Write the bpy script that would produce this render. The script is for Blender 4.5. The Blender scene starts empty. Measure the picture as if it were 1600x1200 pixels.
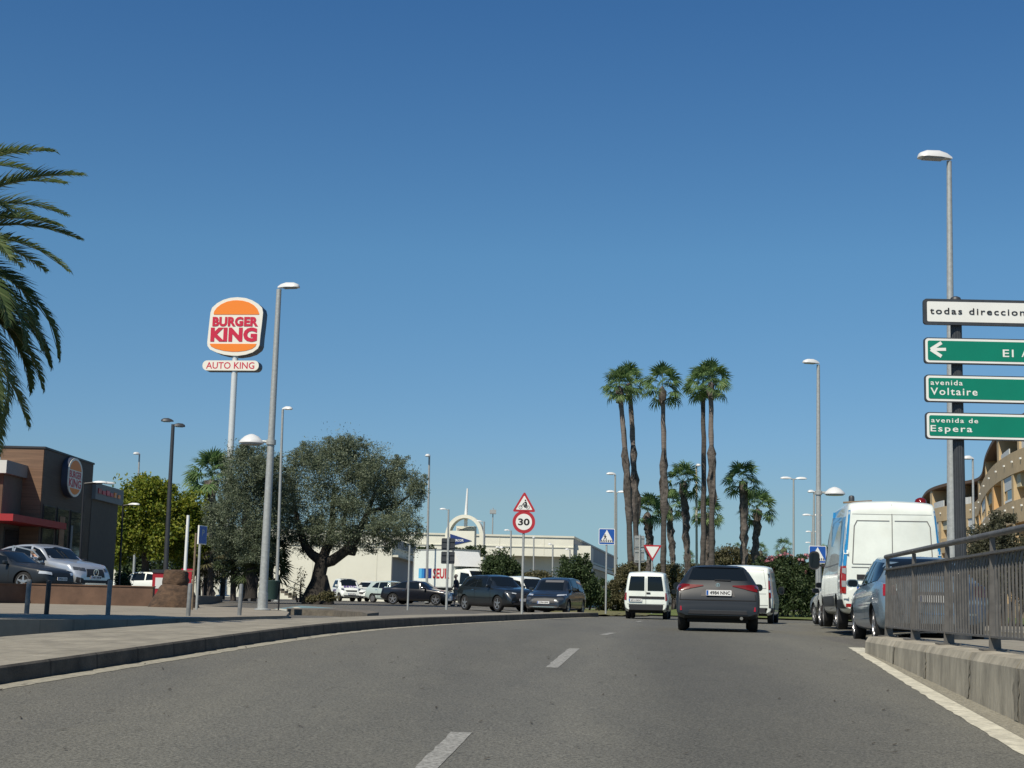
import bpy, bmesh, math, random
import numpy as np
from mathutils import Matrix, Vector, Euler
SC = bpy.context.scene
COL = SC.collection
R = math.radians
PI = math.pi

# ------------------------------------------------------------------ camera, sky, sun, exposure
FPX, PITCH, ROLL = 2311.0, R(8.38), R(1.375)
cam_d = bpy.data.cameras.new('camera')
cam_d.sensor_width = 36.0
cam_d.lens = FPX / 1600 * 36
cam_d.clip_start, cam_d.clip_end = 0.1, 6000
cam = bpy.data.objects.new('camera', cam_d)
COL.objects.link(cam)
CM = (Matrix.Rotation(R(90) + PITCH, 3, 'X') @ Matrix.Rotation(ROLL, 3, 'Z'))
cam.matrix_world = CM.to_4x4()
SC.camera = cam
SUN_EL, SUN_AZ = 50.0, 30.0          # azimuth measured from straight behind the viewer towards the left
world = bpy.data.worlds.new('World'); SC.world = world; world.use_nodes = True
wn = world.node_tree.nodes; wl = world.node_tree.links
bg = wn['Background']
sky = wn.new('ShaderNodeTexSky'); sky.sky_type = 'NISHITA'; sky.sun_disc = False
sky.sun_elevation = R(SUN_EL); sky.sun_rotation = R(180 + SUN_AZ)
sky.altitude = 0; sky.air_density = .8; sky.dust_density = 0.1; sky.ozone_density = 2
# grade the sky by elevation: deeper blue aloft, less yellow at the horizon
wtc = wn.new('ShaderNodeTexCoord'); wsx = wn.new('ShaderNodeSeparateXYZ'); wrp = wn.new('ShaderNodeValToRGB'); wmx = wn.new('ShaderNodeMix')
wmx.data_type = 'RGBA'; wmx.blend_type = 'MULTIPLY'; wmx.inputs[0].default_value = 1
wl.new(wtc.outputs['Generated'], wsx.inputs[0]); wl.new(wsx.outputs[2], wrp.inputs[0])
wel = wrp.color_ramp.elements; wel[0].position = .017; wel[0].color = (.35, .50, .63, 1); wel[1].position = .387; wel[1].color = (.39, .735, .96, 1)
e_ = wel.new(.066); e_.color = (.50, .60, .64, 1); e_ = wel.new(.108); e_.color = (.515, .68, .76, 1); e_ = wel.new(.23); e_.color = (.53, .83, .92, 1)
wl.new(sky.outputs[0], wmx.inputs[6]); wl.new(wrp.outputs[0], wmx.inputs[7])
wl.new(wmx.outputs[2], bg.inputs[0]); bg.inputs[1].default_value = 0.105
sun_d = bpy.data.lights.new('sun', 'SUN'); sun_d.energy = 5.0; sun_d.angle = R(0.5); sun_d.color = (1, .92, .78)
sun = bpy.data.objects.new('sun', sun_d); COL.objects.link(sun)
sdir = Vector((-math.sin(R(SUN_AZ)) * math.cos(R(SUN_EL)), -math.cos(R(SUN_AZ)) * math.cos(R(SUN_EL)), math.sin(R(SUN_EL))))
sun.rotation_euler = sdir.to_track_quat('Z', 'Y').to_euler()
sun.location = sdir * 60
SC.view_settings.view_transform = 'Standard'; SC.view_settings.look = 'None'
SC.view_settings.exposure = 0.0; SC.view_settings.gamma = 1.0

# ------------------------------------------------------------------ measuring helpers
def ray(px, py):
    return CM @ Vector(((px - 800) / FPX, -(py - 600) / FPX, -1))
def at(px, py, Y):
    d = ray(px, py); t = Y / d.y
    return Vector((d.x * t, Y, d.z * t))
def sstep(a, b, v):
    t = np.clip((v - a) / (b - a), 0, 1); return t * t * (3 - 2 * t)
def softp(v):
    return np.where(v > 30, v, np.log1p(np.exp(np.minimum(v, 30))))
def H(X, Y):
    X = np.asarray(X, float); Y = np.asarray(Y, float)
    g = -.52 - .035 * 2.5 * softp((24 - Y) / 2.5)
    g = g + .005 * (np.clip(Y, 45, 112) - 45) * sstep(0, 5, .05 * Y - 1.0 - X) * sstep(45, 50, Y)
    g = g + .16 * sstep(-.4, 1.2, X - (5.95 + .125 * (Y - 22))) * sstep(22.8, 25, Y) * (1 - .6 * sstep(27, 34, Y)) * (1 - sstep(45, 60, Y))
    return g
def hit(px, py, dz=0.0):
    d = ray(px, py); lo, hi = 2.0, 400.0
    f = lambda Y: d.z * Y / d.y - (float(H(d.x * Y / d.y, Y)) + dz)
    Y = 4.0
    while f(Y) > 0 and Y < 400: Y += .25
    a, b = Y - .25, Y
    for _ in range(30):
        m = (a + b) / 2
        if f(m) > 0: a = m
        else: b = m
    return Vector((d.x * a / d.y, a, d.z * a / d.y))

# ------------------------------------------------------------------ materials
def lin(r, g, b):
    f = lambda c: (c / 255 / 12.92 if c / 255 <= .04045 else ((c / 255 + .055) / 1.055) ** 2.4)
    return (f(r), f(g), f(b), 1)
def mat(name, col, rough=.6, metal=0., coat=0., spec=.5, var=0., vscale=3., bump=0., bscale=40., stretch=None, col2=None, emit=None):
    m = bpy.data.materials.new(name); m.use_nodes = True
    nt = m.node_tree; p = nt.nodes['Principled BSDF']
    c = col if len(col) == 4 else (*col, 1)
    p.inputs['Base Color'].default_value = c
    p.inputs['Roughness'].default_value = rough; p.inputs['Metallic'].default_value = metal
    p.inputs['Coat Weight'].default_value = coat; p.inputs['Specular IOR Level'].default_value = spec
    p.inputs['Coat Roughness'].default_value = .04
    if var or bump:
        tc = nt.nodes.new('ShaderNodeTexCoord'); mp = nt.nodes.new('ShaderNodeMapping')
        nt.links.new(tc.outputs['Object'], mp.inputs[0])
        if stretch: mp.inputs['Scale'].default_value = stretch
        if var:
            n = nt.nodes.new('ShaderNodeTexNoise'); n.inputs['Scale'].default_value = vscale; n.inputs['Detail'].default_value = 8; n.inputs['Roughness'].default_value = .65
            nt.links.new(mp.outputs[0], n.inputs[0])
            rp = nt.nodes.new('ShaderNodeValToRGB')
            c2 = col2 or tuple(x * (1 - var) for x in c[:3]) + (1,)
            rp.color_ramp.elements[0].position = .32; rp.color_ramp.elements[1].position = .68
            rp.color_ramp.elements[0].color = c2
            rp.color_ramp.elements[1].color = c if col2 else tuple(min(1, x * (1 + var * .5)) for x in c[:3]) + (1,)
            nt.links.new(n.outputs[0], rp.inputs[0]); nt.links.new(rp.outputs[0], p.inputs['Base Color'])
        if bump:
            n2 = nt.nodes.new('ShaderNodeTexNoise'); n2.inputs['Scale'].default_value = bscale; n2.inputs['Detail'].default_value = 6
            nt.links.new(mp.outputs[0], n2.inputs[0])
            b = nt.nodes.new('ShaderNodeBump'); b.inputs['Strength'].default_value = bump; b.inputs['Distance'].default_value = .02
            nt.links.new(n2.outputs[0], b.inputs['Height']); nt.links.new(b.outputs[0], p.inputs['Normal'])
    if emit:
        p.inputs['Emission Color'].default_value = c; p.inputs['Emission Strength'].default_value = emit
    return m
def leafmat(name, cols, trans=.3, rough=.55):
    m = bpy.data.materials.new(name); m.use_nodes = True
    nt = m.node_tree; p = nt.nodes['Principled BSDF']; out = nt.nodes['Material Output']
    g = nt.nodes.new('ShaderNodeNewGeometry'); rp = nt.nodes.new('ShaderNodeValToRGB')
    nt.links.new(g.outputs['Random Per Island'], rp.inputs[0])
    el = rp.color_ramp.elements
    el[0].color = (*cols[0], 1); el[1].color = (*cols[-1], 1)
    for i, c in enumerate(cols[1:-1]):
        e = el.new((i + 1) / (len(cols) - 1)); e.color = (*c, 1)
    nt.links.new(rp.outputs[0], p.inputs['Base Color']); p.inputs['Roughness'].default_value = rough; p.inputs['Specular IOR Level'].default_value = .3
    t = nt.nodes.new('ShaderNodeBsdfTranslucent'); nt.links.new(rp.outputs[0], t.inputs[0])
    mx = nt.nodes.new('ShaderNodeMixShader'); mx.inputs[0].default_value = trans
    nt.links.new(p.outputs[0], mx.inputs[1]); nt.links.new(t.outputs[0], mx.inputs[2]); nt.links.new(mx.outputs[0], out.inputs[0])
    return m

M = {}
def joints(m, sx, sy, dark=.55, w=.012, rot=0.):
    nt = m.node_tree; p = nt.nodes['Principled BSDF']; src = p.inputs['Base Color'].links[0].from_socket
    tc = nt.nodes.new('ShaderNodeTexCoord'); mp = nt.nodes.new('ShaderNodeMapping'); mp.inputs['Rotation'].default_value = (0, 0, rot); nt.links.new(tc.outputs['Object'], mp.inputs[0])
    bk = nt.nodes.new('ShaderNodeTexBrick'); nt.links.new(mp.outputs[0], bk.inputs[0]); bk.offset = 0.; bk.inputs['Scale'].default_value = 1; bk.inputs['Brick Width'].default_value = sx; bk.inputs['Row Height'].default_value = sy
    bk.inputs['Mortar Size'].default_value = w; bk.inputs['Color1'].default_value = (1, 1, 1, 1); bk.inputs['Color2'].default_value = (.88, .88, .88, 1); bk.inputs['Mortar'].default_value = (dark, dark, dark, 1)
    mx = nt.nodes.new('ShaderNodeMix'); mx.data_type = 'RGBA'; mx.blend_type = 'MULTIPLY'; mx.inputs[0].default_value = 1
    nt.links.new(src, mx.inputs[6]); nt.links.new(bk.outputs[0], mx.inputs[7]); nt.links.new(mx.outputs[2], p.inputs['Base Color'])
def asphalt(name, base, wear=None):
    m = bpy.data.materials.new(name); m.use_nodes = True; nt = m.node_tree; N = nt.nodes; Lk = nt.links; p = N['Principled BSDF']
    tc = N.new('ShaderNodeTexCoord')
    def noise(sc, det, stretch=None, rough=.6):
        n = N.new('ShaderNodeTexNoise'); n.inputs['Scale'].default_value = sc; n.inputs['Detail'].default_value = det; n.inputs['Roughness'].default_value = rough
        if stretch:
            mp = N.new('ShaderNodeMapping'); mp.inputs['Scale'].default_value = stretch; Lk.new(tc.outputs['Object'], mp.inputs[0]); Lk.new(mp.outputs[0], n.inputs[0])
        else: Lk.new(tc.outputs['Object'], n.inputs[0])
        return n
    def ramp(n, a, b, ca, cb):
        r = N.new('ShaderNodeValToRGB'); r.color_ramp.elements[0].position = a; r.color_ramp.elements[1].position = b
        r.color_ramp.elements[0].color = (*ca, 1); r.color_ramp.elements[1].color = (*cb, 1); Lk.new(n.outputs[0], r.inputs[0]); return r
    def mul(a, b):
        x = N.new('ShaderNodeMix'); x.data_type = 'RGBA'; x.blend_type = 'MULTIPLY'; x.inputs[0].default_value = 1
        Lk.new(a, x.inputs[6]); Lk.new(b, x.inputs[7]); return x.outputs[2]
    fine = ramp(noise(46, 4, None, .85), .34, .70, [v * .30 for v in base], [v * 1.95 for v in base])
    mid = ramp(noise(2.2, 6, (1, .35, 1)), .3, .7, (.92, .92, .92), (1.06, 1.05, 1.03))
    big = ramp(noise(.5, 4, (1, .10, 1)), .35, .65, (.89, .89, .90), (1.07, 1.06, 1.03))
    c = mul(mul(fine.outputs[0], mid.outputs[0]), big.outputs[0])
    if wear:
        sx_ = N.new('ShaderNodeSeparateXYZ'); Lk.new(tc.outputs['Object'], sx_.inputs[0])
        def M_(op, a, b):
            q = N.new('ShaderNodeMath'); q.operation = op
            for i, v in enumerate((a, b)):
                if isinstance(v, (int, float)): q.inputs[i].default_value = v
                else: Lk.new(v, q.inputs[i])
            return q.outputs[0]
        nz = noise(.6, 4, (1, .2, 1)).outputs[0]
        u_ = M_('ADD', M_('SUBTRACT', sx_.outputs[0], M_('MULTIPLY', sx_.outputs[1], .10)), M_('MULTIPLY', M_('SUBTRACT', nz, .5), .9))
        r_ = N.new('ShaderNodeValToRGB'); Lk.new(M_('MULTIPLY', M_('ADD', u_, 4.5), 1 / 9.), r_.inputs[0])
        es = r_.color_ramp.elements; es[0].position = 0; es[0].color = (1.06, 1.05, 1.02, 1); es[1].position = 1; es[1].color = (1.08, 1.06, 1.0, 1)
        for ps, cv in ((.16, .98), (.25, .90), (.34, .97), (.41, 1.05), (.46, .92), (.52, .78), (.60, .80), (.68, .93), (.78, 1.04)):
            e = es.new(ps); e.color = (cv, cv * 1.005, cv * 1.0, 1)
        c = mul(c, r_.outputs[0])
    sp = ramp(noise(1.6, 9, (1, .5, 1), .8), .70, .74, (1, 1, 1), (.45, .45, .45))
    c = mul(c, sp.outputs[0])
    Lk.new(c, p.inputs['Base Color']); p.inputs['Roughness'].default_value = .82; p.inputs['Specular IOR Level'].default_value = .35
    b = N.new('ShaderNodeBump'); b.inputs['Strength'].default_value = .5; b.inputs['Distance'].default_value = .008
    nb = noise(60, 3); Lk.new(nb.outputs[0], b.inputs['Height']); Lk.new(b.outputs[0], p.inputs['Normal'])
    return m
M['asphalt'] = asphalt('asphalt', (.124, .121, .104), True)
M['asphalt2'] = asphalt('asphalt_car_park', (.115, .110, .097))
M['paint_line'] = mat('road_paint', (.56, .53, .42), .8, var=.35, vscale=9, bump=.4, bscale=30)
M['paint_old'] = mat('faded_edge_paint', (.40, .37, .28), .85, var=.5, vscale=14, col2=(.19, .18, .145, 1), bump=.4)
M['paint_dash'] = mat('worn_road_paint', (.36, .355, .32), .8, var=.6, vscale=30, col2=(.135, .13, .115, 1), stretch=(1, .6, 1))
M['paint_blue'] = mat('blue_green_paint', (.16, .25, .27), .8, var=.3, vscale=3)
M['pave'] = mat('pavement_concrete', (.285, .258, .20), .85, var=.3, vscale=2.5, bump=.3, bscale=25)
M['pave2'] = mat('plaza_concrete', (.29, .255, .195), .85, var=.25, vscale=1.6, bump=.2)
M['kerb'] = mat('kerb_stone', (.15, .13, .10), .9, var=.4, vscale=5, bump=.4)
M['kerbface'] = mat('shaded_grimy_kerb', (.085, .075, .06), .9, var=.45, vscale=4, bump=.4)  # grimy stone darkened further: the shade on the face is put into the colour
M['concrete'] = mat('stained_concrete', (.36, .325, .25), .85, var=.5, vscale=2.6, bump=.5, bscale=18, stretch=(1, 1, .35))
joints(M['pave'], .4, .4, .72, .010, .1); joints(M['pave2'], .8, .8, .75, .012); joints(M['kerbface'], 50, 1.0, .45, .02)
M['grit'] = mat('gutter_grit', (.28, .26, .20), .9, var=.5, vscale=30, bump=.8, bscale=60)
M['grass'] = mat('dry_grass', (.11, .12, .035), .9, var=.5, vscale=6, bump=.8, bscale=60, col2=(.15, .125, .06, 1))
M['lawn'] = mat('mown_lawn', (.12, .15, .035), .9, var=.4, vscale=3, bump=.8, bscale=60)
M['earth'] = mat('bare_earth', (.20, .15, .10), .95, var=.4, vscale=4, bump=.5)
M['galv'] = mat('galvanised_steel', (.40, .415, .40), .5, .3, var=.2, vscale=14)
M['bollardgrey'] = mat('weathered_bollard', (.20, .21, .21), .6, .2, var=.3, vscale=10)
M['polewhite'] = mat('pale_painted_steel', (.66, .68, .67), .35, .15, var=.06, vscale=4)
M['galv_dark'] = mat('dark_grey_metal', (.055, .06, .066), .5, .3, var=.2, vscale=8)
M['rail'] = mat('railing_paint', (.14, .132, .12), .55, .25, var=.35, vscale=5)
M['black'] = mat('black_metal', (.012, .012, .014), .5)
M['blackpl'] = mat('black_plastic', (.018, .018, .02), .55)
M['white'] = mat('white_enamel', (.76, .77, .74), .4, var=.05)
M['lampw'] = mat('lamp_housing', (.62, .63, .62), .4)
M['lampg'] = mat('lamp_glass', (.28, .30, .31), .15)
M['red'] = mat('sign_red', (.42, .025, .035), .4, var=.08)
M['blue'] = mat('sign_blue', (.015, .09, .36), .4, var=.08)
M['green'] = mat('sign_green', (.0, .19, .115), .38, var=.06)
M['signw'] = mat('sign_white', (.78, .78, .73), .4, var=.04)
M['signk'] = mat('sign_black', (.01, .01, .012), .5)
M['orange'] = mat('bun_orange', (.86, .23, .02), .4)
M['bkred'] = mat('letter_red', (.55, .015, .05), .4)
M['bkside'] = mat('sign_case', (.045, .055, .085), .5)
M['bkwhite'] = mat('sign_cream', (.80, .76, .66), .4)
M['glass'] = mat('car_glass', (.007, .010, .013), .03, spec=.34)
M['winglass'] = mat('window_glass', (.02, .025, .03), .06, spec=.6)
M['tyre'] = mat('tyre_rubber', (.013, .013, .013), .85)
M['alloy'] = mat('alloy_rim', (.45, .45, .46), .3, .8)
M['alloyd'] = mat('dark_rim', (.04, .04, .042), .35, .6)
M['steelrim'] = mat('steel_rim', (.16, .16, .16), .5, .4)
M['tail'] = mat('tail_lens', (.30, .008, .007), .12, coat=1)
M['taildark'] = mat('dark_tail_lens', (.13, .005, .004), .2, coat=.4, spec=.3)
M['head'] = mat('head_lens', (.62, .65, .66), .08, .2, coat=1)
M['headd'] = mat('dark_head_lens', (.05, .055, .06), .08, coat=1)
M['chrome'] = mat('chrome', (.7, .7, .7), .12, 1)
M['plate'] = mat('plate_white', (.72, .72, .70), .45)
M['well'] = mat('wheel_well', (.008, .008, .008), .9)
M['seam'] = mat('panel_seam', (.17, .17, .165), .7)
def paint(name, c, metal=0., rough=.3, dirt=0.):
    return mat(name, c, rough, metal, coat=.8, var=dirt, vscale=2.2)
M['p_grey'] = mat('grey_paint', (.015, .0195, .025), .42, 0, coat=.12, spec=.3)
M['p_white'] = paint('white_paint', (.77, .80, .74), 0, .35, .04)
M['p_dirtyw'] = paint('dusty_white_paint', (.76, .80, .73), 0, .4, .09)
M['p_black'] = paint('black_paint', (.008, .009, .014), .1)
M['p_ink'] = paint('dark_green_grey_paint', (.016, .021, .025), .3)
M['p_char'] = paint('charcoal_paint', (.025, .029, .033), .4)
M['p_silver'] = paint('silver_paint', (.50, .53, .55), .55, .3)
M['p_steel'] = paint('steel_blue_paint', (.19, .27, .33), .35)
M['p_mint'] = paint('pale_green_paint', (.46, .54, .50), .1)
M['p_blue'] = paint('bright_blue_paint', (.02, .24, .52), 0)
M['p_maroon'] = paint('dark_maroon_paint', (.05, .012, .014), .2)

# ------------------------------------------------------------------ mesh building
class MB:
    def __init__(s): s.v = []; s.f = []; s.m = []
    def add(s, verts, faces, mi=0):
        o = len(s.v); s.v += [tuple(v) for v in verts]
        for f in faces: s.f.append([i + o for i in f]); s.m.append(mi)
        return s
    def box(s, c, size, rz=0, mi=0, rot=None):
        hx, hy, hz = [a / 2 for a in size]
        m = rot if rot is not None else Matrix.Rotation(rz, 3, 'Z')
        vs = [Vector(c) + m @ Vector((x, y, z)) for x in (-hx, hx) for y in (-hy, hy) for z in (-hz, hz)]
        return s.add(vs, [(0, 1, 3, 2), (4, 6, 7, 5), (0, 4, 5, 1), (2, 3, 7, 6), (0, 2, 6, 4), (1, 5, 7, 3)], mi)
    def tube(s, pts, rad, n=10, mi=0, cap=True):
        pts = [Vector(p) for p in pts]
        if not hasattr(rad, '__len__'): rad = [rad] * len(pts)
        rings = []
        prev = None
        for i, p in enumerate(pts):
            d = (pts[min(i + 1, len(pts) - 1)] - pts[max(i - 1, 0)]).normalized()
            if prev is None:
                a = Vector((1, 0, 0)) if abs(d.x) < .9 else Vector((0, 1, 0))
                prev = d.cross(a).normalized()
            u = (prev - d * prev.dot(d)).normalized(); prev = u; w = d.cross(u)
            rings.append([p + (u * math.cos(2 * PI * k / n) + w * math.sin(2 * PI * k / n)) * rad[i] for k in range(n)])
        vs = [v for r in rings for v in r]; fs = []
        for i in range(len(pts) - 1):
            for k in range(n):
                a, b = i * n + k, i * n + (k + 1) % n
                fs.append((a, b, b + n, a + n))
        if cap:
            fs.append(tuple(range(n))[::-1]); fs.append(tuple(range((len(pts) - 1) * n, len(pts) * n)))
        return s.add(vs, fs, mi)
    def lathe(s, prof, n=16, c=(0, 0, 0), axis='Z', mi=0, cap=True):
        vs = []; fs = []
        for (r, h) in prof:
            for k in range(n):
                a = 2 * PI * k / n
                p = (r * math.cos(a), r * math.sin(a), h)
                if axis == 'X': p = (p[2], p[0], p[1])
                if axis == 'Y': p = (p[0], p[2], p[1])
                vs.append((p[0] + c[0], p[1] + c[1], p[2] + c[2]))
        for i in range(len(prof) - 1):
            for k in range(n):
                a, b = i * n + k, i * n + (k + 1) % n
                fs.append((a, b, b + n, a + n))
        if cap:
            fs.append(tuple(range(n))[::-1]); fs.append(tuple(range((len(prof) - 1) * n, len(prof) * n)))
        return s.add(vs, fs, mi)
    def prism(s, poly, y0, y1, mi=0, mside=None):       # polygon in x,z extruded along y
        n = len(poly)
        vs = [(x, y0, z) for x, z in poly] + [(x, y1, z) for x, z in poly]
        s.add(vs, [tuple(range(n)), tuple(range(n, 2 * n))[::-1]], mi)
        o = len(s.v) - 2 * n
        for i in range(n):
            j = (i + 1) % n; s.f.append([o + i, o + i + n, o + j + n, o + j]); s.m.append(mi if mside is None else mside)
        return s
    def slab(s, poly, z0, z1, mi=0, mside=None):        # polygon in x,y extruded along z
        n = len(poly)
        vs = [(x, y, z0) for x, y in poly] + [(x, y, z1) for x, y in poly]
        s.add(vs, [tuple(range(n))[::-1], tuple(range(n, 2 * n))], mi)
        o = len(s.v) - 2 * n
        for i in range(n):
            j = (i + 1) % n; s.f.append([o + i, o + j, o + j + n, o + i + n]); s.m.append(mi if mside is None else mside)
        return s
    def mesh(s, name, mats, smooth=0):
        me = bpy.data.meshes.new(name); me.from_pydata(s.v, [], s.f)
        for m in mats: me.materials.append(m)
        if len(mats) > 1: me.polygons.foreach_set('material_index', s.m)
        fixn(me)
        if smooth: smoothen(me, smooth)
        return me
def fixn(me):
    bm = bmesh.new(); bm.from_mesh(me); bmesh.ops.recalc_face_normals(bm, faces=bm.faces); bm.to_mesh(me); bm.free(); me.update()
def smoothen(me, ang):
    me.polygons.foreach_set('use_smooth', [True] * len(me.polygons)); me.set_sharp_from_angle(angle=R(ang))
def link(name, me, parent=None, loc=(0, 0, 0), rz=0):
    o = bpy.data.objects.new(name, me); COL.objects.link(o); o.location = loc; o.rotation_euler = (0, 0, rz)
    if parent: o.parent = parent
    return o
def obj(name, mb, mats, parent=None, smooth=0, loc=(0, 0, 0), rz=0):
    if not isinstance(mats, (list, tuple)): mats = [mats]
    return link(name, mb.mesh(name, mats, smooth), parent, loc, rz)
def tag(o, label, cat, group=None, kind=None):
    if label: o['label'] = label
    if cat: o['category'] = cat
    if group: o['group'] = group
    if kind: o['kind'] = kind
    return o
def thing(name, label, cat, loc, rz=0, group=None):
    o = link(name, None, None, loc, rz); o.empty_display_size = .3
    return tag(o, label, cat, group)
def copytree(root, loc, rz, label, group=None, scale=None):
    r = root.copy(); COL.objects.link(r); r.location = loc; r.rotation_euler = (0, 0, rz)
    if scale: r.scale = scale
    r['label'] = label
    if group: r['group'] = group
    for ch in list(root.children):
        c = ch.copy(); COL.objects.link(c); c.parent = r
        for g in ch.children:
            d = g.copy(); COL.objects.link(d); d.parent = c
    return r
def structure(name, mb, mats, smooth=0, kind='structure'):
    o = obj(name, mb, mats, None, smooth); o['kind'] = kind; return o
_tc = {}
def text(parent, name, s, mt, x, z, w, h, y=-.01, bold=.02, sp=1.0):
    """flat lettering in the x,z plane facing -y, box w x h centred on (x,z)"""
    key = (s, bold, sp)
    if key not in _tc:
        cu = bpy.data.curves.new('lettering', 'FONT'); cu.body = s; cu.size = 1; cu.offset = bold; cu.resolution_u = 3
        cu.space_character = sp + (bold if bold > .03 else 0)
        t = bpy.data.objects.new('lettering', cu); COL.objects.link(t)
        bpy.context.view_layer.update()
        dg = bpy.context.evaluated_depsgraph_get()
        me = bpy.data.meshes.new_from_object(t.evaluated_get(dg))
        n = len(me.vertices); co = np.zeros(n * 3); me.vertices.foreach_get('co', co); co = co.reshape(-1, 3)[:, :2]
        fs = [tuple(p.vertices) for p in me.polygons]
        lo, hi = co.min(0), co.max(0)
        _tc[key] = ((co - (lo + hi) / 2) / (hi - lo), fs)
        bpy.data.objects.remove(t); bpy.data.curves.remove(cu); bpy.data.meshes.remove(me)
    co, fs = _tc[key]
    mb = MB(); mb.add([(x + a * w, y, z + b * h) for a, b in co], fs)
    me = bpy.data.meshes.new(name); me.from_pydata(mb.v, [], mb.f); me.materials.append(mt)
    me.update()
    if me.polygons and me.polygons[0].normal.y > 0: me.flip_normals()
    o = link(name, me, parent)
    return o
def rrect(cx, cz, w, h, r, n=5):
    out = []
    for (sx, sz, a0) in ((1, 1, 0), (-1, 1, 90), (-1, -1, 180), (1, -1, 270)):
        for k in range(n + 1):
            a = R(a0 + 90 * k / n)
            out.append((cx + sx * (w / 2 - r) + r * math.cos(a), cz + sz * (h / 2 - r) + r * math.sin(a)))
    return out
def circ(cx, cz, r, n=28):
    return [(cx + r * math.cos(2 * PI * k / n), cz + r * math.sin(2 * PI * k / n)) for k in range(n)]

# ------------------------------------------------------------------ ground, road, pavements
rng = np.random.default_rng(5)
kp = [hit(*p) for p in ((0, 1075), (75, 1058), (150, 1041.5), (225, 1028), (300, 1017), (375, 1007), (450, 998.5), (525, 990), (600, 983), (680, 976.5), (746, 971.6), (800, 969), (852, 966.5), (915, 964.5), (980, 962.5))]
kY = np.array([p.y for p in kp]); kX = np.array([p.x for p in kp])
_kf = np.polyfit(kY, kX, 4)
def kerbX(Y):
    Y = np.asarray(Y, float); y0, y1 = kY[0] + .5, kY[-1]
    v = np.polyval(_kf, np.clip(Y, y0, y1)); d = np.polyder(_kf)
    return v + np.polyval(d, y0) * np.minimum(Y - y0, 0) + np.polyval(d, y1) * np.maximum(Y - y1, 0)
bp = [hit(*p, .14) for p in ((0, 997.5), (156, 985), (312, 973), (500, 967), (640, 963.5), (820, 961), (940, 959.5))]
bY = np.array([p.y for p in bp]); bX = np.array([p.x for p in bp])
def backX(Y):
    v = np.interp(Y, bY, bX); s = (bX[1] - bX[0]) / (bY[1] - bY[0])
    v = v + np.where(Y < bY[0], (np.asarray(Y) - bY[0]) * s, 0)
    return np.minimum(v, kerbX(Y) - 1.2)
def wallX(Y): return 3.06 + .1017 * np.asarray(Y, float)
WALL_END = 22.3
def sheet(name, Ys, left, right, n, dz, mt, kind='structure'):
    vs = []; fs = []
    for Y in Ys:
        a, b = float(left(Y)), float(right(Y))
        xs = np.linspace(a, b, n); zs = H(xs, np.full(n, Y))
        vs += [(x, Y, z + dz) for x, z in zip(xs, zs)]
    for i in range(len(Ys) - 1):
        for k in range(n - 1):
            a = i * n + k; fs.append((a, a + 1, a + 1 + n, a + n))
    mb = MB(); mb.add(vs, fs)
    o = structure(name, mb, [mt], 30, kind); return o
# ground sheet to the horizon
gx = np.concatenate([[-2500, -900, -400, -200, -120], np.arange(-80, 81, 1.5), [120, 200, 400, 900, 2500]])
gy = np.concatenate([[-60, -30, -15], np.arange(-8, 60, .75), np.arange(60, 130, 2), [140, 160, 200, 260, 350, 500, 900, 1800, 4000]])
GX, GY = np.meshgrid(gx, gy); GZ = H(GX, GY) - .02
mb = MB(); nn = len(gx)
mb.add(np.stack([GX.ravel(), GY.ravel(), GZ.ravel()], 1).tolist(),
       [(i * nn + k, i * nn + k + 1, (i + 1) * nn + k + 1, (i + 1) * nn + k) for i in range(len(gy) - 1) for k in range(nn - 1)])
structure('ground', mb, [M['asphalt2']], 30)
def rightX(Y): return wallX(Y) + .1 if Y < WALL_END else 11.5 + .05 * (Y - 22)
roadY = np.concatenate([np.arange(-6, 62, .5), np.arange(62, 80, 1.)])
sheet('road', roadY, lambda Y: kerbX(Y) - .05, rightX, 40, -.004, M['asphalt'])
# painted lines
def ribbon(name, pts, w0, w1, mt, dz, jit=0.):
    dz -= .004
    """strip along world points (x,y); offsets w0..w1 to the right of travel"""
    vs = []; fs = []
    for i, (x, y) in enumerate(pts):
        a = pts[max(i - 1, 0)]; b = pts[min(i + 1, len(pts) - 1)]
        d = Vector((b[0] - a[0], b[1] - a[1])).normalized(); nrm = (d.y, -d.x)
        for w in (w0 + (rng.normal() * jit if jit else 0), w1 + (rng.normal() * jit * .35 if jit else 0)):
            X, Y = x + nrm[0] * w, y + nrm[1] * w
            vs.append((X, Y, float(H(X, Y)) + dz))
        if i: fs.append((2 * i - 2, 2 * i - 1, 2 * i + 1, 2 * i))
    mb = MB(); mb.add(vs, fs); return structure(name, mb, [mt])
yy = np.arange(6, 60, .18)
ribbon('left_edge_line', [(float(kerbX(y)), y) for y in yy], .05, .27, M['paint_old'], .004, .03)
re = [hit(*p) for p in ((1600, 1166), (1540, 1131), (1480, 1097), (1420, 1061), (1370, 1031), (1332, 1009))]
rY = np.array([p.y for p in re]); rX = np.array([p.x for p in re]); _rf = np.polyfit(rY, rX, 2)
yy = np.arange(3, rY[-1] - .6, .2)
redge = lambda y: float(np.polyval(_rf, max(y, rY[0]))) + (float(np.polyval(np.polyder(_rf), rY[0])) * (y - rY[0]) if y < rY[0] else 0)
ribbon('right_edge_line', [(redge(y), y) for y in yy], -.12, .12, M['paint_line'], .004, .008)
yy = np.arange(3, WALL_END, .25)
sheet('gutter', yy, lambda Y: (redge(Y) + .3 * (wallX(Y) - redge(Y))), lambda Y: wallX(Y) + .02, 3, .002, M['grit'])
def dash(a, b, w):
    A, B = hit(*a), hit(*b); n = 14
    ribbon('lane_dash', [(A.x + (B.x - A.x) * k / n, A.y + (B.y - A.y) * k / n) for k in range(n + 1)], -w / 2, w / 2, M['paint_dash'], .004, .006)
dash((642, 1222), (722, 1144), .15)
dash((862, 1043), (898, 1013), .15)
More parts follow.
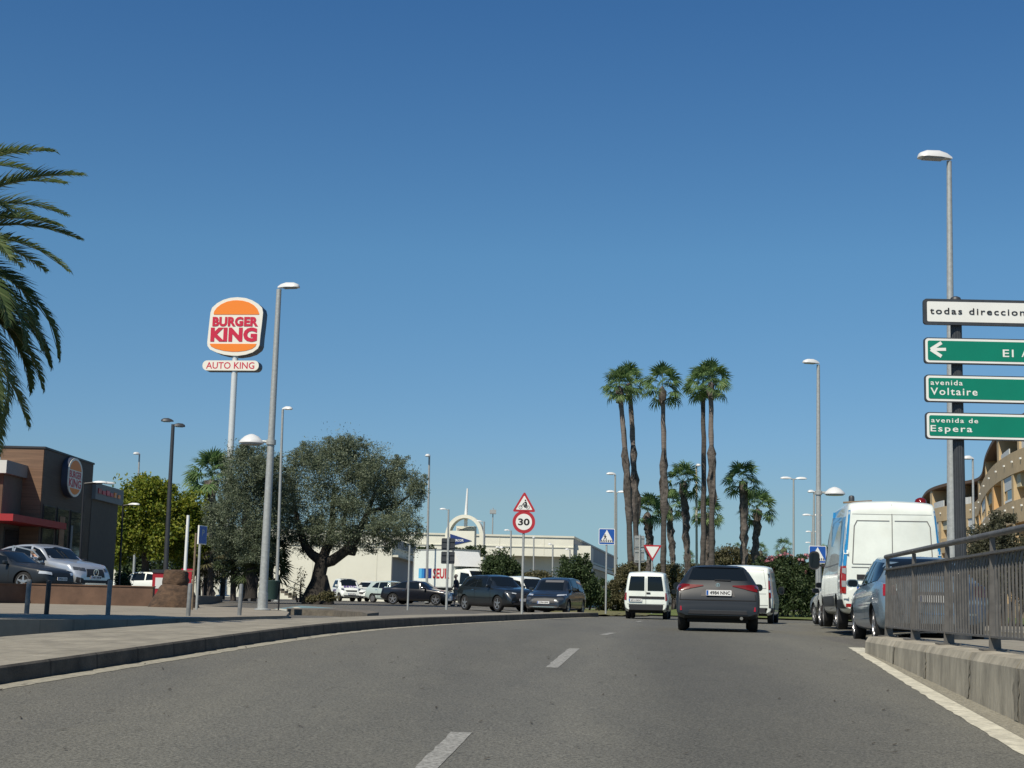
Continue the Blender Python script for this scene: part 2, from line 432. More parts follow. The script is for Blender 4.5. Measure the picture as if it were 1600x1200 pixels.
dash((942, 992), (958, 988.5), .14)
dash((995, 971.5), (1003, 970.2), .13)
# scattered leaf litter and grit on the road
mb = MB(); rl_ = np.random.default_rng(8)
for i in range(240):
    Y_ = 7.5 + 26 * rl_.random() ** 1.3; a_, b_ = float(kerbX(Y_)) + .2, float(rightX(Y_)) - .6
    X_ = a_ + (b_ - a_) * (rl_.random() if i % 3 else rl_.random() ** 5); z_ = float(H(X_, Y_)) + .002; q = rl_.uniform(0, PI); l_ = rl_.uniform(.012, .05)
    c_, s_ = math.cos(q) * l_, math.sin(q) * l_
    mb.add([(X_ - c_, Y_ - s_, z_), (X_ + s_ * .3, Y_ - c_ * .3, z_ + .004), (X_ + c_, Y_ + s_, z_ + .012), (X_ - s_ * .3, Y_ + c_ * .3, z_ + .006)], [(0, 1, 2, 3)])
structure('leaf_litter', mb, [mat('dry_leaf_litter', (.05, .042, .03), .9)], 0, 'stuff')
# left pavement strip with its kerb
ky = np.concatenate([np.arange(-6, 62, .5), [62.]])
def strip3(name, Ys, xa, xb, dz, mt, depth=.2):
    vs = []; fs = []
    for Y in Ys:
        a, b = float(xa(Y)), float(xb(Y)); za, zb = float(H(a, Y)) + dz, float(H(b, Y)) + dz
        zb_r = float(H(b, Y))
        vs += [(a, Y, za - depth), (a, Y, za), (b - .02, Y, zb), (b, Y, zb - .02), (b + .015, Y, zb_r - .06)]
    n = 5
    for i in range(len(Ys) - 1):
        for k in range(n - 1):
            fs.append((i * n + k, i * n + k + 1, (i + 1) * n + k + 1, (i + 1) * n + k))
    fs += [tuple(range(n)), tuple(range((len(Ys) - 1) * n, len(Ys) * n))]
    mb = MB(); mb.add(vs, fs); return structure(name, mb, [mt])
KH = .165
strip3('kerb', ky, lambda Y: kerbX(Y) - .035, kerbX, KH, M['kerbface'])  # thin top edge, so the shade-dark colour covers the face alone
strip3('pavement', ky, backX, lambda Y: kerbX(Y) - .036, KH - .006, M['pave'])
# plaza behind the side road (bollards stand on it), car park level with the terracotta wall, entrance island
def polyslab(name, pix, dz, mt, depth=.3, kind='structure'):
    pts = [hit(*p, dz) if len(p) == 2 else Vector(p) for p in pix]
    mb = MB(); n = len(pts)
    mb.add([tuple(p) for p in pts] + [(p.x, p.y, p.z - depth) for p in pts], [tuple(range(n))])
    for i in range(n):
        j = (i + 1) % n; mb.f.append([i, i + n, j + n, j]); mb.m.append(0)
    me = bpy.data.meshes.new(name); me.from_pydata(mb.v, [], mb.f); me.materials.append(mt)
    bm = bmesh.new(); bm.from_mesh(me); bmesh.ops.triangulate(bm, faces=[f for f in bm.faces if len(f.verts) > 4]); bmesh.ops.recalc_face_normals(bm, faces=bm.faces); bm.to_mesh(me); bm.free()
    o = link(name, me); o['kind'] = kind; return o
PZ = -.345
def flatpoly(name, xy, z, mt, depth=.3):
    mb = MB(); mb.slab(xy, z - depth, z); return structure(name, mb, [mt])
def onz(px, py, z):
    d = ray(px, py); t = z / d.z; return (d.x * t, d.y * t)
flatpoly('plaza', [onz(-260, 971, -.43), onz(0, 970, -.43), onz(200, 970, -.43), onz(380, 965, -.43), onz(447, 963.5, -.43), onz(452, 957.5, -.43),
                   onz(428, 951, -.40), (-11.3, 55), (-11, 62), (-40, 62), (-40, 30)], -.41, M['pave2'], .25)
isl = [onz(448, 950.2, -.37), onz(520, 950.4, -.37), onz(572, 953.2, -.37), onz(592, 957.2, -.37), onz(574, 959, -.37), onz(566, 956.6, -.37), onz(520, 953.6, -.37), onz(450, 951.8, -.37)]
flatpoly('traffic_island', isl, -.365, M['kerb'], .2)
def gpoly(name, pix, dz, mt):
    pts = [hit(*p, 0) for p in pix]
    me = bpy.data.meshes.new(name); bm = bmesh.new(); f = bm.faces.new([bm.verts.new(p) for p in pts])
    bmesh.ops.triangulate(bm, faces=[f]); bmesh.ops.subdivide_edges(bm, edges=bm.edges[:], cuts=7, use_grid_fill=True)
    for v in bm.verts: v.co.z = float(H(v.co.x, v.co.y)) + dz
    bmesh.ops.recalc_face_normals(bm, faces=bm.faces); bm.to_mesh(me); bm.free(); me.materials.append(mt)
    o = link(name, me); o['kind'] = 'structure'; return o
gpoly('bay_marking', [(424, 952), (470, 946.5), (520, 950), (560, 957.5), (460, 958)], .006, M['paint_blue'])
gpoly('bay_arrow', [(427, 952.5), (436, 951.2), (480, 956.2), (462, 957.2)], .012, M['paint_line'])
gpoly('bay_chevron', [(456, 949.2), (464, 948.8), (490, 955.2), (477, 955.4)], .012, M['paint_line'])
gpoly('bay_bar', [(524, 957.0), (528, 956.6), (552, 959), (546, 959.4)], .012, M['paint_line'])
# grass verges and the roundabout lawn
def lawn(name, cx, cy, rx, ry, h, mt):
    vs = [(cx, cy, float(H(cx, cy)) + h)]; fs = []
    nr, na = 8, 64
    for i in range(1, nr + 1):
        for k in range(na):
            a = 2 * PI * k / na; f = i / nr
            X, Y = cx + rx * f * math.cos(a), cy + ry * f * math.sin(a)
            vs.append((X, Y, float(H(X, Y)) + h * (1 - f ** 3) + .06 + rng.normal() * .02))
    for k in range(na): fs.append((0, 1 + k, 1 + (k + 1) % na))
    for i in range(nr - 1):
        for k in range(na):
            a = 1 + i * na + k; b = 1 + i * na + (k + 1) % na; fs.append((a, a + na, b + na, b))
    mb = MB(); mb.add(vs, fs); return structure(name, mb, [mt], 40)
lawn('roundabout_lawn', 20.5, 96, 19, 30, .25, M['lawn'])
lawn('verge', 4.6, 78, 2.6, 12, .1, M['grass'])
# right pavement on its retaining wall
ys = np.arange(-4, WALL_END + .01, .5)
mb = MB()
pr = [(float(wallX(y)) + .30, y) for y in ys] + [(float(wallX(WALL_END)) + .30, WALL_END + .02), (14, WALL_END + .02), (14, -4)]
mb.slab(pr, -1.2, -.385); structure('right_pavement', mb, [M['pave']])
mb = MB(); mb.slab([(9.5, WALL_END + .1), (24, WALL_END + .1), (24, 46), (10.9, 46), (10.4, 36)], -.9, -.36); structure('right_pavement_beyond', mb, [M['pave']])

# retaining kerb wall: cast blocks, each with its own length
wall = thing('retaining_wall', 'low stained concrete kerb wall carrying the dark railing', 'wall', (float(wallX(22.3)), 22.3, -.38))
edges = [-4, -1.2, 1.6, 4.4, 7.2, 10.0, 12.9, 14.9, 17.3, 19.6, 22.3]
wb = wall.location
for a, b in zip(edges[:-1], edges[1:]):
    mb = MB(); prof = []
    for Y in (a + .02, b - .02):
        x = float(wallX(Y)); g = float(H(x, Y)) - .15
        prof.append([(x + .0, Y, g), (x + .015, Y, -.46), (x + .06, Y, -.385), (x + .32, Y, -.372), (x + .32, Y, g)])
    vs = [Vector(p) - wb for r in prof for p in r]; n = 5
    mb.add(vs, [(i, (i + 1) % n, (i + 1) % n + n, i + n) for i in range(n)] + [tuple(range(n)), tuple(range(n, 2 * n))])
    obj('concrete_block', mb, M['concrete'], wall)

M['stain'] = mat('run_off_stain', (.26, .235, .18), .9, var=.6, vscale=9, stretch=(1, 1, .3), bump=.4)
_r = random.Random(6)
for Yj in edges[1:-1]:
    n = 9; L_ = []; R_ = []
    for k in range(n + 1):
        f = k / n; x_ = float(wallX(Yj)); g_ = float(H(x_, Yj)) + .01; z_ = -.462 * (1 - f) + g_ * f; w_ = (.06 + .07 * _r.random()) * (1 - .35 * f)
        for sd, lst in ((-1, L_), (1, R_)):
            yq = Yj + sd * w_ * (.6 + .8 * _r.random()); lst.append(Vector((float(wallX(yq)) + .015 * (1 - f) - .004, yq, z_)) - wb)
    mb = MB(); mb.add(L_ + R_, [(k, k + 1, n + 2 + k, n + 1 + k) for k in range(n)]); obj('joint_stain', mb, M['stain'], wall)
# railing
def railP(Y): return Vector((2.66 + .62 + .0 + .1017 * Y + .12, Y, 0))
rl = thing('railing', 'dark grey metal railing with flat upright bars on the concrete wall', 'railing', tuple(railP(22.2) + Vector((0, 0, -.372))))
ro = rl.location
def rp(Y, z, dx=0): p = railP(Y); return Vector((p.x + dx, p.y, z)) - ro
hr = MB(); Ys = np.linspace(-3.5, 22.3, 30)
hr.tube([rp(y, .80) for y in Ys], .034, 10); obj('handrail', hr, M['rail'], rl, 40)
for nm, z0, z1, wd in (('top_rail', .600, .625, .075), ('bottom_rail', -.245, -.225, .075)):
    mb = MB()
    for y0, y1 in zip(Ys[:-1], Ys[1:]):
        a, b = rp(y0, 0), rp(y1, 0)
        vs = [(a.x - wd / 2, a.y, z0 - ro.z), (a.x + wd / 2, a.y, z0 - ro.z), (a.x + wd / 2, a.y, z1 - ro.z), (a.x - wd / 2, a.y, z1 - ro.z),
              (b.x - wd / 2, b.y, z0 - ro.z), (b.x + wd / 2, b.y, z0 - ro.z), (b.x + wd / 2, b.y, z1 - ro.z), (b.x - wd / 2, b.y, z1 - ro.z)]
        mb.add(vs, [(0, 1, 5, 4), (1, 2, 6, 5), (2, 3, 7, 6), (3, 0, 4, 7)])
    obj(nm, mb, M['rail'], rl)
posts = [22.2, 19.9, 17.6, 15.2, 12.7, 10.2, 7.7, 5.2, 2.7, .2, -2.3]
ang = -math.atan(.1017)
for Y in posts:
    mb = MB(); p = rp(Y, 0)
    q = [(-.075, -.372), (.10, -.372), (.055, .78), (-.035, .78)]
    q2 = [(-.075, -.372), (.10, -.372), (.075, -.26), (-.075, -.26)]
    vs = []
    for dy in (-.007, .007):
        vs += [(p.x - .05, p.y + dy, -.37 - ro.z), (p.x + .075, p.y + dy, -.37 - ro.z), (p.x + .035, p.y + dy, .77 - ro.z), (p.x - .015, p.y + dy, .77 - ro.z)]
    mb.add(vs, [(0, 1, 2, 3), (7, 6, 5, 4), (0, 4, 5, 1), (1, 5, 6, 2), (2, 6, 7, 3), (3, 7, 4, 0)])
    mb.box((p.x, p.y, -.365 - ro.z), (.26, .16, .014))
    obj('post', mb, M['rail'], rl)
def railbar(Y):
    mb = MB(); p = rp(Y, 0)
    z0, z1, zt = -.224 - ro.z, .44 - ro.z, .60 - ro.z
    w = .009
    P = [(-w, z0), (w, z0), (w, z1), (w + .03, zt), (-w + .03, zt), (-w, z1)]
    vs = [(p.x + a, p.y - .011, b) for a, b in P] + [(p.x + a, p.y + .011, b) for a, b in P]; n = 6
    mb.add(vs, [tuple(range(n)), tuple(range(n, 2 * n))[::-1]] + [(i, i + n, (i + 1) % n + n, (i + 1) % n) for i in range(n)])
    return mb
ybar = []
for a, b in zip(posts[:-1], posts[1:]):
    k = int(round((a - b) / .15)); ybar += [a + (b - a) * i / k for i in range(1, k)]
near = [y for y in ybar if 12.6 < y]
for Y in near: obj('bar', railbar(Y), M['rail'], rl)
mb = MB()
for Y in ybar:
    if Y <= 12.6:
        b = railbar(Y); mb.add(b.v, b.f)
o = obj('bar', mb, M['rail'], rl); o['kind'] = 'stuff'

# ------------------------------------------------------------------ vehicles
def ip(pts, y): return float(np.interp(y, [p[0] for p in pts], [p[1] for p in pts]))
class Body:
    def __init__(s, S):
        s.S = S; s.L = S['L']; s.W = S['W']; h = s.L / 2
        ys = set(p[0] for p in S['top']) | set(p[0] for p in S['wf']) | {-h, h}
        ys = sorted(ys); out = []
        for a, b in zip(ys[:-1], ys[1:]):
            n = max(1, int(math.ceil((b - a) / .11)))
            out += [a + (b - a) * i / n for i in range(n)]
        s.ys = out + [ys[-1]]
        s.sec = [s.section(y) for y in s.ys]
    def section(s, y):
        S = s.S
        zt = ip(S['top'], y); zb = ip(S['zb'], y); zs = min(ip(S['belt'], y), zt - .03); w = s.W / 2 * ip(S['wf'], y)
        zs = max(zs, zb + .1); zt = max(zt, zs + .03)
        d = zt - zs; c = min(1, d / S.get('cab', .36)); c = c * c * (3 - 2 * c)
        rw = S['roofw'] * w; ed = S.get('edge', .07); lp = lambda a, b: a + (b - a) * c
        k = zs - zb
        P = [(w * .80, zb), (w * .965, zb + .05), (w * 1.0, zb + .42 * k), (w * .995, zb + .75 * k), (w * S.get('shw', .955), zs),
             (lp(w * .90, rw), lp(zs + .45 * d, zt - ed)), (lp(w * .68, rw * S.get('rw2', .84)), lp(zs + .8 * d, zt - ed * .28)), (0, zt)]
        for _ in range(2):
            Q = [P[0]]
            for a, b in zip(P[:-1], P[1:]):
                Q += [(a[0] * .75 + b[0] * .25, a[1] * .75 + b[1] * .25), (a[0] * .25 + b[0] * .75, a[1] * .25 + b[1] * .75)]
            P = Q + [P[-1]]
        xs = np.array([p[0] for p in P]); zs_ = np.array([p[1] for p in P])
        zs_ = np.maximum.accumulate(zs_ + np.arange(len(zs_)) * 1e-6)
        return xs, zs_
    def xh(s, sec, z):
        xs, zs = sec
        if z < zs[0] or z > zs[-1]: return -1
        return float(np.interp(z, zs, xs))
    def sx(s, y, z):
        sec = s.section(y); return s.xh(sec, min(max(z, sec[1][0]), sec[1][-1]))
    def endY(s, x, z, front):
        idx = range(len(s.ys)) if not front else range(len(s.ys) - 1, -1, -1); prev = None
        for i in idx:
            if s.xh(s.sec[i], z) >= abs(x):
                if prev is None: return s.ys[i]
                a, b = s.ys[prev], s.ys[i]
                for _ in range(12):
                    m = (a + b) / 2
                    if s.xh(s.section(m), z) >= abs(x): b = m
                    else: a = m
                return b
            prev = i
        return s.ys[len(s.ys) // 2]
    def mesh(s):
        mb = MB(); n = len(s.sec[0][0]); N = 2 * n - 1
        for (xs, zs), y in zip(s.sec, s.ys):
            mb.v += [(x, y, z) for x, z in zip(xs, zs)] + [(-x, y, z) for x, z in zip(xs[-2::-1], zs[-2::-1])]
        clad = s.S.get('clad', 0)
        for i in range(len(s.ys) - 1):
            for k in range(N):
                a, b = i * N + k, i * N + (k + 1) % N
                f = [a, b, b + N, a + N]; zc = sum(mb.v[j][2] for j in f) / 4
                mb.f.append(f); mb.m.append(1 if k == N - 1 else (2 if zc < clad else 0))
        mb.f.append(list(range(N))[::-1]); mb.m.append(0); mb.f.append([(len(s.ys) - 1) * N + k for k in range(N)]); mb.m.append(0)
        return mb
def quadgrid(q, nx, ny):
    (a, b, c, d) = [Vector(p) for p in q]; out = []
    for j in range(ny + 1):
        for i in range(nx + 1):
            u, v = i / nx, j / ny
            out.append((a * (1 - u) + b * u) * (1 - v) + (d * (1 - u) + c * u) * v)
    fs = [(j * (nx + 1) + i, j * (nx + 1) + i + 1, (j + 1) * (nx + 1) + i + 1, (j + 1) * (nx + 1) + i) for j in range(ny) for i in range(nx)]
    return out, fs
class Car:
    def __init__(s, S, name, label, cat, pnt, loc, rz, group=None):
        s.S = S; s.B = Body(S); s.paint = pnt
        s.t = thing(name, label, cat, loc, rz, group)
        me = s.B.mesh().mesh('body', [pnt, M['well'], M['blackpl']])
        o = link('body', me, s.t); s.body = o
        cut = MB(); r = S['wr'] * S.get('arch', 1.13); W = S['W'] / 2
        for y in S['axles']:
            for sx in (-1, 1):
                k = len(cut.v); x0, x1 = W - .30, W + .25
                cut.lathe([(r, x0 * sx), (r, x1 * sx)], 28, (0, y, S['wr']), 'X', 1)
        cm = cut.mesh('cut', [pnt, M['well'], M['blackpl']]); co = link('cut', cm); co.location = (0, 0, 0)
        loc0, rz0 = s.t.location.copy(), s.t.rotation_euler.z
        o.parent = None; o.matrix_world = Matrix.Identity(4)
        md = o.modifiers.new('arches', 'BOOLEAN'); md.object = co; md.operation = 'DIFFERENCE'; md.solver = 'EXACT'
        bpy.context.view_layer.update()
        nm = bpy.data.meshes.new_from_object(o.evaluated_get(bpy.context.evaluated_depsgraph_get()))
        o.modifiers.clear(); bpy.data.objects.remove(co); bpy.data.meshes.remove(cm)
        nm.name = 'body'; smoothen(nm, S.get('sharp', 38)); o.data = nm; o.parent = s.t; o.matrix_parent_inverse = Matrix.Identity(4)
        for y in S['axles']:
            for sx in (-1, 1): s.wheel(sx, y)
    def wheel(s, sx, y):
        S = s.S; r = S['wr']; w = S.get('tw', .2); xo = S['W'] / 2 - S.get('inset', .035)
        mb = MB(); rr = r * S.get('rimr', .70)
        mb.lathe([(rr, -w), (r * .93, -w), (r, -w * .8), (r, -w * .2), (r * .95, -.01), (rr, 0), (rr * .97, -.05), (.02, -.06)], 26, (0, 0, 0), 'X', 0)
        for v in range(len(mb.v)): mb.v[v] = (mb.v[v][0] * sx, mb.v[v][1], mb.v[v][2])
        wh = obj('wheel', mb, [M['tyre']], s.t, 35, (xo * sx, y, r))
        rb = MB(); rm = S.get('rim', M['alloy'])
        rb.lathe([(rr, -.045), (rr, -.008), (rr * .90, -.012), (rr * .88, -.04)], 26, (0, 0, 0), 'X', 0, False)
        if S.get('hub', 0):
            rb.lathe([(rr * .92, -.03), (rr * .6, -.012), (rr * .3, -.02), (.001, -.02)], 20, (0, 0, 0), 'X', 0)
        else:
            rb.lathe([(rr * .24, -.04), (rr * .24, -.012), (rr * .1, -.008)], 12, (0, 0, 0), 'X', 0)
            for k in range(5):
                a = 2 * PI * k / 5 + .3; c, sn = math.cos(a), math.sin(a)
                p = lambda rad, t: (rad * c - t * sn, rad * sn + t * c)
                q = [p(rr * .2, -.045), p(rr * .92, -.022), p(rr * .92, .022), p(rr * .2, .045)]
                rb.add([(x, a_, b_) for x in (-.04, -.014) for a_, b_ in q], [(0, 1, 2, 3), (7, 6, 5, 4), (0, 4, 5, 1), (1, 5, 6, 2), (2, 6, 7, 3), (3, 7, 4, 0)])
        for v in range(len(rb.v)): rb.v[v] = (rb.v[v][0] * sx, rb.v[v][1], rb.v[v][2])
        obj('rim', rb, rm, wh, 30)
    def end(s, name, quads, mt, front, off=.012, nx=4, ny=3, parent=None, thick=0):
        """patches lying on the front or rear surface; quads given as four (x,z)"""
        mb = MB(); d = 1 if front else -1
        for q in (quads if isinstance(quads[0][0], (tuple, list)) else [quads]):
            g, fs = quadgrid([(p[0], 0, p[1]) for p in q], nx, ny)
            mb.add([(p.x, s.B.endY(p.x, p.z, front) + d * off, p.z) for p in g], fs)
        o = obj(name, mb, mt, parent or s.t, 50)
        return o
    def side(s, name, quads, mt, sx, off=.008, nx=6, ny=4, parent=None):
        mb = MB()
        for q in (quads if isinstance(quads[0][0], (tuple, list)) else [quads]):
            g, fs = quadgrid([(0, p[0], p[1]) for p in q], nx, ny)
            mb.add([(sx * (s.B.sx(p.y, p.z) + off), p.y, p.z) for p in g], fs)
        return obj(name, mb, mt, parent or s.t, 50)
    def mirror(s, y, z, size=(.20, .10, .14), mt=None, arm=.05):
        for sx in (-1, 1):
            x0 = s.B.sx(y, z - .04)
            mb = MB(); a, b, c = size
            cx = x0 + arm + a / 2
            mb.tube([((x0 - .03) * sx, y, z - c * .35), ((x0 + arm + .02) * sx, y, z - c * .25)], .022, 6, 0)
            P = rrect(cx * sx, z, a, c, min(a, c) * .42, 4)
            P2 = [((px - cx * sx) * .7 + cx * sx, (pz - z) * .7 + z) for px, pz in P]
            n = len(P)
            mb.add([(px, y - b / 2, pz) for px, pz in P] + [(px, y + b * .2, pz) for px, pz in P] + [(px, y + b / 2, pz) for px, pz in P2],
                   [tuple(range(n)), tuple(range(2 * n, 3 * n))] + [(i, (i + 1) % n, (i + 1) % n + n, i + n) for i in range(n)] + [(i + n, (i + 1) % n + n, (i + 1) % n + 2 * n, i + 2 * n) for i in range(n)])
            mo = obj('mirror', mb, mt or s.paint, s.t, 40)
            g = MB(); g.prism(rrect(cx * sx, z, a * .84, c * .8, min(a, c) * .32, 4), y - b / 2 - .006, y - b / 2 - .001)
            obj('mirror_glass', g, M['glass'], mo)
    def plate(s, x, z, txt, front, w=.52, h=.11, off=.03, col=None):
        d = 1 if front else -1; y = max(d * s.B.endY(x, z + h / 2, front), d * s.B.endY(x, z - h / 2, front), d * s.B.endY(x, z, front)) * d
        po = link('number_plate', None); bpy.data.objects.remove(po)
        mb = MB(); mb.prism(rrect(0, 0, w, h, .012, 2), -.006, .006)
        p = obj('number_plate', mb, M['plate'], s.t, 0, (x, y + d * off, z), 0 if not front else PI)
        b = MB(); b.prism([(-w / 2 + .008, -h / 2 + .008), (-w / 2 + .05, -h / 2 + .008), (-w / 2 + .05, h / 2 - .008), (-w / 2 + .008, h / 2 - .008)], -.0085, -.0062)
        obj('blue_band', b, M['blue'], p)
        if txt: text(p, 'lettering', txt, M['signk'], .028, 0, w * .8, h * .62, -.0095, .02)
        return p
def mir(q): return [(-p[0], p[1]) for p in q]
def both(c, name, q, mt, front, **k):
    for m in (q, mir(q)): c.end(name, m, mt, front, **k)

def spec(kind, L, W, Hh, wr=.32, **kw):
    h = L / 2; k = Hh
    S = dict(L=L, W=W, H=Hh, wr=wr, roofw=.78, zb=[(-h, .36), (-h + .35, .24), (0, .20), (h - .5, .22), (h, .30)],
             wf=[(-h, .80), (-h + .05, .88), (-h + .2, .945), (-h + .7, 1), (h - .9, 1), (h - .35, .95), (h - .12, .86), (h, .74)],
             axles=(-h + .85, h - .88))
    nose = [(h - 1.35, .655 * k), (h - .9, .625 * k), (h - .4, .575 * k), (h - .12, .53 * k), (h - .03, .46 * k), (h, .34 * k)]
    if kind == 'hatch':
        S['top'] = [(-h, .37 * k), (-h + .03, .46 * k), (-h + .07, .58 * k), (-h + .15, .66 * k), (-h + .22, .72 * k), (-h + .46, .93 * k), (-h + .58, .965 * k), (-h + 1.3, .995 * k), (-.1, k), (.35, .955 * k), (h - 1.28, .68 * k)] + nose[1:]
        S['belt'] = [(-h, .36 * k), (-h + .2, .66 * k), (-h + .9, .665 * k), (h - 1.3, .61 * k), (h - .4, .535 * k), (h - .1, .48 * k), (h, .32 * k)]
    if kind == 'sedan':
        S['top'] = [(-h, .40 * k), (-h + .03, .55 * k), (-h + .10, .69 * k), (-h + .45, .715 * k), (-h + .62, .725 * k), (-h + 1.25, .93 * k), (-h + 1.6, .985 * k), (-.15, k), (.3, .96 * k), (h - 1.3, .68 * k)] + nose[1:]
        S['belt'] = [(-h, .38 * k), (-h + .15, .64 * k), (-h + .9, .66 * k), (h - 1.3, .61 * k), (h - .4, .535 * k), (h - .1, .48 * k), (h, .32 * k)]
    if kind == 'coupe':
        S['top'] = [(-h, .40 * k), (-h + .03, .50 * k), (-h + .10, .66 * k), (-h + .2, .70 * k), (-h + .9, .86 * k), (-h + 1.5, .955 * k), (-h + 2.1, .995 * k), (.1, k), (.55, .94 * k), (h - 1.35, .70 * k), (h - .9, .67 * k), (h - .4, .61 * k), (h - .12, .54 * k), (h - .02, .44 * k), (h, .36 * k)]
        S['belt'] = [(-h, .38 * k), (-h + .2, .66 * k), (-h + 1, .67 * k), (h - 1.3, .63 * k), (h - .4, .56 * k), (h, .34 * k)]
    if kind == 'suv':
        S['top'] = [(-h, .40 * k), (-h + .03, .50 * k), (-h + .08, .64 * k), (-h + .2, .72 * k), (-h + .5, .93 * k), (-h + .65, .965 * k), (-h + 1.4, .995 * k), (-.1, k), (.35, .955 * k), (h - 1.35, .69 * k), (h - .9, .66 * k), (h - .35, .61 * k), (h - .12, .55 * k), (h - .02, .45 * k), (h, .36 * k)]
        S['belt'] = [(-h, .38 * k), (-h + .2, .65 * k), (-h + .9, .66 * k), (h - 1.3, .62 * k), (h - .35, .56 * k), (h, .34 * k)]
        S['clad'] = .36
    if kind == 'mpv':
        S['top'] = [(-h, .40 * k), (-h + .04, .55 * k), (-h + .12, .68 * k), (-h + .45, .94 * k), (-h + .6, .975 * k), (-h + 1.5, k), (.15, .985 * k), (.6, .93 * k), (h - 1.0, .66 * k), (h - .6, .60 * k), (h - .25, .53 * k), (h - .08, .45 * k), (h, .34 * k)]
        S['belt'] = [(-h, .38 * k), (-h + .2, .60 * k), (-h + .9, .60 * k), (h - 1.0, .56 * k), (h - .25, .46 * k), (h, .32 * k)]
    if kind == 'smart':
        S['top'] = [(-h, .40 * k), (-h + .03, .55 * k), (-h + .10, .70 * k), (-h + .42, .94 * k), (-h + .6, .98 * k), (-.15, k), (.25, .96 * k), (h - .62, .66 * k), (h - .4, .62 * k), (h - .15, .55 * k), (h - .03, .45 * k), (h, .34 * k)]
        S['belt'] = [(-h, .38 * k), (-h + .2, .60 * k), (h - .62, .57 * k), (h - .2, .5 * k), (h, .32 * k)]
        S['axles'] = (-h + .42, h - .42)
    if kind == 'van':       # small van, upright tail
        S['top'] = [(-h, .80 * k), (-h + .02, .88 * k), (-h + .06, .93 * k), (-h + .16, .965 * k), (-h + .6, .99 * k), (-.2, k), (.35, .985 * k), (.65, .93 * k), (h - .95, .62 * k), (h - .5, .55 * k), (h - .15, .47 * k), (h - .03, .38 * k), (h, .3 * k)]
        S['belt'] = [(-h, .52 * k), (h - 1.2, .54 * k), (h - .5, .49 * k), (h, .28 * k)]
        S['wf'] = [(-h, .90), (-h + .03, .945), (-h + .12, .975), (-h + .5, 1), (h - .9, 1), (h - .35, .95), (h - .1, .86), (h, .74)]
        S['zb'] = [(-h, .34), (-h + .3, .26), (h - .5, .24), (h, .3)]; S['roofw'] = .86; S['edge'] = .10; S['rw2'] = .86
    if kind == 'bigvan':
        S['top'] = [(-h, .90 * k), (-h + .02, .945 * k), (-h + .07, .972 * k), (-h + .2, .988 * k), (-h + 1., k), (h - 2.4, k), (h - 2.0, .975 * k), (h - 1.6, .90 * k), (h - .85, .55 * k), (h - .5, .50 * k), (h - .2, .43 * k), (h - .04, .33 * k), (h, .22 * k)]
        S['belt'] = [(-h, .52 * k), (h - 1.2, .50 * k), (h - .5, .44 * k), (h, .2 * k)]
        S['wf'] = [(-h, .93), (-h + .03, .965), (-h + .12, .985), (-h + .5, 1), (h - .9, 1), (h - .35, .95), (h - .1, .86), (h, .74)]
        S['zb'] = [(-h, .40), (-h + .3, .32), (h - .5, .28), (h, .3)]; S['roofw'] = .86; S['edge'] = .11; S['rw2'] = .88; S['axles'] = (-h + 1.05, h - .95)
    S.update(kw); return S
def place(px, Y, py=None, dz=0.0):
    x = at(px, 950, Y).x; return (x, Y, float(H(x, Y)) + dz)

def passenger(S, name, label, pnt, loc, rz, group=None, head=None, plate='', sidewin=None, ws=None, rwin=None, tl=None, grille=None, mirror_m=None, hl=None, dark=False, seams=True, cat='car'):
    c = Car(S, name, label, cat, pnt, loc, rz, group); k, h, W = S['H'], S['L'] / 2, S['W'] / 2
    zb0 = ip(S['belt'], 0)
    ws = ws or ((.70 * k, .935 * k, W * .80, W * .62))
    c.end('windscreen', [(-ws[2], ws[0]), (ws[2], ws[0]), (ws[3], ws[1]), (-ws[3], ws[1])], M['glass'], True, .014, 8, 6)
    rw = rwin or ((.735 * k, .915 * k, W * .74, W * .60))
    c.end('rear_window', [(-rw[2], rw[0]), (rw[2], rw[0]), (rw[3], rw[1]), (-rw[3], rw[1])], M['glass'], False, .012, 8, 5)
    sw = sidewin or [[(-h + .75, .69 * k), (-.55, .665 * k), (-.55, .92 * k), (-h + 1.05, .89 * k)], [(-.47, .66 * k), (.30, .645 * k), (.22, .93 * k), (-.47, .925 * k)], [(.36, .645 * k), (h - 1.55, .64 * k), (.52, .88 * k), (.32, .925 * k)]]
    for sx in (-1, 1):
        for q in sw: c.side('side_window', q, M['glass'], sx, .010)
    hl = hl or [(W * .52, .425 * k), (W * .84, .445 * k), (W * .80, .50 * k), (W * .50, .475 * k)]
    both(c, 'headlight', hl, head or M['head'], True, off=.016)
    tl = tl or [(W * .48, .60 * k), (W * .86, .58 * k), (W * .84, .68 * k), (W * .48, .66 * k)]
    both(c, 'taillight', tl, M['tail'], False, off=.014)
    gr = grille or [(-W * .46, .36 * k), (W * .46, .36 * k), (W * .5, .46 * k), (-W * .5, .46 * k)]
    c.end('grille', gr, M['blackpl'], True, .014)
    c.end('lower_intake', [(-W * .62, .19 * k), (W * .62, .19 * k), (W * .66, .27 * k), (-W * .66, .27 * k)], M['blackpl'], True, .014)
    c.mirror(h - 1.55 if S['L'] > 3.5 else h - .8, .68 * k, mt=mirror_m)
    c.plate(0, .325 * k, plate, True)
    c.plate(0, .50 * k, plate, False)
    if seams:
        for sx in (-1, 1):
            c.side('door_seam', [[(y - .006, .25 * k), (y + .006, .25 * k), (y + .006, .65 * k), (y - .006, .65 * k)] for y in (-.51, h - 1.45)], M['well'], sx, .004, 1, 6)
            c.side('door_handle', [(-.75, .575 * k), (-.58, .575 * k), (-.58, .592 * k), (-.75, .592 * k)], M['chrome'] if not dark else pnt, sx, .02, 2, 1)
    return c

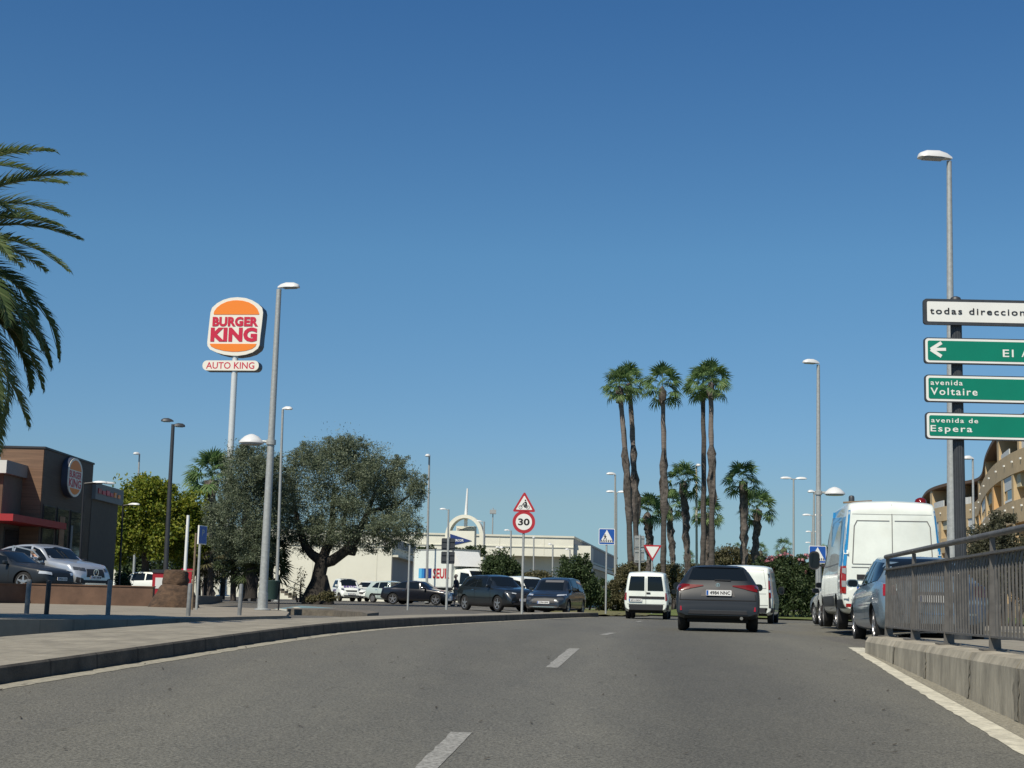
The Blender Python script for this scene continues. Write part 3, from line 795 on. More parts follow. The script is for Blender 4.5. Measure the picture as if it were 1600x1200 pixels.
VEH = 1
if VEH:
    # the grey estate ahead, seen square from behind
    S = spec('hatch', 4.65, 1.80, 1.46, .335, clad=.0, roofw=.68)
    h = S['L'] / 2
    S['top'] = [(-h, .40), (-h + .02, .56), (-h + .05, .74), (-h + .12, .90), (-h + .17, 1.02), (-h + .40, 1.34), (-h + .46, 1.395), (-h + .62, 1.42), (-h + 1.6, 1.455), (-.1, 1.46), (.35, 1.40), (h - 1.28, .98), (h - .9, .91), (h - .4, .80), (h - .14, .70), (h - .03, .58), (h, .5)]
    S['belt'] = [(-h, .38), (-h + .05, .70), (-h + .14, .90), (-h + .4, .97), (h - 1.3, .90), (h - .4, .73), (h, .46)]
    S['wf'] = [(-h, .93), (-h + .03, .965), (-h + .1, .985), (-h + .4, 1), (h - .9, 1), (h - .35, .95), (h - .12, .86), (h, .74)]
    S['zb'] = [(-h, .34), (-h + .2, .27), (0, .2), (h - .5, .22), (h, .3)]
    x, y, z = place(1121.5, 31.9)
    a = -math.atan2(x, y); loc = (x - math.sin(a) * h, y + math.cos(a) * h, z)
    c = Car(S, 'estate_car', 'dark grey estate car driving ahead in the right lane, seen squarely from behind', 'car', M['p_grey'], loc, a)
    c.end('rear_window', [(-.635, 1.095), (.635, 1.095), (.53, 1.365), (-.53, 1.365)], M['glass'], False, .012, 10, 6)
    c.end('rear_spoiler', [(-.55, 1.37), (.55, 1.37), (.50, 1.415), (-.50, 1.415)], M['p_grey'], False, .05, 8, 2)
    c.end('windscreen', [(-.72, 1.0), (.72, 1.0), (.58, 1.37), (-.58, 1.37)], M['glass'], True, .012, 8, 5)
    for sx in (-1, 1):
        for q in ([(-1.75, .99), (-.85, .96), (-.85, 1.33), (-1.6, 1.28)], [(-.78, .96), (.1, .94), (.1, 1.36), (-.78, 1.34)], [(.18, .94), (1.0, .93), (.45, 1.30), (.18, 1.36)]):
            c.side('side_window', q, M['glass'], sx, .010)
        c.side('door_seam', [[(yy_ - .006, .3), (yy_ + .006, .3), (yy_ + .006, .93), (yy_ - .006, .93)] for yy_ in (-.82, .14, 1.05)], M['well'], sx, .004, 1, 6)
    for q in ([(.31, .965), (.60, .905), (.60, .995), (.31, .985)], ):
        both(c, 'inner_taillight', q, M['taildark'], False, off=.014)
    both(c, 'taillight', [(.60, .90), (.84, .85), (.82, 1.01), (.60, .998)], M['taildark'], False, off=.016)
    for sx in (-1, 1): c.side('taillight_side', [(-h + .19, .86), (-h + .48, .93), (-h + .44, .985), (-h + .22, .995)], M['taildark'], sx, .012)
    c.end('tailgate_seam', [[(-.80, .655), (.80, .655), (.80, .672), (-.80, .672)], [(-.815, .66), (-.80, .66), (-.78, .80), (-.795, .80)], [(.80, .66), (.815, .66), (.795, .80), (.78, .80)]], M['well'], False, .006)
    c.end('plate_recess', [(-.36, .745), (.36, .745), (.32, .90), (-.32, .90)], M['blackpl'], False, .006)
    c.plate(0.02, .82, '4984 NNC', False, .54, .118, .035)
    bd = MB(); yy0 = c.B.endY(0, 1.0, False) - .018
    for q in (circ(-.0, .985, .045, 20),):
        n = len(q); bd.add([(x_, yy0, z_) for x_, z_ in q] + [(x_ * .72, yy0, (z_ - .985) * .72 + .985) for x_, z_ in q], [(i, (i + 1) % n, (i + 1) % n + n, i + n) for i in range(n)])
    bd.box((0, yy0, .985), (.02, .004, .075)); obj('badge', bd, M['chrome'], c.t)
    c.end('lower_bumper', [(-.66, .30), (.66, .30), (.60, .44), (-.60, .44)], M['blackpl'], False, .014, 8, 2)
    c.end('bumper_lip', [(-.62, .435), (.62, .435), (.60, .455), (-.60, .455)], M['galv_dark'], False, .012, 8, 1)
    both(c, 'rear_reflector', [(.76, .44), (.80, .44), (.80, .53), (.77, .53)], M['tail'], False, off=.012)
    ex = MB(); ex.tube([(.50, -h + .25, .30), (.50, -h - .01, .29)], .035, 10); obj('exhaust_pipe', ex, M['chrome'], c.t, 40)
    wp = MB(); yw = c.B.endY(0, 1.09, False) - .02; wp.box((.10, yw - .0, 1.095), (.34, .02, .022)); obj('rear_wiper', wp, M['blackpl'], c.t)
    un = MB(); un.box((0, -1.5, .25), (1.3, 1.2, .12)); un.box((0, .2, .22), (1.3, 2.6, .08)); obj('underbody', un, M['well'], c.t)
    both(c, 'headlight', [(.45, .70), (.78, .74), (.74, .84), (.45, .78)], M['head'], True)
    c.mirror(.92, .99, (.23, .12, .16), arm=.03)

    # small white van in the left lane
    S = spec('van', 4.32, 1.69, 1.82, .31, rim=M['steelrim'], hub=1, roofw=.84); h = S['L'] / 2
    x, y, z = place(1009, 56.5); a = R(-8.4); loc = (x - math.sin(a) * h, y + math.cos(a) * h, z)
    c = Car(S, 'small_van', 'small white panel van with two rear windows, ahead in the left lane', 'van', M['p_dirtyw'], loc, a)
    W = S['W'] / 2
    for s_ in (-1, 1): c.end('rear_window', [(s_ * .06, 1.06), (s_ * .66, 1.06), (s_ * .585, 1.60), (s_ * .06, 1.60)], M['glass'], False, .012, 5, 5)
    c.end('door_gap', [[(-.008, .55), (.008, .55), (.008, 1.68), (-.008, 1.68)], [(-.70, .55), (.70, .55), (.70, .565), (-.70, .565)]], M['seam'], False, .006, 1, 6)
    c.end('rub_strip', [(-.64, .755), (.70, .755), (.70, .85), (-.64, .85)], M['blackpl'], False, .018, 6, 1)
    q = [(.73, .70), (.80, .70), (.80, .98), (.73, .98)]; both(c, 'taillight', q, M['tail'], False, off=.016)
    for s_ in (-1, 1): c.side('taillight_side', [(-h + .03, .70), (-h + .16, .70), (-h + .14, .98), (-h + .03, .98)], M['tail'], s_, .01)
    c.end('rear_bumper', [(-.83, .34), (.83, .34), (.83, .54), (-.83, .54)], M['blackpl'], False, .05, 8, 2)
    for s_ in (-1, 1): c.side('bumper_corner', [(-h + .02, .34), (-h + .62, .34), (-h + .60, .54), (-h + .02, .54)], M['blackpl'], s_, .015)
    c.end('door_handle', [(.02, .94), (.17, .94), (.17, 1.0), (.02, 1.0)], M['blackpl'], False, .02)
    c.plate(-.40, .70, '6514 BGC', False, .5, .105, .04)
    for s_ in (-1, 1):
        c.side('side_window', [(.45, 1.02), (h - 1.15, .98), (.9, 1.5), (.45, 1.56)], M['glass'], s_, .01)
        c.side('side_moulding', [(-.9, .56), (h - 1.2, .56), (h - 1.2, .64), (-.9, .64)], M['blackpl'], s_, .012)
        c.side('panel_seam', [[(y_ - .006, .35), (y_ + .006, .35), (y_ + .006, 1.6), (y_ - .006, 1.6)] for y_ in (-.75, .38)], M['seam'], s_, .004, 1, 6)
    c.end('windscreen', [(-.66, 1.14), (.66, 1.14), (.58, 1.68), (-.58, 1.68)], M['glass'], True, .012, 6, 5)
    both(c, 'headlight', [(.5, .72), (.76, .74), (.72, .9), (.5, .86)], M['head'], True)
    c.mirror(h - 1.2, 1.08, (.20, .12, .2), M['blackpl'])
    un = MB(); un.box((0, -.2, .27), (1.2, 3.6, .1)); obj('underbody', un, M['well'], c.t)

    # mid-size white van half hidden by the estate
    S = spec('van', 5.0, 1.96, 1.97, .33, rim=M['steelrim'], hub=1, roofw=.88); h = S['L'] / 2
    x, y, z = place(1162, 50); a = R(-13); loc = (x - math.sin(a) * h, y + math.cos(a) * h, z)
    c = Car(S, 'panel_van', 'white windowless van half hidden behind the dark grey estate car', 'van', M['p_dirtyw'], loc, a)
    c.end('door_panel', [[(-.008, .5), (.008, .5), (.008, 1.85), (-.008, 1.85)], [(.05, 1.16), (.74, 1.16), (.74, 1.172), (.05, 1.172)], [(.05, .98), (.74, .98), (.74, .99), (.05, .99)], [(-.74, .6), (.80, .6), (.80, .612), (-.74, .612)],
                         [(.735, 1.16), (.745, 1.16), (.66, 1.78), (.65, 1.78)], [(.05, 1.77), (.66, 1.77), (.66, 1.78), (.05, 1.78)]], M['seam'], False, .008, 2, 6)
    both(c, 'tail_column', [(.83, .52), (.905, .52), (.84, 1.80), (.80, 1.80)], M['blackpl'], False, off=.012, nx=2, ny=8)
    both(c, 'taillight', [(.82, 1.14), (.90, 1.14), (.885, 1.42), (.815, 1.42)], M['tail'], False, off=.02)
    both(c, 'lower_taillight', [(.83, .86), (.905, .86), (.90, 1.02), (.825, 1.02)], M['taildark'], False, off=.02)
    both(c, 'indicator', [(.82, 1.43), (.88, 1.43), (.875, 1.52), (.815, 1.52)], M['head'], False, off=.02)
    both(c, 'reversing_light', [(.83, 1.035), (.90, 1.035), (.90, 1.11), (.825, 1.11)], M['head'], False, off=.02)
    both(c, 'hinge', [(.77, 1.66), (.86, 1.66), (.86, 1.71), (.77, 1.71)], M['p_white'], False, off=.03)
    c.end('rear_bumper', [(-.95, .36), (.95, .36), (.95, .52), (-.95, .52)], M['blackpl'], False, .06, 8, 2)
    c.end('high_brake_light', [(-.45, 1.86), (-.22, 1.86), (-.22, 1.90), (-.45, 1.90)], M['tail'], False, .02)
    c.plate(-.3, .86, '7302 KLB', False)
    for s_ in (-1, 1):
        c.side('side_window', [(.85, 1.10), (h - 1.15, 1.06), (1.25, 1.65), (.85, 1.70)], M['glass'], s_, .01)
        c.side('bumper_corner', [(-h + .02, .36), (-h + .6, .36), (-h + .55, .52), (-h + .02, .52)], M['blackpl'], s_, .015)
        c.side('panel_seam', [[(y_ - .006, .4), (y_ + .006, .4), (y_ + .006, 1.75), (y_ - .006, 1.75)] for y_ in (-.5, .8)], M['seam'], s_, .004, 1, 6)
    c.end('windscreen', [(-.76, 1.24), (.76, 1.24), (.68, 1.82), (-.68, 1.82)], M['glass'], True, .012, 6, 5)
    both(c, 'headlight', [(.55, .78), (.86, .80), (.82, .98), (.55, .92)], M['head'], True)
    c.mirror(h - 1.2, 1.15, (.2, .12, .28), M['blackpl'])
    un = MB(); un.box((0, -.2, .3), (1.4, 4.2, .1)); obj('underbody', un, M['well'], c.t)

    # tall white and blue van parked on the right
    S = spec('bigvan', 5.55, 2.06, 2.62, .345, rim=M['steelrim'], hub=1, roofw=.85); h = S['L'] / 2
    S['belt'] = [(-h, 1.45), (h - 1.2, 1.36), (h - .5, 1.15), (h, .5)]
    a = R(-7.4); x, y, z = place(1395.5, 29.6); loc = (x - math.sin(a) * h, y + math.cos(a) * h, z + .03)
    c = Car(S, 'tall_van', 'tall white van with blue rear corners parked at the kerb, orange beacon on its roof', 'van', M['p_dirtyw'], loc, a)
    c.end('door_gap', [[(-.008, .62), (.008, .62), (.008, 2.5), (-.008, 2.5)], [(-.80, .60), (.80, .60), (.80, .615), (-.80, .615)], [(-.78, 2.30), (.78, 2.30), (.78, 2.306), (-.78, 2.306)]], M['seam'], False, .008, 2, 8)
    for s_ in (-1, 1):
        x0, x1, x2 = .05 * s_, .80 * s_, .72 * s_
        c.end('door_panel', [[(x0, 2.165), (x2 - .04 * s_, 2.165), (x2 - .04 * s_, 2.18), (x0, 2.18)], [(x2 - .05 * s_, 2.18), (x2 - .03 * s_, 2.18), (x2 + .03 * s_, 2.06), (x2 + .01 * s_, 2.06)],
                             [(x2 + .01 * s_, 2.06), (x2 + .03 * s_, 2.06), (x1 - .01 * s_, 1.32), (x1 - .03 * s_, 1.32)], [(x0, 1.30), (x1 - .02 * s_, 1.30), (x1 - .02 * s_, 1.315), (x0, 1.315)], [(x0, 1.235), (x1, 1.235), (x1, 1.25), (x0, 1.25)]], M['seam'], False, .008, 3, 3)
        c.end('blue_corner', [(.905 * s_, 1.27), (.985 * s_, 1.27), (.905 * s_, 2.50), (.80 * s_, 2.50)], M['p_blue'], False, .014, 3, 10)
        c.side('blue_panel', [(-h + .02, 1.27), (-h + .42, 1.27), (-h + .85, 2.26), (-h + .02, 2.26)], M['p_blue'], s_, .008, 4, 8)
        c.end('taillight', [(.915 * s_, .72), (.995 * s_, .72), (.985 * s_, 1.26), (.905 * s_, 1.26)], M['tail'], False, .022, 2, 6)
        c.end('clear_lens', [[(.916 * s_, .85), (.992 * s_, .85), (.99 * s_, .97), (.914 * s_, .97)], [(.912 * s_, 1.10), (.986 * s_, 1.13), (.984 * s_, 1.22), (.91 * s_, 1.22)]], M['lampg'], False, .03, 2, 2)
        c.end('hinge', [[(.87 * s_, .62), (.97 * s_, .62), (.97 * s_, .70), (.87 * s_, .70)], [(.86 * s_, 1.50), (.95 * s_, 1.50), (.95 * s_, 1.58), (.86 * s_, 1.58)]], M['p_white'], False, .045, 1, 1)
        c.side('taillight_side', [(-h + .01, .72), (-h + .12, .72), (-h + .12, 1.26), (-h + .01, 1.26)], M['tail'], s_, .012, 2, 4)
        c.side('lower_cladding', [(-h + .02, .42), (-h + .62, .42), (-h + .62, .60), (-h + .02, .60)], M['galv_dark'], s_, .02)
        c.side('side_moulding', [[(-h + 1.5, .46), (h - 1.4, .46), (h - 1.4, .68), (-h + 1.5, .68)]], M['galv_dark'], s_, .014)
        c.side('panel_seam', [[(-h + .5, 1.32), (h - 1.6, 1.32), (h - 1.6, 1.334), (-h + .5, 1.334)], [(-h + .5, 2.20), (-h + 2.2, 2.20), (-h + 2.2, 2.212), (-h + .5, 2.212)]] + [[(y_ - .008, .5), (y_ + .008, .5), (y_ + .008, 2.3), (y_ - .008, 2.3)] for y_ in (-.2, 1.05)], M['seam'], s_, .005, 6, 6)
        c.side('side_window', [(1.2, 1.42), (h - 1.05, 1.36), (1.75, 2.05), (1.2, 2.12)], M['glass'], s_, .01)
    c.end('rear_bumper', [(-1.0, .40), (1.0, .40), (1.0, .60), (-1.0, .60)], M['galv_dark'], False, .06, 8, 2)
    both(c, 'fog_light', [(.80, .45), (.92, .45), (.92, .52), (.80, .52)], M['tail'], False, off=.075)
    c.end('door_handle', [(-.70, 1.0), (-.36, 1.0), (-.36, 1.10), (-.70, 1.10)], M['blackpl'], False, .02)
    c.plate(-.45, .86, '', False, .52, .11)
    c.end('windscreen', [(-.80, 1.50), (.80, 1.50), (.72, 2.30), (-.72, 2.30)], M['glass'], True, .012, 6, 5)
    both(c, 'headlight', [(.6, .82), (.9, .85), (.86, 1.1), (.62, 1.02)], M['head'], True)
    c.mirror(h - 1.12, 1.50, (.24, .14, .42), M['blackpl'], .14)
    bk = MB(); bk.lathe([(.06, 0), (.06, .10), (.045, .13), (.01, .14)], 12, (-.70, -1.9, 2.60)); obj('roof_beacon', bk, M['galv_dark'], c.t, 40)
    bk = MB(); bk.lathe([(.12, 0), (.12, .03), (.10, .08), (.05, .11), (.01, .12)], 14, (.66, -2.1, 2.58)); obj('roof_lamp', bk, M['taildark'], c.t, 40)
    bk = MB(); bk.tube([(-.88, -2.0, 2.58), (-.3, -2.0, 2.62)], .02, 6); obj('roof_bar', bk, M['earth'], c.t, 40)
    un = MB(); un.box((0, -.2, .36), (1.5, 4.6, .12)); obj('underbody', un, M['well'], c.t)

    # steel-blue saloon behind the railing
    S = spec('sedan', 4.5, 1.80, 1.50, .32, roofw=.74); h = S['L'] / 2; S['sharp'] = 40
    S['top'] = [(-h, .48), (-h + .03, .82), (-h + .10, 1.03), (-h + .45, 1.075), (-h + .60, 1.09), (-h + 1.05, 1.37), (-h + 1.35, 1.46), (-.1, 1.50), (.35, 1.44), (h - 1.28, 1.0), (h - .9, .93), (h - .4, .82), (h - .14, .72), (h - .03, .6), (h, .5)]
    a = R(-6.5); x, y, z = place(1462, 23.7); loc = (x - math.sin(a) * h, y + math.cos(a) * h, z)
    c = passenger(S, 'saloon_car', 'steel blue saloon car parked behind the end of the dark railing', M['p_steel'], loc, a, rwin=(1.13, 1.42, .68, .56), tl=[(.60, .80), (.86, .78), (.85, .98), (.60, .96)], mirror_m=M['p_steel'])
    c.end('number_recess', [(-.34, .70), (.34, .70), (.32, .86), (-.32, .86)], M['galv_dark'], False, .008)
    c.end('bumper_strip', [(-.8, .50), (.8, .50), (.8, .53), (-.8, .53)], M['chrome'], False, .012, 8, 1)

    # two dark cars further along the kerb
    S = spec('suv', 4.4, 1.82, 1.60, .34); h = S['L'] / 2; a = R(-3); x, y, z = place(1372, 36.6)
    passenger(S, 'parked_car', 'dark maroon car just ahead of the tall white and blue van', M['p_maroon'], (x - math.sin(a) * h, y + math.cos(a) * h, z), a, 'dark cars parked beyond the tall van', mirror_m=M['blackpl'])
    S = spec('hatch', 4.2, 1.76, 1.48, .32); h = S['L'] / 2; a = R(2); x, y, z = place(1362, 42.3)
    passenger(S, 'parked_car', 'black hatchback farthest along the right kerb, mostly hidden by the maroon car', M['p_black'], (x - math.sin(a) * h, y + math.cos(a) * h, z), a, 'dark cars parked beyond the tall van', mirror_m=M['blackpl'])

    # charcoal people carrier, front three-quarter
    def facing(px, Y, rz): x, y, z = place(px, Y); return (x, y, z), rz
    S = spec('mpv', 4.43, 1.83, 1.64, .335, roofw=.72); h = S['L'] / 2
    loc, rz = facing(869, 65.0, R(180 - 16))
    c = passenger(S, 'people_carrier', 'charcoal people carrier facing the road, right of the 30 sign pole', M['p_char'], loc, rz, plate='2784 BRK',
                  ws=(1.06, 1.53, .76, .62), hl=[(.52, .82), (.84, .84), (.82, .90), (.52, .875)], grille=[(-.50, .50), (.50, .50), (.44, .70), (-.44, .70)],
                  sidewin=[[(-1.75, 1.05), (-.75, 1.03), (-.75, 1.50), (-1.5, 1.46)], [(-.68, 1.03), (.28, 1.01), (.28, 1.52), (-.68, 1.51)], [(.34, 1.01), (1.05, .98), (.62, 1.42), (.34, 1.50)]])
    c.end('sun_shade', [(-.50, 1.40), (.30, 1.40), (.30, 1.49), (-.50, 1.49)], M['steelrim'], True, .02)
    c.end('chrome_line', [(-.80, .80), (.80, .80), (.80, .82), (-.80, .82)], M['chrome'], True, .022, 10, 1)
    c.end('bumper_trim', [(-.70, .33), (.70, .33), (.78, .37), (-.78, .37)], M['chrome'], True, .02, 10, 1)
    both(c, 'lower_headlight', [(.58, .62), (.82, .64), (.82, .76), (.56, .74)], M['headd'], True, off=.016)
    # dark SUV turned the other way
    S = spec('suv', 4.55, 1.84, 1.67, .36, roofw=.72); h = S['L'] / 2
    loc, rz = facing(776, 69.0, R(180 + 33))
    c = passenger(S, 'suv', 'dark green-grey SUV in front of the white lorry, wheels turned', M['p_ink'], loc, rz, plate='1868 LJF', head=M['headd'],
                  hl=[(.42, .78), (.84, .84), (.82, .91), (.40, .86)], grille=[(-.40, .56), (.40, .56), (.48, .84), (-.48, .84)])
    c.end('chrome_bar', [(-.66, .42), (.66, .42), (.72, .48), (-.72, .48)], M['chrome'], True, .02, 10, 1)
    both(c, 'running_light', [(.40, .80), (.60, .82), (.60, .86), (.40, .84)], M['head'], True, off=.03)
    bd = MB(); yb = c.B.endY(0, .8, True) + .03; bd.prism([(-.10, .86), (0, .80), (.10, .86), (.06, .76), (0, .73), (-.06, .76)], yb - .01, yb); obj('badge', bd, M['chrome'], c.t)
    # white van behind the SUV
    S = spec('van', 4.4, 1.81, 1.80, .32); h = S['L'] / 2
    loc, rz = facing(818, 77.0, R(180 + 35))
    c = passenger(S, 'white_van', 'white van mostly hidden between the dark SUV and the charcoal people carrier', M['p_white'], loc, rz, ws=(1.12, 1.66, .70, .60), rwin=(1.1, 1.6, .66, .58),
                  sidewin=[[(.2, 1.02), (1.1, .98), (.72, 1.52), (.2, 1.60)]], tl=[(.74, .8), (.84, .8), (.82, 1.2), (.74, 1.2)], mirror_m=M['blackpl'], seams=False, cat='van')
    # black hatchback parked side on
    S = spec('sedan', 4.45, 1.80, 1.43, .33); h = S['L'] / 2
    loc, rz = facing(655, 89.0, R(-90 - 18))
    c = passenger(S, 'black_car', 'black saloon parked side-on left of the white lorry', M['p_black'], loc, rz, plate='5510 HVC', hl=[(.48, .60), (.84, .64), (.82, .73), (.46, .68)])
    # pale green hatchback
    S = spec('hatch', 3.8, 1.64, 1.44, .29, rim=M['steelrim'], hub=1); h = S['L'] / 2
    loc, rz = facing(612, 98.0, R(-90 - 42))
    c = passenger(S, 'small_hatchback', 'pale grey-green hatchback tucked behind the black saloon', M['p_mint'], loc, rz, seams=True)
    for s_ in (-1, 1): c.side('rub_strip', [(-1.0, .50), (.9, .48), (.9, .58), (-1.0, .60)], M['blackpl'], s_, .014)
    # white saloon
    S = spec('hatch', 4.2, 1.76, 1.42, .31); h = S['L'] / 2
    loc, rz = facing(577, 104.0, R(180 - 18))
    passenger(S, 'white_hatchback', 'white hatchback with dark windscreen between the tiny white car and the grey-green one', M['p_white'], loc, rz, head=M['headd'], hl=[(.40, .60), (.82, .66), (.80, .74), (.40, .68)])
    # tiny two-seater
    S = spec('smart', 2.70, 1.66, 1.56, .29, rim=M['steelrim']); h = S['L'] / 2
    loc, rz = facing(540, 103.0, R(180 + 22))
    c = passenger(S, 'city_car', 'tiny white two-seater with purple lettering on its bonnet, beside the olive trunk', M['p_white'], loc, rz, plate='6612 JPN', ws=(1.05, 1.47, .70, .58), rwin=(1.12, 1.46, .66, .54),
                  sidewin=[[(-.75, .96), (.45, .92), (.15, 1.42), (-.6, 1.42)]], hl=[(.44, .72), (.74, .74), (.72, .92), (.46, .90)], grille=[(-.36, .66), (.36, .66), (.42, .76), (-.42, .76)], seams=False)
    M['purple'] = mat('purple_lettering', (.10, .06, .22), .5)
    lt = text(c.t, 'lettering', 'MPE', M['purple'], 0, 0, .92, .22, 0, .02)
    yb = c.B.endY(0, .97, True); lt.location = (0, yb + .03, .985); lt.rotation_euler = (R(-42), 0, PI)
    lt = text(c.t, 'lettering', 'MPE', M['purple'], 0, 0, .8, .2, 0, .02); lt.location = (c.B.sx(.0, .75) + .012, 0, .72); lt.rotation_euler = (0, 0, R(90))
    c.end('dark_roof', [(-.52, 1.48), (.52, 1.48), (.42, 1.54), (-.42, 1.54)], M['black'], True, .02)
    both(c, 'lamp_ring', [(.50, .75), (.68, .76), (.66, .88), (.51, .87)], M['headd'], True, off=.02)

    # cars on the raised restaurant car park
    LOT = -.06
    S = spec('coupe', 4.95, 2.0, 1.70, .385, rimr=.66, clad=.0); h = S['L'] / 2
    x = at(66, 900, 53).x
    c = passenger(S, 'silver_suv', 'silver coupe SUV with its front door open in the restaurant car park', M['p_silver'], (x, 53, LOT), R(-90 - 27), plate='4471 MNB', head=M['headd'],
                  ws=(1.19, 1.60, .80, .62), hl=[(.46, .76), (.86, .80), (.84, .91), (.46, .87)], grille=[(-.44, .56), (.44, .56), (.40, .84), (-.40, .84)],
                  sidewin=[[(-1.75, 1.19), (-.62, 1.15), (-.62, 1.56), (-1.15, 1.48)], [(-.54, 1.15), (.30, 1.13), (.16, 1.60), (-.54, 1.58)], [(.38, 1.13), (1.05, 1.11), (.58, 1.48), (.26, 1.58)]], mirror_m=M['black'])
    yb = c.B.endY(0, .72, True) + .03; bd = MB(); n = 20
    ci = circ(0, .72, .13, n); bd.add([(a_, yb, b_) for a_, b_ in ci] + [(a_ * .8, yb, (b_ - .72) * .8 + .72) for a_, b_ in ci], [(i, (i + 1) % n, (i + 1) % n + n, i + n) for i in range(n)])
    for k in range(3): an = PI / 2 + 2 * PI * k / 3; bd.tube([(0, yb, .72), (.11 * math.cos(an), yb, .72 + .11 * math.sin(an))], .012, 4)
    obj('badge', bd, M['chrome'], c.t)
    both(c, 'side_intake', [(.52, .32), (.86, .36), (.84, .56), (.60, .50)], M['blackpl'], True, off=.016)
    c.end('chin', [(-.55, .30), (.55, .30), (.50, .36), (-.50, .36)], M['chrome'], True, .02)
    for s_ in (-1, 1): c.side('running_board', [(-1.2, .30), (1.0, .30), (1.0, .36), (-1.2, .36)], M['blackpl'], s_, .06, 6, 1)
    dm = MB(); dm.box((0, -.55, .72), (.06, 1.08, .72)); dm.box((0, -1.02, 1.32), (.05, .06, .5)); dm.tube([(0, -.02, 1.08), (0, -.35, 1.42), (0, -1.02, 1.56)], .03, 6)
    do = obj('door', dm, M['p_silver'], c.t, 0, (W_ := c.B.sx(.95, .7) + .02, .98, 0), R(38))
    hb = MB(); hb.box((.045, -.95, .95), (.03, .2, .03)); obj('handle', hb, M['chrome'], do)
    S = spec('sedan', 4.7, 1.83, 1.42, .335, rimr=.74); h = S['L'] / 2
    x = at(6, 900, 50.8).x
    passenger(S, 'grey_saloon', 'dark grey saloon nosing in front of the silver coupe SUV', M['p_grey'], (x, 50.8, LOT), R(-90 - 20), plate='0926 LCR', hl=[(.50, .58), (.85, .62), (.82, .71), (.48, .67)])
    S = spec('hatch', 4.2, 1.75, 1.45, .31); x = at(222, 915, 84).x
    passenger(S, 'white_hatchback', 'white hatchback seen low between the tree trunk and the palm stump', M['p_white'], (x, 84, -.25), R(-90 + 170), seams=False)

    # white box lorry
    lx, ly, lz = place(712, 97.0); rz = R(180 + 42)
    t = thing('box_lorry', 'white box lorry with blue squares and red lettering on its side', 'lorry', (lx, ly, lz), rz); t.scale = (1.07, 1.07, 1.07)
    bx = MB(); bx.box((0, -1.0, 2.15), (2.15, 3.7, 2.3)); bo = obj('cargo_box', bx, M['p_white'], t)
    tr = MB()
    for z_ in (1.02, 3.28):
        tr.box((0, -1.0, z_), (2.19, 3.74, .07))
    for sx in (-1, 1):
        for y_ in (-2.85, .85): tr.box((sx * 1.075, y_, 2.15), (.07, .07, 2.2))
    obj('edge_trim', tr, M['galv'], bo)
    # deflector above the cab: a slightly sagging sheet over a frame
    df = MB(); df.add([(-.95, .86, 3.2), (.95, .86, 3.2), (.95, 1.5, 2.28), (-.95, 1.5, 2.28), (-.95, .86, 2.28), (.95, .86, 2.28)], [(0, 1, 2, 3), (0, 3, 4), (1, 5, 2), (3, 2, 5, 4), (0, 4, 5, 1)])
    obj('wind_deflector', df, M['white'], t)
    S = spec('van', 2.6, 2.0, 2.18, .34, axles=(-9, .42), rim=M['steelrim'], hub=1); h = 1.3
    S['top'] = [(-h, 2.1), (-h + .05, 2.16), (-.4, 2.18), (-.15, 2.12), (.55, 1.28), (.9, 1.14), (1.15, 1.0), (1.27, .8), (1.3, .6)]
    S['belt'] = [(-h, 1.15), (.5, 1.12), (.9, 1.0), (1.3, .55)]; S['wf'] = [(-h, 1), (.6, 1), (1.0, .95), (1.2, .86), (1.3, .76)]; S['zb'] = [(-h, .35), (h, .32)]; S['axles'] = (.42,)
    cc = Car(S, 'cab_tmp', 'tmp', 'tmp', M['p_white'], (0, 0, 0), 0); cab = cc.t
    cc.end('windscreen', [(-.82, 1.33), (.82, 1.33), (.74, 2.02), (-.74, 2.02)], M['glass'], True, .014, 8, 6)
    for sx in (-1, 1): cc.side('side_window', [(-.75, 1.22), (.42, 1.18), (-.02, 1.85), (-.75, 1.92)], M['glass'], sx, .012)
    both(cc, 'headlight', [(.5, .78), (.86, .82), (.84, 1.0), (.5, .92)], M['head'], True)
    cc.end('grille', [(-.45, .62), (.45, .62), (.48, .85), (-.48, .85)], M['blackpl'], True); cc.end('bumper', [(-.9, .36), (.9, .36), (.9, .55), (-.9, .55)], M['blackpl'], True, .03)
    cc.mirror(.5, 1.4, (.2, .12, .38), M['blackpl'], .12)
    for ch in list(cab.children):
        ch.parent = t; ch.location = Vector(ch.location) + Vector((0, 2.15, 0))
        if ch.name.startswith('body'): ch.name = 'cab'
    bpy.data.objects.remove(cab)
    ch_ = MB(); ch_.box((0, -.9, .72), (.9, 4.0, .2)); ch_.box((0, -1.0, .92), (1.9, 3.5, .12)); obj('chassis', ch_, M['black'], t)
    S['axles'] = (-1.9,); cc.t = t
    for sx in (-1, 1): cc.wheel(sx, -1.7)
    # the visible long side of the box is its local +x side
    sq = MB()
    for i, (y0, y1, m_) in enumerate(((-.98, -.68, 0), (-.66, -.36, 1), (-.34, -.04, 2))): pass
    M['sq1'] = mat('pale_blue_decal', (.10, .42, .68), .4); M['sq2'] = mat('mid_blue_decal', (.03, .20, .50), .4); M['sq3'] = mat('navy_decal', (.01, .03, .17), .4); M['decalred'] = mat('red_decal', (.45, .02, .03), .4)
    for y0, y1, m_ in ((-2.35, -2.05, 'sq1'), (-2.05, -1.80, 'sq2'), (-1.80, -1.10, 'sq3')):
        q = MB(); q.add([(1.082, y0, 1.55), (1.082, y1, 1.55), (1.082, y1, 2.15), (1.082, y0, 2.15)], [(0, 1, 2, 3)]); obj('decal', q, M[m_], bo)
    lt = text(bo, 'lettering', 'SEUR', M['decalred'], 0, 0, 1.55, .62, 0, .03); lt.location = (1.084, -.18, 1.84); lt.rotation_euler = (0, 0, R(90))

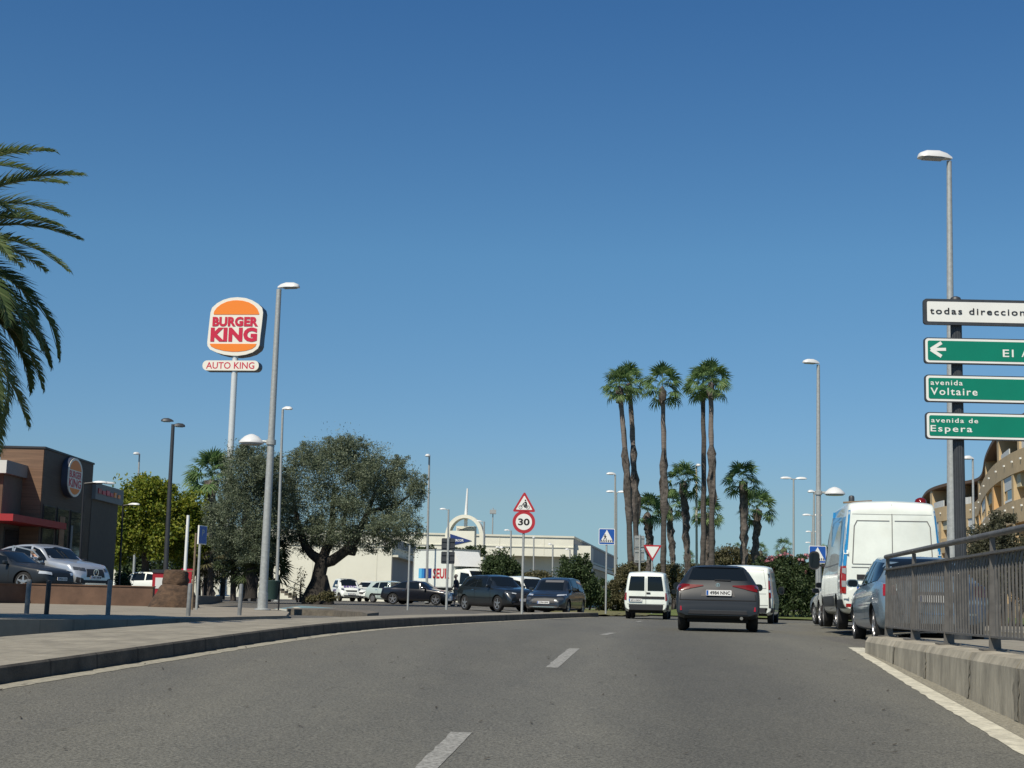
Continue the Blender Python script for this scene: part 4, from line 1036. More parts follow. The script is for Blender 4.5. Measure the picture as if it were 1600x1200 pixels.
# ------------------------------------------------------------------ signs, lamps, bollards
def base(px, Y, lift=0.): 
    x = at(px, 950, Y).x; return (x, Y, float(H(x, Y)) + lift)
def zat(py, px, Y): return at(px, py, Y).z
PAVE = KH - .006
# restaurant pylon
Y = 112.0
x, _, g = base(346, Y); g += .1
k = Y / FPX
top = at(365, 462, Y)
pl = thing('sign_pylon', 'tall restaurant pole sign with an orange bun and red lettering above an oblong plate', 'sign', (at(364, 700, Y).x - .25, Y, g), R(-7))
zc = zat(510, 366, Y) - g
po = MB(); po.tube([(0, .25, 0), (0, .25, zat(556, 366, Y) - g)], [.27, .23], 18); po.lathe([(.55, 0), (.55, .06), (.3, .12), (.3, .7)], 18, (0, .25, 0))
obj('pole', po, M['polewhite'], pl, 40)
bw = 86 * k; bh = 95 * k; u = bw / 690.
def bunpt(zx, zy): return ((zx - 452) * u, zc - (zy - 480) * u)
out = [bunpt(*p) for p in [(110, 300), (128, 238), (190, 180), (270, 136), (360, 110), (455, 102), (560, 112), (650, 142), (730, 188), (785, 240), (800, 300), (792, 450), (780, 600), (775, 720), (755, 765), (690, 815), (600, 845), (500, 860), (420, 858), (320, 846), (220, 820), (130, 780), (95, 735), (88, 690), (98, 500)]]
cs = MB(); cs.prism(out, .02, 1.15); obj('sign_case', cs, M['bkside'], pl)
fc = MB(); fc.prism(out, -.06, .018); fo = obj('sign_face', fc, M['bkwhite'], pl)
b1 = MB(); b1.prism([bunpt(*p) for p in [(152, 318), (160, 285), (190, 240), (245, 195), (320, 160), (400, 144), (455, 142), (530, 148), (610, 170), (675, 205), (725, 255), (755, 318), (745, 328), (160, 328)]], -.085, -.061); obj('bun', b1, M['orange'], fo)
b2 = MB(); b2.prism([bunpt(*p) for p in [(122, 706), (735, 706), (725, 735), (680, 770), (600, 795), (500, 808), (420, 808), (310, 796), (200, 768), (140, 738)]], -.085, -.061); obj('bun', b2, M['orange'], fo)
def txt(s, x0, x1, y0, y1, mt, par, yy, bold):
    a = bunpt((x0 + x1) / 2, (y0 + y1) / 2); return text(par, 'lettering', s, mt, a[0], a[1], (x1 - x0) * u, (y1 - y0) * u, yy, bold)
txt('BURGER', 145, 745, 357, 482, M['bkred'], fo, -.09, .055)
txt('KING', 128, 738, 495, 680, M['bkred'], fo, -.09, .055)
ap = rrect(*bunpt(410, 985), 735 * u, 128 * u, 60 * u, 6)
cs = MB(); cs.prism(ap, .02, .95); obj('plate_case', cs, M['bkside'], pl)
fc = MB(); fc.prism(ap, -.06, .018); f2 = obj('plate_face', fc, M['bkwhite'], pl)
txt('AUTO KING', 90, 722, 942, 1028, M['bkred'], f2, -.066, .012)

def sign_pole(mb, h, r=.038, y=.05): mb.tube([(0, y, 0), (0, y, h)], r, 10)
def tri(cx, cz, w, up=1, r=.05):
    hh = w * .866; pts = [(-w / 2, -hh / 3 * up), (w / 2, -hh / 3 * up), (0, hh * 2 / 3 * up)]
    out = []
    for i, (a, b) in enumerate(pts):
        p0 = Vector(pts[i - 1]); p2 = Vector(pts[(i + 1) % 3]); p = Vector((a, b))
        d0 = (p0 - p).normalized(); d2 = (p2 - p).normalized(); L = r * 1.7
        for t in (0, .25, .5, .75, 1):
            q = (p + d0 * L) * (1 - t) ** 2 + p * 2 * t * (1 - t) + (p + d2 * L) * t * t
            out.append((q.x + cx, q.y + cz))
    return out
# 30 sign with the cyclist triangle
Y = 46.0; b = base(815.5, Y, PAVE)
t = thing('speed_limit_sign', 'round red ringed 30 sign below a red triangle with a cyclist, on a grey pole', 'sign', b, R(-1))
k = Y / FPX
zc = zat(815.5, 816, Y) - b[2]
pm = MB(); sign_pole(pm, zc + .9, .04); obj('pole', pm, M['galv'], t, 40)
r_ = 17.6 * k
d = MB(); d.prism(circ(0, zc, r_, 40), -.012, .012); s = obj('round_plate', d, M['red'], t)
d = MB(); d.prism(circ(0, zc, r_ * .72, 40), -.017, -.013); obj('white_disc', d, M['signw'], s)
text(s, 'numerals', '30', M['signk'], 0, zc, r_ * 1.02, r_ * .62, -.02, .03)
w_ = 37 * k; z2 = zat(789, 816, Y) - b[2]
d = MB(); d.prism(tri(0, z2, w_, 1, .05), -.012, .012); s = obj('triangle_plate', d, M['red'], t)
d = MB(); d.prism(tri(0, z2, w_ * .70, 1, .02), -.017, -.013); obj('white_triangle', d, M['signw'], s)
cy = MB(); q = w_ / 37 * 16.5 / 190 * 1.0
def cp(zx, zy): return ((zx - 440) * q, z2 + (448 - zy) * q)
def bar2(mb, a, b_, w, y=-.021):
    a, b_ = Vector(a), Vector(b_); d_ = (b_ - a).normalized(); n_ = Vector((-d_.y, d_.x)) * w / 2
    mb.add([(p.x, y, p.y) for p in (a - n_, b_ - n_, b_ + n_, a + n_)], [(0, 1, 2, 3)])
for cx in (375, 505):
    for i in range(14):
        a0, a1 = 2 * PI * i / 14, 2 * PI * (i + 1) / 14
        bar2(cy, cp(cx + 30 * math.cos(a0), 490 + 30 * math.sin(a0)), cp(cx + 30 * math.cos(a1), 490 + 30 * math.sin(a1)), 7 * q)
for a_, b_, w_2 in (((375, 490), (410, 440), 8), ((410, 440), (480, 440), 8), ((410, 440), (450, 492), 8), ((450, 492), (505, 490), 8), ((480, 440), (505, 490), 8), ((480, 440), (450, 492), 8),
                    ((465, 390), (480, 440), 30), ((465, 392), (415, 430), 14), ((478, 440), (440, 455), 20), ((440, 455), (455, 495), 16), ((478, 445), (470, 490), 18)):
    bar2(cy, cp(*a_), cp(*b_), w_2 * q, -.0215)
hd = circ(*cp(460, 365), 15 * q, 14); cy.add([(a_, -.021, b_) for a_, b_ in hd], [tuple(range(14))])
obj('cyclist', cy, M['signk'], s)

def crossing_sign(px, y0, y1, Y, label, rz=0):
    b = base(px, Y, .1); k = Y / FPX; zc = zat((y0 + y1) / 2, px, Y) - b[2]; w = (y1 - y0) * k
    t = thing('crossing_sign', label, 'sign', b, rz, 'blue pedestrian crossing signs')
    pm = MB(); sign_pole(pm, zc + w * .4, .04); obj('pole', pm, M['galv'], t, 40)
    d = MB(); d.prism(rrect(0, zc, w, w, w * .06, 3), -.012, .012); s = obj('square_plate', d, M['signw'], t)
    d = MB(); d.prism(rrect(0, zc, w * .93, w * .93, w * .05, 3), -.016, -.0125); obj('blue_field', d, M['blue'], s)
    d = MB(); d.prism([(-w * .43, zc - w * .36), (w * .43, zc - w * .36), (0, zc + w * .43)], -.020, -.0165); obj('white_triangle', d, M['signw'], s)
    c_ = MB()
    for i in range(7):
        xx = (-.36 + .12 * i) * w; c_.add([(xx - .035 * w, -.0215, zc - .34 * w), (xx + .035 * w, -.0215, zc - .34 * w), (xx * .86 + .025 * w, -.0215, zc - .20 * w), (xx * .86 - .025 * w, -.0215, zc - .20 * w)], [(0, 1, 2, 3)])
    X0 = -.10 * w
    bar2(c_, (X0, zc - .02 * w), (X0 - .02 * w, zc + .08 * w), .09 * w, -.022)
    for a_, b2_, ww in (((X0, zc - .02 * w), (X0 - .09 * w, zc - .19 * w), .045 * w), ((X0, zc - .02 * w), (X0 + .09 * w, zc - .19 * w), .045 * w), ((X0 - .02 * w, zc + .07 * w), (X0 + .08 * w, zc - .01 * w), .035 * w), ((X0 - .02 * w, zc + .07 * w), (X0 - .09 * w, zc), .035 * w)):
        bar2(c_, a_, b2_, ww, -.0225)
    hd = circ(X0 - .015 * w, zc + .125 * w, .035 * w, 10); c_.add([(a_, -.022, b_) for a_, b_ in hd], [tuple(range(10))])
    obj('walker_symbol', c_, M['signk'], s); return t
crossing_sign(946.5, 826, 851, 66.0, 'blue square crossing sign on a thin pole left of the twin palm trunks')
crossing_sign(1278, 853, 880, 52.0, 'blue square crossing sign partly behind the mirror of the tall white van')
# give way sign and the grey back of a signboard
Y = 76.0; b = base(1018.5, Y, .1); k = Y / FPX
t = thing('give_way_sign', 'red bordered white give way triangle pointing down above the small white van', 'sign', b)
zc = zat(860, 1018.5, Y) - b[2]
pm = MB(); sign_pole(pm, zc - .3, .05, .08); obj('pole', pm, M['galv'], t, 40)
d = MB(); d.prism(tri(0, zc, 29 * k, -1, .04), -.02, .02); s = obj('triangle_plate', d, M['red'], t)
d = MB(); d.prism(tri(0, zc, 20.5 * k, -1, .02), -.027, -.021); obj('white_field', d, M['signw'], s)
def backboard(px, y0, y1, wpx, Y, label, rz=0, split=.5):
    b = base(px, Y, .1); k = Y / FPX; z0, z1 = zat(y1, px, Y) - b[2], zat(y0, px, Y) - b[2]; w = wpx * k
    t = thing('signboard', label, 'sign', b, rz, 'signboards seen from the back')
    pm = MB(); pm.tube([(0, -.06, 0), (0, -.06, z1 + .05)], .05, 10); obj('pole', pm, M['galv'], t, 40)
    zm = z0 + (z1 - z0) * split
    for a_, c_ in ((z0, zm - .02), (zm + .02, z1)):
        d = MB(); d.prism(rrect(0, (a_ + c_) / 2, w, c_ - a_, .04, 3), -.02, .02); 
        d.box((0, -.035, a_ + .12), (w * .9, .03, .05)); d.box((0, -.035, c_ - .12), (w * .9, .03, .05)); obj('panel', d, M['galv_dark'] if rz == 0 else M['galv'], t)
    return t
backboard(697.5, 841, 881, 21, 58.0, 'dark grey back of a two panel road sign in front of the white lorry')
backboard(998, 837, 879, 16, 78.0, 'pale grey back of a two panel road sign beside the give way triangle', R(12))

# direction signs on the right
Y = 21.6; b = base(1511, Y); b = (at(1499, 600, Y).x, Y, -.385); k = Y / FPX
t = thing('direction_signpost', 'dark ribbed post carrying one white and three green direction boards', 'sign', b, R(-1.0))
pm = MB()
pr = []
for i in range(36):
    a_ = 2 * PI * i / 36; pr.append((a_, .083 if i % 2 else .076))
zt = zat(462, 1496, Y) - b[2]
n = 36
vs = [(r_ * math.cos(a_), .11 + r_ * math.sin(a_), z_) for z_ in (0, zt - .06) for a_, r_ in pr]
pm.add(vs, [(i, (i + 1) % n, (i + 1) % n + n, i + n) for i in range(n)])
pm.lathe([(.086, zt - .30), (.086, zt - .05), (.07, zt - .01), (.03, zt + .01)], 18, (0, .11, 0))
pm.lathe([(.13, 0), (.13, .12), (.09, .16)], 18, (0, .11, 0))
obj('post', pm, M['galv_dark'], t, 30)
x0 = at(1443, 520, Y).x - b[0]; WB = 1.95
for (ya, yb, kind, words) in ((467, 507, 'w', [('todas direcciones', 1452, 1620.5, 481, 495, 'k')]), (527.5, 568, 'g', [('El', 1565, 1582, 547, 559, 'w'), ('A', 1594, 1606, 547, 559, 'w')]),
                              (585.5, 628, 'g', [('avenida', 1453, 1503, 594, 603, 'w'), ('Voltaire', 1453, 1526, 606, 619, 'w')]), (644, 686, 'g', [('avenida de', 1454, 1527, 653, 662, 'w'), ('Espera', 1453, 1518, 664.5, 679, 'w')])):
    z0, z1 = zat(yb, 1450, Y) - b[2], zat(ya, 1450, Y) - b[2]; zc = (z0 + z1) / 2; hh = z1 - z0; cx = x0 + WB / 2 + .003 * (ya - 467) * k
    d = MB(); d.prism(rrect(cx, zc, WB, hh, .05, 4), -.03, .03); p = obj('board', d, M['galv_dark'], t)
    if kind == 'w':
        d = MB(); d.prism(rrect(cx + .012, zc, WB - .08, hh - .085, .02, 3), -.034, -.0305); obj('board_face', d, M['signw'], p)
    else:
        d = MB(); d.prism(rrect(cx, zc, WB - .03, hh - .03, .045, 4), -.034, -.0305); obj('board_border', d, M['signw'], p)
        d = MB(); d.prism(rrect(cx, zc, WB - .10, hh - .095, .025, 4), -.038, -.0345); obj('board_face', d, M['green'], p)
    for s, xa, xb, yta, ytb, cm in words:
        pa, pb = at(xa, yta, Y), at(xb, ytb, Y)
        dz = .0
        text(p, 'lettering', s, M['signk'] if cm == 'k' else M['signw'], (pa.x + pb.x) / 2 - b[0], (pa.z + pb.z) / 2 - b[2], pb.x - pa.x, abs(pa.z - pb.z), -.0415, .012, 1.22)
    if ya == 527.5:
        d = MB()
        a1, a2, a3, a4 = [Vector(((at(xx, yy_, Y)).x - b[0], at(xx, yy_, Y).z - b[2])) for xx, yy_ in ((1453.5, 546.5), (1477, 546.5), (1470, 536), (1470, 557.5))]
        bar2(d, a1 + Vector((.03, 0)), a2, .045, -.0415); bar2(d, a1, a3, .05, -.0418); bar2(d, a1, a4, .05, -.0421)
        obj('arrow', d, M['signw'], p)
    cl = MB(); cl.box((0, .04, z0 + .06), (.2, .07, .05)); cl.box((0, .04, z1 - .06), (.2, .07, .05)); obj('clamp', cl, M['galv_dark'], p)

# street lamps
def lamphead(mb, p, dx, dy, L, kk=1.0):
    """flat luminaire reaching from p along (dx,dy)"""
    d = Vector((dx, dy, 0)).normalized(); n_ = Vector((-d.y, d.x, 0)); rot = Matrix((d, n_, Vector((0, 0, 1)))).transposed()
    secs = [(-.05, .05, .05), (.05, .09, .11), (.35 * L, .15, .15), (.75 * L, .16, .14), (.95 * L, .12, .09), (L, .05, .04)]
    vs = []
    for s, hw, ht in secs:
        for a, c in ((-hw, 0), (-hw * .85, ht * .6), (-hw * .4, ht), (hw * .4, ht), (hw * .85, ht * .6), (hw, 0)):
            vs.append(Vector(p) + rot @ Vector((s, a * kk, c * kk)))
    fs = []; m = 6
    for i in range(len(secs) - 1):
        for k in range(m): fs.append((i * m + k, i * m + (k + 1) % m, (i + 1) * m + (k + 1) % m, (i + 1) * m + k))
    fs += [tuple(range(m)), tuple(range((len(secs) - 1) * m, len(secs) * m))]
    mb.add(vs, fs)
    g = MB(); g.box(Vector(p) + rot @ Vector((.52 * L, 0, -.012)), (.62 * L, .22 * kk, .02), 0, 0, rot); return g
def dome(mb, p, r):
    mb.lathe([(r, 0), (r, .03), (r * .85, .10), (r * .55, .20), (r * .2, .26), (.02, .27)], 18, p)
def street_lamp(pxb, pxt, pyt, Y, label, heads, mt='galv', r0=.10, r1=.055, lift=.1, headL=.85, headm='lampw', group='street lamps', cat='street lamp', brackets=(), kk=1.0):
    b = base(pxb, Y, lift); tp = at(pxt, pyt, Y); hgt = tp.z - b[2]; lean = tp.x - b[0]
    lean = max(-.012 * hgt, min(.012 * hgt, lean))
    t = thing('street_lamp', label, cat, b, 0, group)
    pm = MB(); pm.tube([(0, 0, 0), (lean * .5, 0, hgt * .5), (lean, 0, hgt)], [r0, (r0 + r1) / 2, r1], 12); pm.lathe([(r0 * 1.9, 0), (r0 * 1.9, .03), (r0 * 1.15, .05), (r0 * 1.12, .5)], 12)
    obj('pole', pm, M[mt], t, 40)
    for hd in heads:
        dx, dy = hd[0], hd[1]; up = hd[2] if len(hd) > 2 else .08; arm = hd[3] if len(hd) > 3 else .0
        d = Vector((dx, dy, 0)).normalized(); st = Vector((lean, 0, hgt - .06)); e = st + d * arm + Vector((0, 0, up))
        if arm > .05: am = MB(); am.tube([st, e], .035, 8); obj('arm', am, M[mt], t, 40)
        hm = MB(); g = lamphead(hm, e, dx, dy, headL, kk); ho = obj('lamp_head', hm, M[headm], t, 50); obj('lamp_glass', g, M['lampg'], ho)
    for zf, side, arm, r in brackets:
        z = zf; st = Vector((lean * z / hgt, 0, z)); e = st + Vector((side * arm, 0, .02))
        am = MB(); am.tube([st, e], .04, 8); am.lathe([(r0 * 1.1, -.07), (r0 * 1.1, .07)], 12, st); obj('bracket', am, M[mt], t, 40)
        hm = MB(); dome(hm, e + Vector((side * (r * .9), 0, -.06)), r); ho = obj('lamp_dome', hm, M['lampw'], t, 50)
        g = MB(); g.lathe([(r * .86, -.10), (r * .86, -.062)], 16, e + Vector((side * (r * .9), 0, 0))); obj('lamp_glass', g, M['lampg'], ho)
    return t
Y = 43.0
def hz(px, py, Y, lift=.1): return at(px, py, Y).z - base(px, Y, lift)[2]
street_lamp(410, 436, 452, 43, 'tall grey street lamp at the plaza edge with a second dome lamp on its left', [(1, -.25, .1, .02)], r0=.13, r1=.075, headL=.62, brackets=[(hz(418, 692, 43), -1, .25, .36)], lift=.12)
street_lamp(1488, 1489.5, 252, 28.4, 'tall grey street lamp behind the green direction boards', [(-1, -.12, .1, .0)], r0=.105, r1=.05, headL=.64, lift=.25)
street_lamp(1279, 1278.5, 570, 54, 'tall grey street lamp right of the palms, dome lamp halfway up on its right', [(-1, -.3, .1, .02)], r0=.12, r1=.06, headL=.6, brackets=[(hz(1279, 770, 54), 1, .25, .38)])
street_lamp(431, 437, 640, 76, 'thin street lamp rising from behind the olive crown next to the restaurant pole sign', [(1, -.2, .08, .02)], r0=.09, r1=.06, headL=.5)
street_lamp(255.5, 270.5, 663, 66, 'dark twin headed lamp standing behind the palm stump', [(-1, -.1, .18, .04), (1, .5, -.02, .04)], mt='galv_dark', headm='galv_dark', r0=.12, r1=.08, headL=.5, lift=.1)
street_lamp(206, 209.5, 710, 104, 'small grey lamp sticking up above the yellow-green tree', [(-.6, -.8, .06, .0)], headL=.5)
street_lamp(184, 190.5, 788, 69, 'low black lamp with a pale arm between the restaurant and the tree', [(1, -.1, .05, .3)], mt='black', r0=.06, r1=.04, headL=.5, kk=.6)
street_lamp(120.5, 125, 753, 55.5, 'low black lamp with two pale heads in front of the brown restaurant wall', [(1, .1, .05, .35), (1, .7, .06, .7)], mt='black', r0=.05, r1=.035, headL=.5, lift=.4, kk=.5)
street_lamp(666, 669, 714, 96, 'thin street lamp right of the olive tree', [(-.3, -1, .08, .02)], r0=.09, r1=.06, headL=.5)
street_lamp(698, 698.5, 796, 150, 'faint far lamp left of the white arch', [(-1, 0, .05, .3)], r0=.12, r1=.09, headL=.6, group='car park lamps in front of the white store')
street_lamp(754.5, 755, 815, 165, 'faint far lamp touching the right side of the white arch', [(-1, 0, .05, .3)], r0=.12, r1=.09, headL=.6, group='car park lamps in front of the white store')
street_lamp(797, 797.5, 829, 170, 'far lamp in front of the white store just left of the 30 sign pole', [(-1, 0, .05, .2)], r0=.12, r1=.09, headL=.6, group='car park lamps in front of the white store')
street_lamp(833, 833, 840, 150, 'bare far lamp pole in front of the white store right of the 30 sign pole', [(0, 1, .02, .0)], r0=.09, r1=.07, headL=.3, group='car park lamps in front of the white store')
street_lamp(863, 863, 851, 140, 'far lamp with its arm to the left in front of the white store', [(-1, 0, .05, .1)], r0=.1, r1=.07, headL=.35, group='car park lamps in front of the white store')
street_lamp(890, 890, 859, 150, 'lowest far lamp at the right end of the white store front', [(-1, 0, .05, .1)], r0=.09, r1=.07, headL=.4, group='car park lamps in front of the white store')
street_lamp(779, 779, 855, 150, 'short far mushroom shaped lamp right of the white arch', [(-1, 0, .0, .0), (1, 0, .0, .0)], r0=.09, r1=.07, headL=.4, group='car park lamps in front of the white store')
street_lamp(961, 958.5, 742, 100, 'single headed lamp left of the twin palm trunks', [(-1, -.2, .08, .02)], r0=.09, r1=.06, headL=.6)
street_lamp(963, 960.5, 769, 114, 'twin armed lamp just behind the single headed one by the twin palm trunks', [(-1, 0, .05, .15), (1, 0, .05, .15)], r0=.09, r1=.06, headL=.65)
street_lamp(1089, 1088, 729, 100, 'single lamp between the third and fourth tall palms', [(.3, -1, .08, .02)], mt='paint_line', r0=.10, r1=.06, headL=.5)
street_lamp(1240, 1240, 748, 106, 'twin armed lamp standing alone against the sky right of the palms', [(-1, 0, .05, .2), (1, 0, .05, .2)], r0=.09, r1=.06, headL=.75)
street_lamp(1270, 1270, 805, 128, 'nearer far twin lamp left of the tall right hand lamp', [(-1, 0, .03, .2), (1, 0, .03, .1)], r0=.09, r1=.06, headL=.7)
street_lamp(1271, 1272, 768.5, 92, 'lamp just behind the tall right hand lamp at dome height', [(1, 0, .03, .05), (-1, 0, .03, .0)], r0=.08, r1=.06, headL=.4)
street_lamp(1268, 1268, 831, 175, 'farther small twin lamp left of the tall right hand lamp', [(-1, 0, .03, .1), (1, 0, .03, .1)], r0=.1, r1=.08, headL=.6)
street_lamp(1267, 1267, 848, 210, 'farthest tiny lamp left of the tall right hand lamp', [(-1, 0, .03, .1)], r0=.1, r1=.08, headL=.7)
street_lamp(1522, 1520.5, 717, 66, 'slim lamp in front of the curved ochre apartment block', [(-1, -.1, .05, .02)], r0=.07, r1=.045, headL=.42)

# bollards
def bollard(px, Y, y_top, label, mt, tilt=0):
    x = at(px, 950, Y).x; z = -.415; h = at(px, y_top, Y).z - z
    mb = MB(); mb.lathe([(.043, -.02), (.043, h - .03), (.036, h - .008), (.01, h)], 16)
    o = obj('bollard', mb, M[mt], None, 40, (x, Y, z)); o.rotation_euler = (0, R(tilt), 0); tag(o, label, 'bollard', 'bollards along the plaza edge'); return o
bollard(42, 26.4, 905, 'grey bollard leftmost in the row, just left of the black one', 'bollardgrey', 1.0)
bollard(73, 26.4, 906, 'black bollard, the only dark one in the row', 'black', 1.0)
bollard(169, 27.0, 906, 'grey bollard below the front of the silver coupe SUV', 'bollardgrey', .5)
bollard(294.5, 28.5, 911, 'grey bollard at the right foot of the palm stump', 'bollardgrey', 1.0)
bollard(374.5, 31.0, 912, 'grey bollard just left of the tall lamp with two heads', 'bollardgrey', 1.0)
# litter bin by the lamp
x, y, z = base(424, 44, .12)
t = thing('litter_bin', 'dark green litter bin on legs beside the tall lamp with two heads', 'bin', (x, y, z))
M['bing'] = mat('bin_green', (.012, .035, .03), .5)
bn = MB(); bn.lathe([(.17, .30), (.21, .80), (.22, .84), (.20, .86), (.19, .82)], 16); obj('bucket', bn, M['bing'], t, 40)
for sx in (-.21, .21): l = MB(); l.tube([(sx, 0, 0), (sx, 0, .8)], .025, 8); obj('leg', l, M['black'], t, 40)
# thin posts and the blue sign on the left
x, y, z = base(307, 40, .12)
t = thing('parking_sign', 'blue parking sign seen edge-on on a thin pole behind the palm stump', 'sign', (x, y, z), R(73))
pm = MB(); pm.tube([(0, 0, 0), (0, 0, zat(850, 315, 40) - z + .5)], .035, 8); obj('pole', pm, M['galv'], t, 40)
zc = zat(836, 318, 40) - z
d = MB(); d.box((.0, -.055, zc), (.44, .04, .50)); s = obj('sign_plate', d, M['signw'], t)
d = MB(); d.prism(rrect(0, zc, .40, .46, .03, 3), -.082, -.077); obj('blue_field', d, M['blue'], s)
text(s, 'lettering', 'P', M['lampg'], 0, zc + .06, .12, .17, -.085, .01)
x, y, z = base(300, 39, .12)
pm = MB(); pm.tube([(0, 0, 0), (.0, 0, zat(833, 310, 39) - z)], .03, 8); pm.box((-.13, 0, 1.0), (.22, .02, .03))
o = obj('sign_post', pm, M['earth'], None, 40, (x, y, z)); tag(o, 'bare rusty post beside the edge-on blue parking sign', 'post')
x, y, z = base(286, 60, .12); pm = MB(); pm.tube([(0, 0, 0), (.0, 0, zat(805, 291, 60) - z)], [.075, .06], 10); o = obj('flag_pole', pm, M['white'], None, 40, (x, y, z)); tag(o, 'thick white pole rising behind the palm stump', 'pole')
x, y, z = base(637, 62, .0); pm = MB(); pm.tube([(0, 0, 0), (.0, 0, zat(852, 639, 62) - z)], .04, 8); o = obj('sign_post', pm, M['galv'], None, 40, (x, y, z)); tag(o, 'thin grey post in front of the black saloon', 'post')
# red boxes by the drive-through
x, y, z = base(303, 62, .1)
t = thing('menu_board', 'red and white order board just right of the palm stump', 'sign', (x - .1, 56, z + .1), R(15)); mb = MB(); mb.box((0, 0, .5), (.5, .3, 1.0)); obj('cabinet', mb, M['red'], t); mb = MB(); mb.box((0, -.16, .62), (.30, .02, .40)); obj('panel', mb, M['signw'], t); mb = MB(); mb.box((0, 0, 1.06), (.56, .36, .12)); obj('cap', mb, M['galv_dark'], t)
x, y, z = base(318, 70, .1)
t = thing('red_cabinet', 'tall narrow red cabinet right of the order board', 'cabinet', (x, 66, z + .1), R(10)); mb = MB(); mb.box((0, 0, .62), (.42, .5, 1.24)); obj('cabinet_body', mb, M['red'], t); mb = MB(); mb.box((0, 0, 1.27), (.48, .56, .06)); obj('cap', mb, M['bkred'], t)
x = at(134, 917, 49).x

# ------------------------------------------------------------------ restaurant and its car park
M['terra'] = mat('terracotta_render', (.13, .075, .048), .85, var=.35, vscale=1.5, bump=.2)
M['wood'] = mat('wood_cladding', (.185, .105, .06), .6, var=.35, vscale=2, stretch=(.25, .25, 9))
M['wooddk'] = mat('shaded_cladding', (.082, .055, .038), .6, var=.3, vscale=2, stretch=(.25, .25, 9))  # the wood again, darker: shade of the side wall put into the colour
M['grend'] = mat('grey_render', (.12, .102, .08), .8, var=.12)
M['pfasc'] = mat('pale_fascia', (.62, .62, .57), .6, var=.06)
M['gfasc'] = mat('grey_and_shaded_fascia', (.21, .215, .21), .6, var=.06)
M['canred'] = mat('canopy_red', (.34, .02, .022), .5)
M['roofdk'] = mat('roof_edge', (.03, .03, .032), .5)
M['poster'] = mat('poster_brown', (.24, .12, .06), .5, var=.4, vscale=3)
LOT = -.06
mb = MB(); lot = [(-8.6, 49.0), (-60, 49.0), (-60, 92), (-14, 92), (-11.4, 60)]
lot = [(float(at(238, 930, 48).x), 48.05), (-70, 48.05), (-70, 80), (-15.2, 80), (-12.4, 60)]
mb.slab(lot, -.6, LOT); structure('restaurant_car_park', mb, [M['asphalt2']])
xw0, xw1 = at(38, 930, 47.6).x, at(240, 930, 47.6).x
x0 = at(-150, 940, 42).x
t = thing('terracotta_wall', 'low terracotta retaining wall below the restaurant car park', 'wall', (xw0, 47.6, -.42))
mb = MB(); mb.box(((xw1 - xw0) / 2, 0, .30), (xw1 - xw0, .28, .62)); obj('wall_panel', mb, M['terra'], t)
mb = MB(); a_ = Vector((0, 0, 0)); e_ = Vector((x0 - xw0, -5.6, 0)); d_ = e_ - a_; mb.box((e_.x / 2, e_.y / 2, .29), (d_.length, .28, .60), math.atan2(d_.y, d_.x)); obj('wall_panel', mb, M['terra'], t)
cap = MB(); cap.box(((xw1 - xw0) / 2, 0, .625), (xw1 - xw0 + .04, .34, .035)); cap.box((e_.x / 2, e_.y / 2, .605), (d_.length, .34, .035), math.atan2(d_.y, d_.x)); obj('coping', cap, M['terra'], t)

bkx = -18.75
b = thing('restaurant', 'brown clad burger restaurant with an oval bun sign and red canopy', 'building', (bkx, 60, LOT))
def bb(name, x0, x1, y0, y1, z0, z1, m, par=b):
    mb = MB(); mb.box(((x0 + x1) / 2 - bkx, (y0 + y1) / 2 - 60, (z0 + z1) / 2 - LOT), (x1 - x0, y1 - y0, z1 - z0)); return obj(name, mb, M[m], par)
zt_ = zat(701, 70, 59.4)
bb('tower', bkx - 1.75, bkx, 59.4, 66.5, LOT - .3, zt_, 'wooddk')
bb('sunlit_tower_front_sheet', bkx - 1.755, bkx - .02, 59.37, 59.398, LOT, zt_ - .02, 'wood')  # thin sheet in the lighter tone of the sunlit front
bb('roof_edge', bkx - 1.8, bkx + .04, 59.33, 66.54, zt_, zt_ + .08, 'roofdk')
zf0, zf1 = zat(743, 30, 58), zat(719, 8, 57)
bb('parapet', bkx - 12, bkx - .62, 56.9, 66, zf0, zf1, 'gfasc')  # white parapet coloured grey: the shade on its side is painted in
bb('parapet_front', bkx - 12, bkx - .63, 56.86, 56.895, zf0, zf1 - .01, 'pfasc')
bb('wing_wall', bkx - 11.8, bkx - .80, 57.2, 65.9, LOT - .3, zf0, 'grend')
bb('wing_front', bkx - 11.8, bkx - .82, 57.17, 57.198, LOT, zf0, 'terra')
zr0, zr1 = zat(783, 165, 68), zat(754, 150, 66.5)
bb('rear_wing', bkx - 8, bkx + .02, 66.52, 71.0, LOT - .3, zr0, 'grend')
bb('rear_parapet', bkx - 8.2, bkx + .16, 66.56, 71.4, zr0, zr1, 'gfasc')
# lettering-like remains of coloured letters on the rear parapet
for i, (m, w_) in enumerate((('red', .5), ('bkred', .5), ('bkred', .55), ('bkred', .5), ('orange', .35), ('orange', .4))):
    bb('parapet_letter', bkx + .165, bkx + .20, 66.9 + i * .68, 66.9 + i * .68 + w_, zr0 + .28, zr1 - (.22 + .06 * (i % 2)), m)
zc0, zc1 = zat(814, 22, 55), zat(803, 22, 55)
bb('canopy', bkx - 11, bkx + .42, 54.9, 61.6, zc0, zc1, 'canred')
bb('canopy_post', bkx - 2.2, bkx - 2.05, 55.2, 55.35, LOT, zc0, 'galv_dark')
bb('red_panel', bkx - 2.1, bkx - .81, 57.02, 57.16, LOT + .95, zc0 - .15, 'terra')
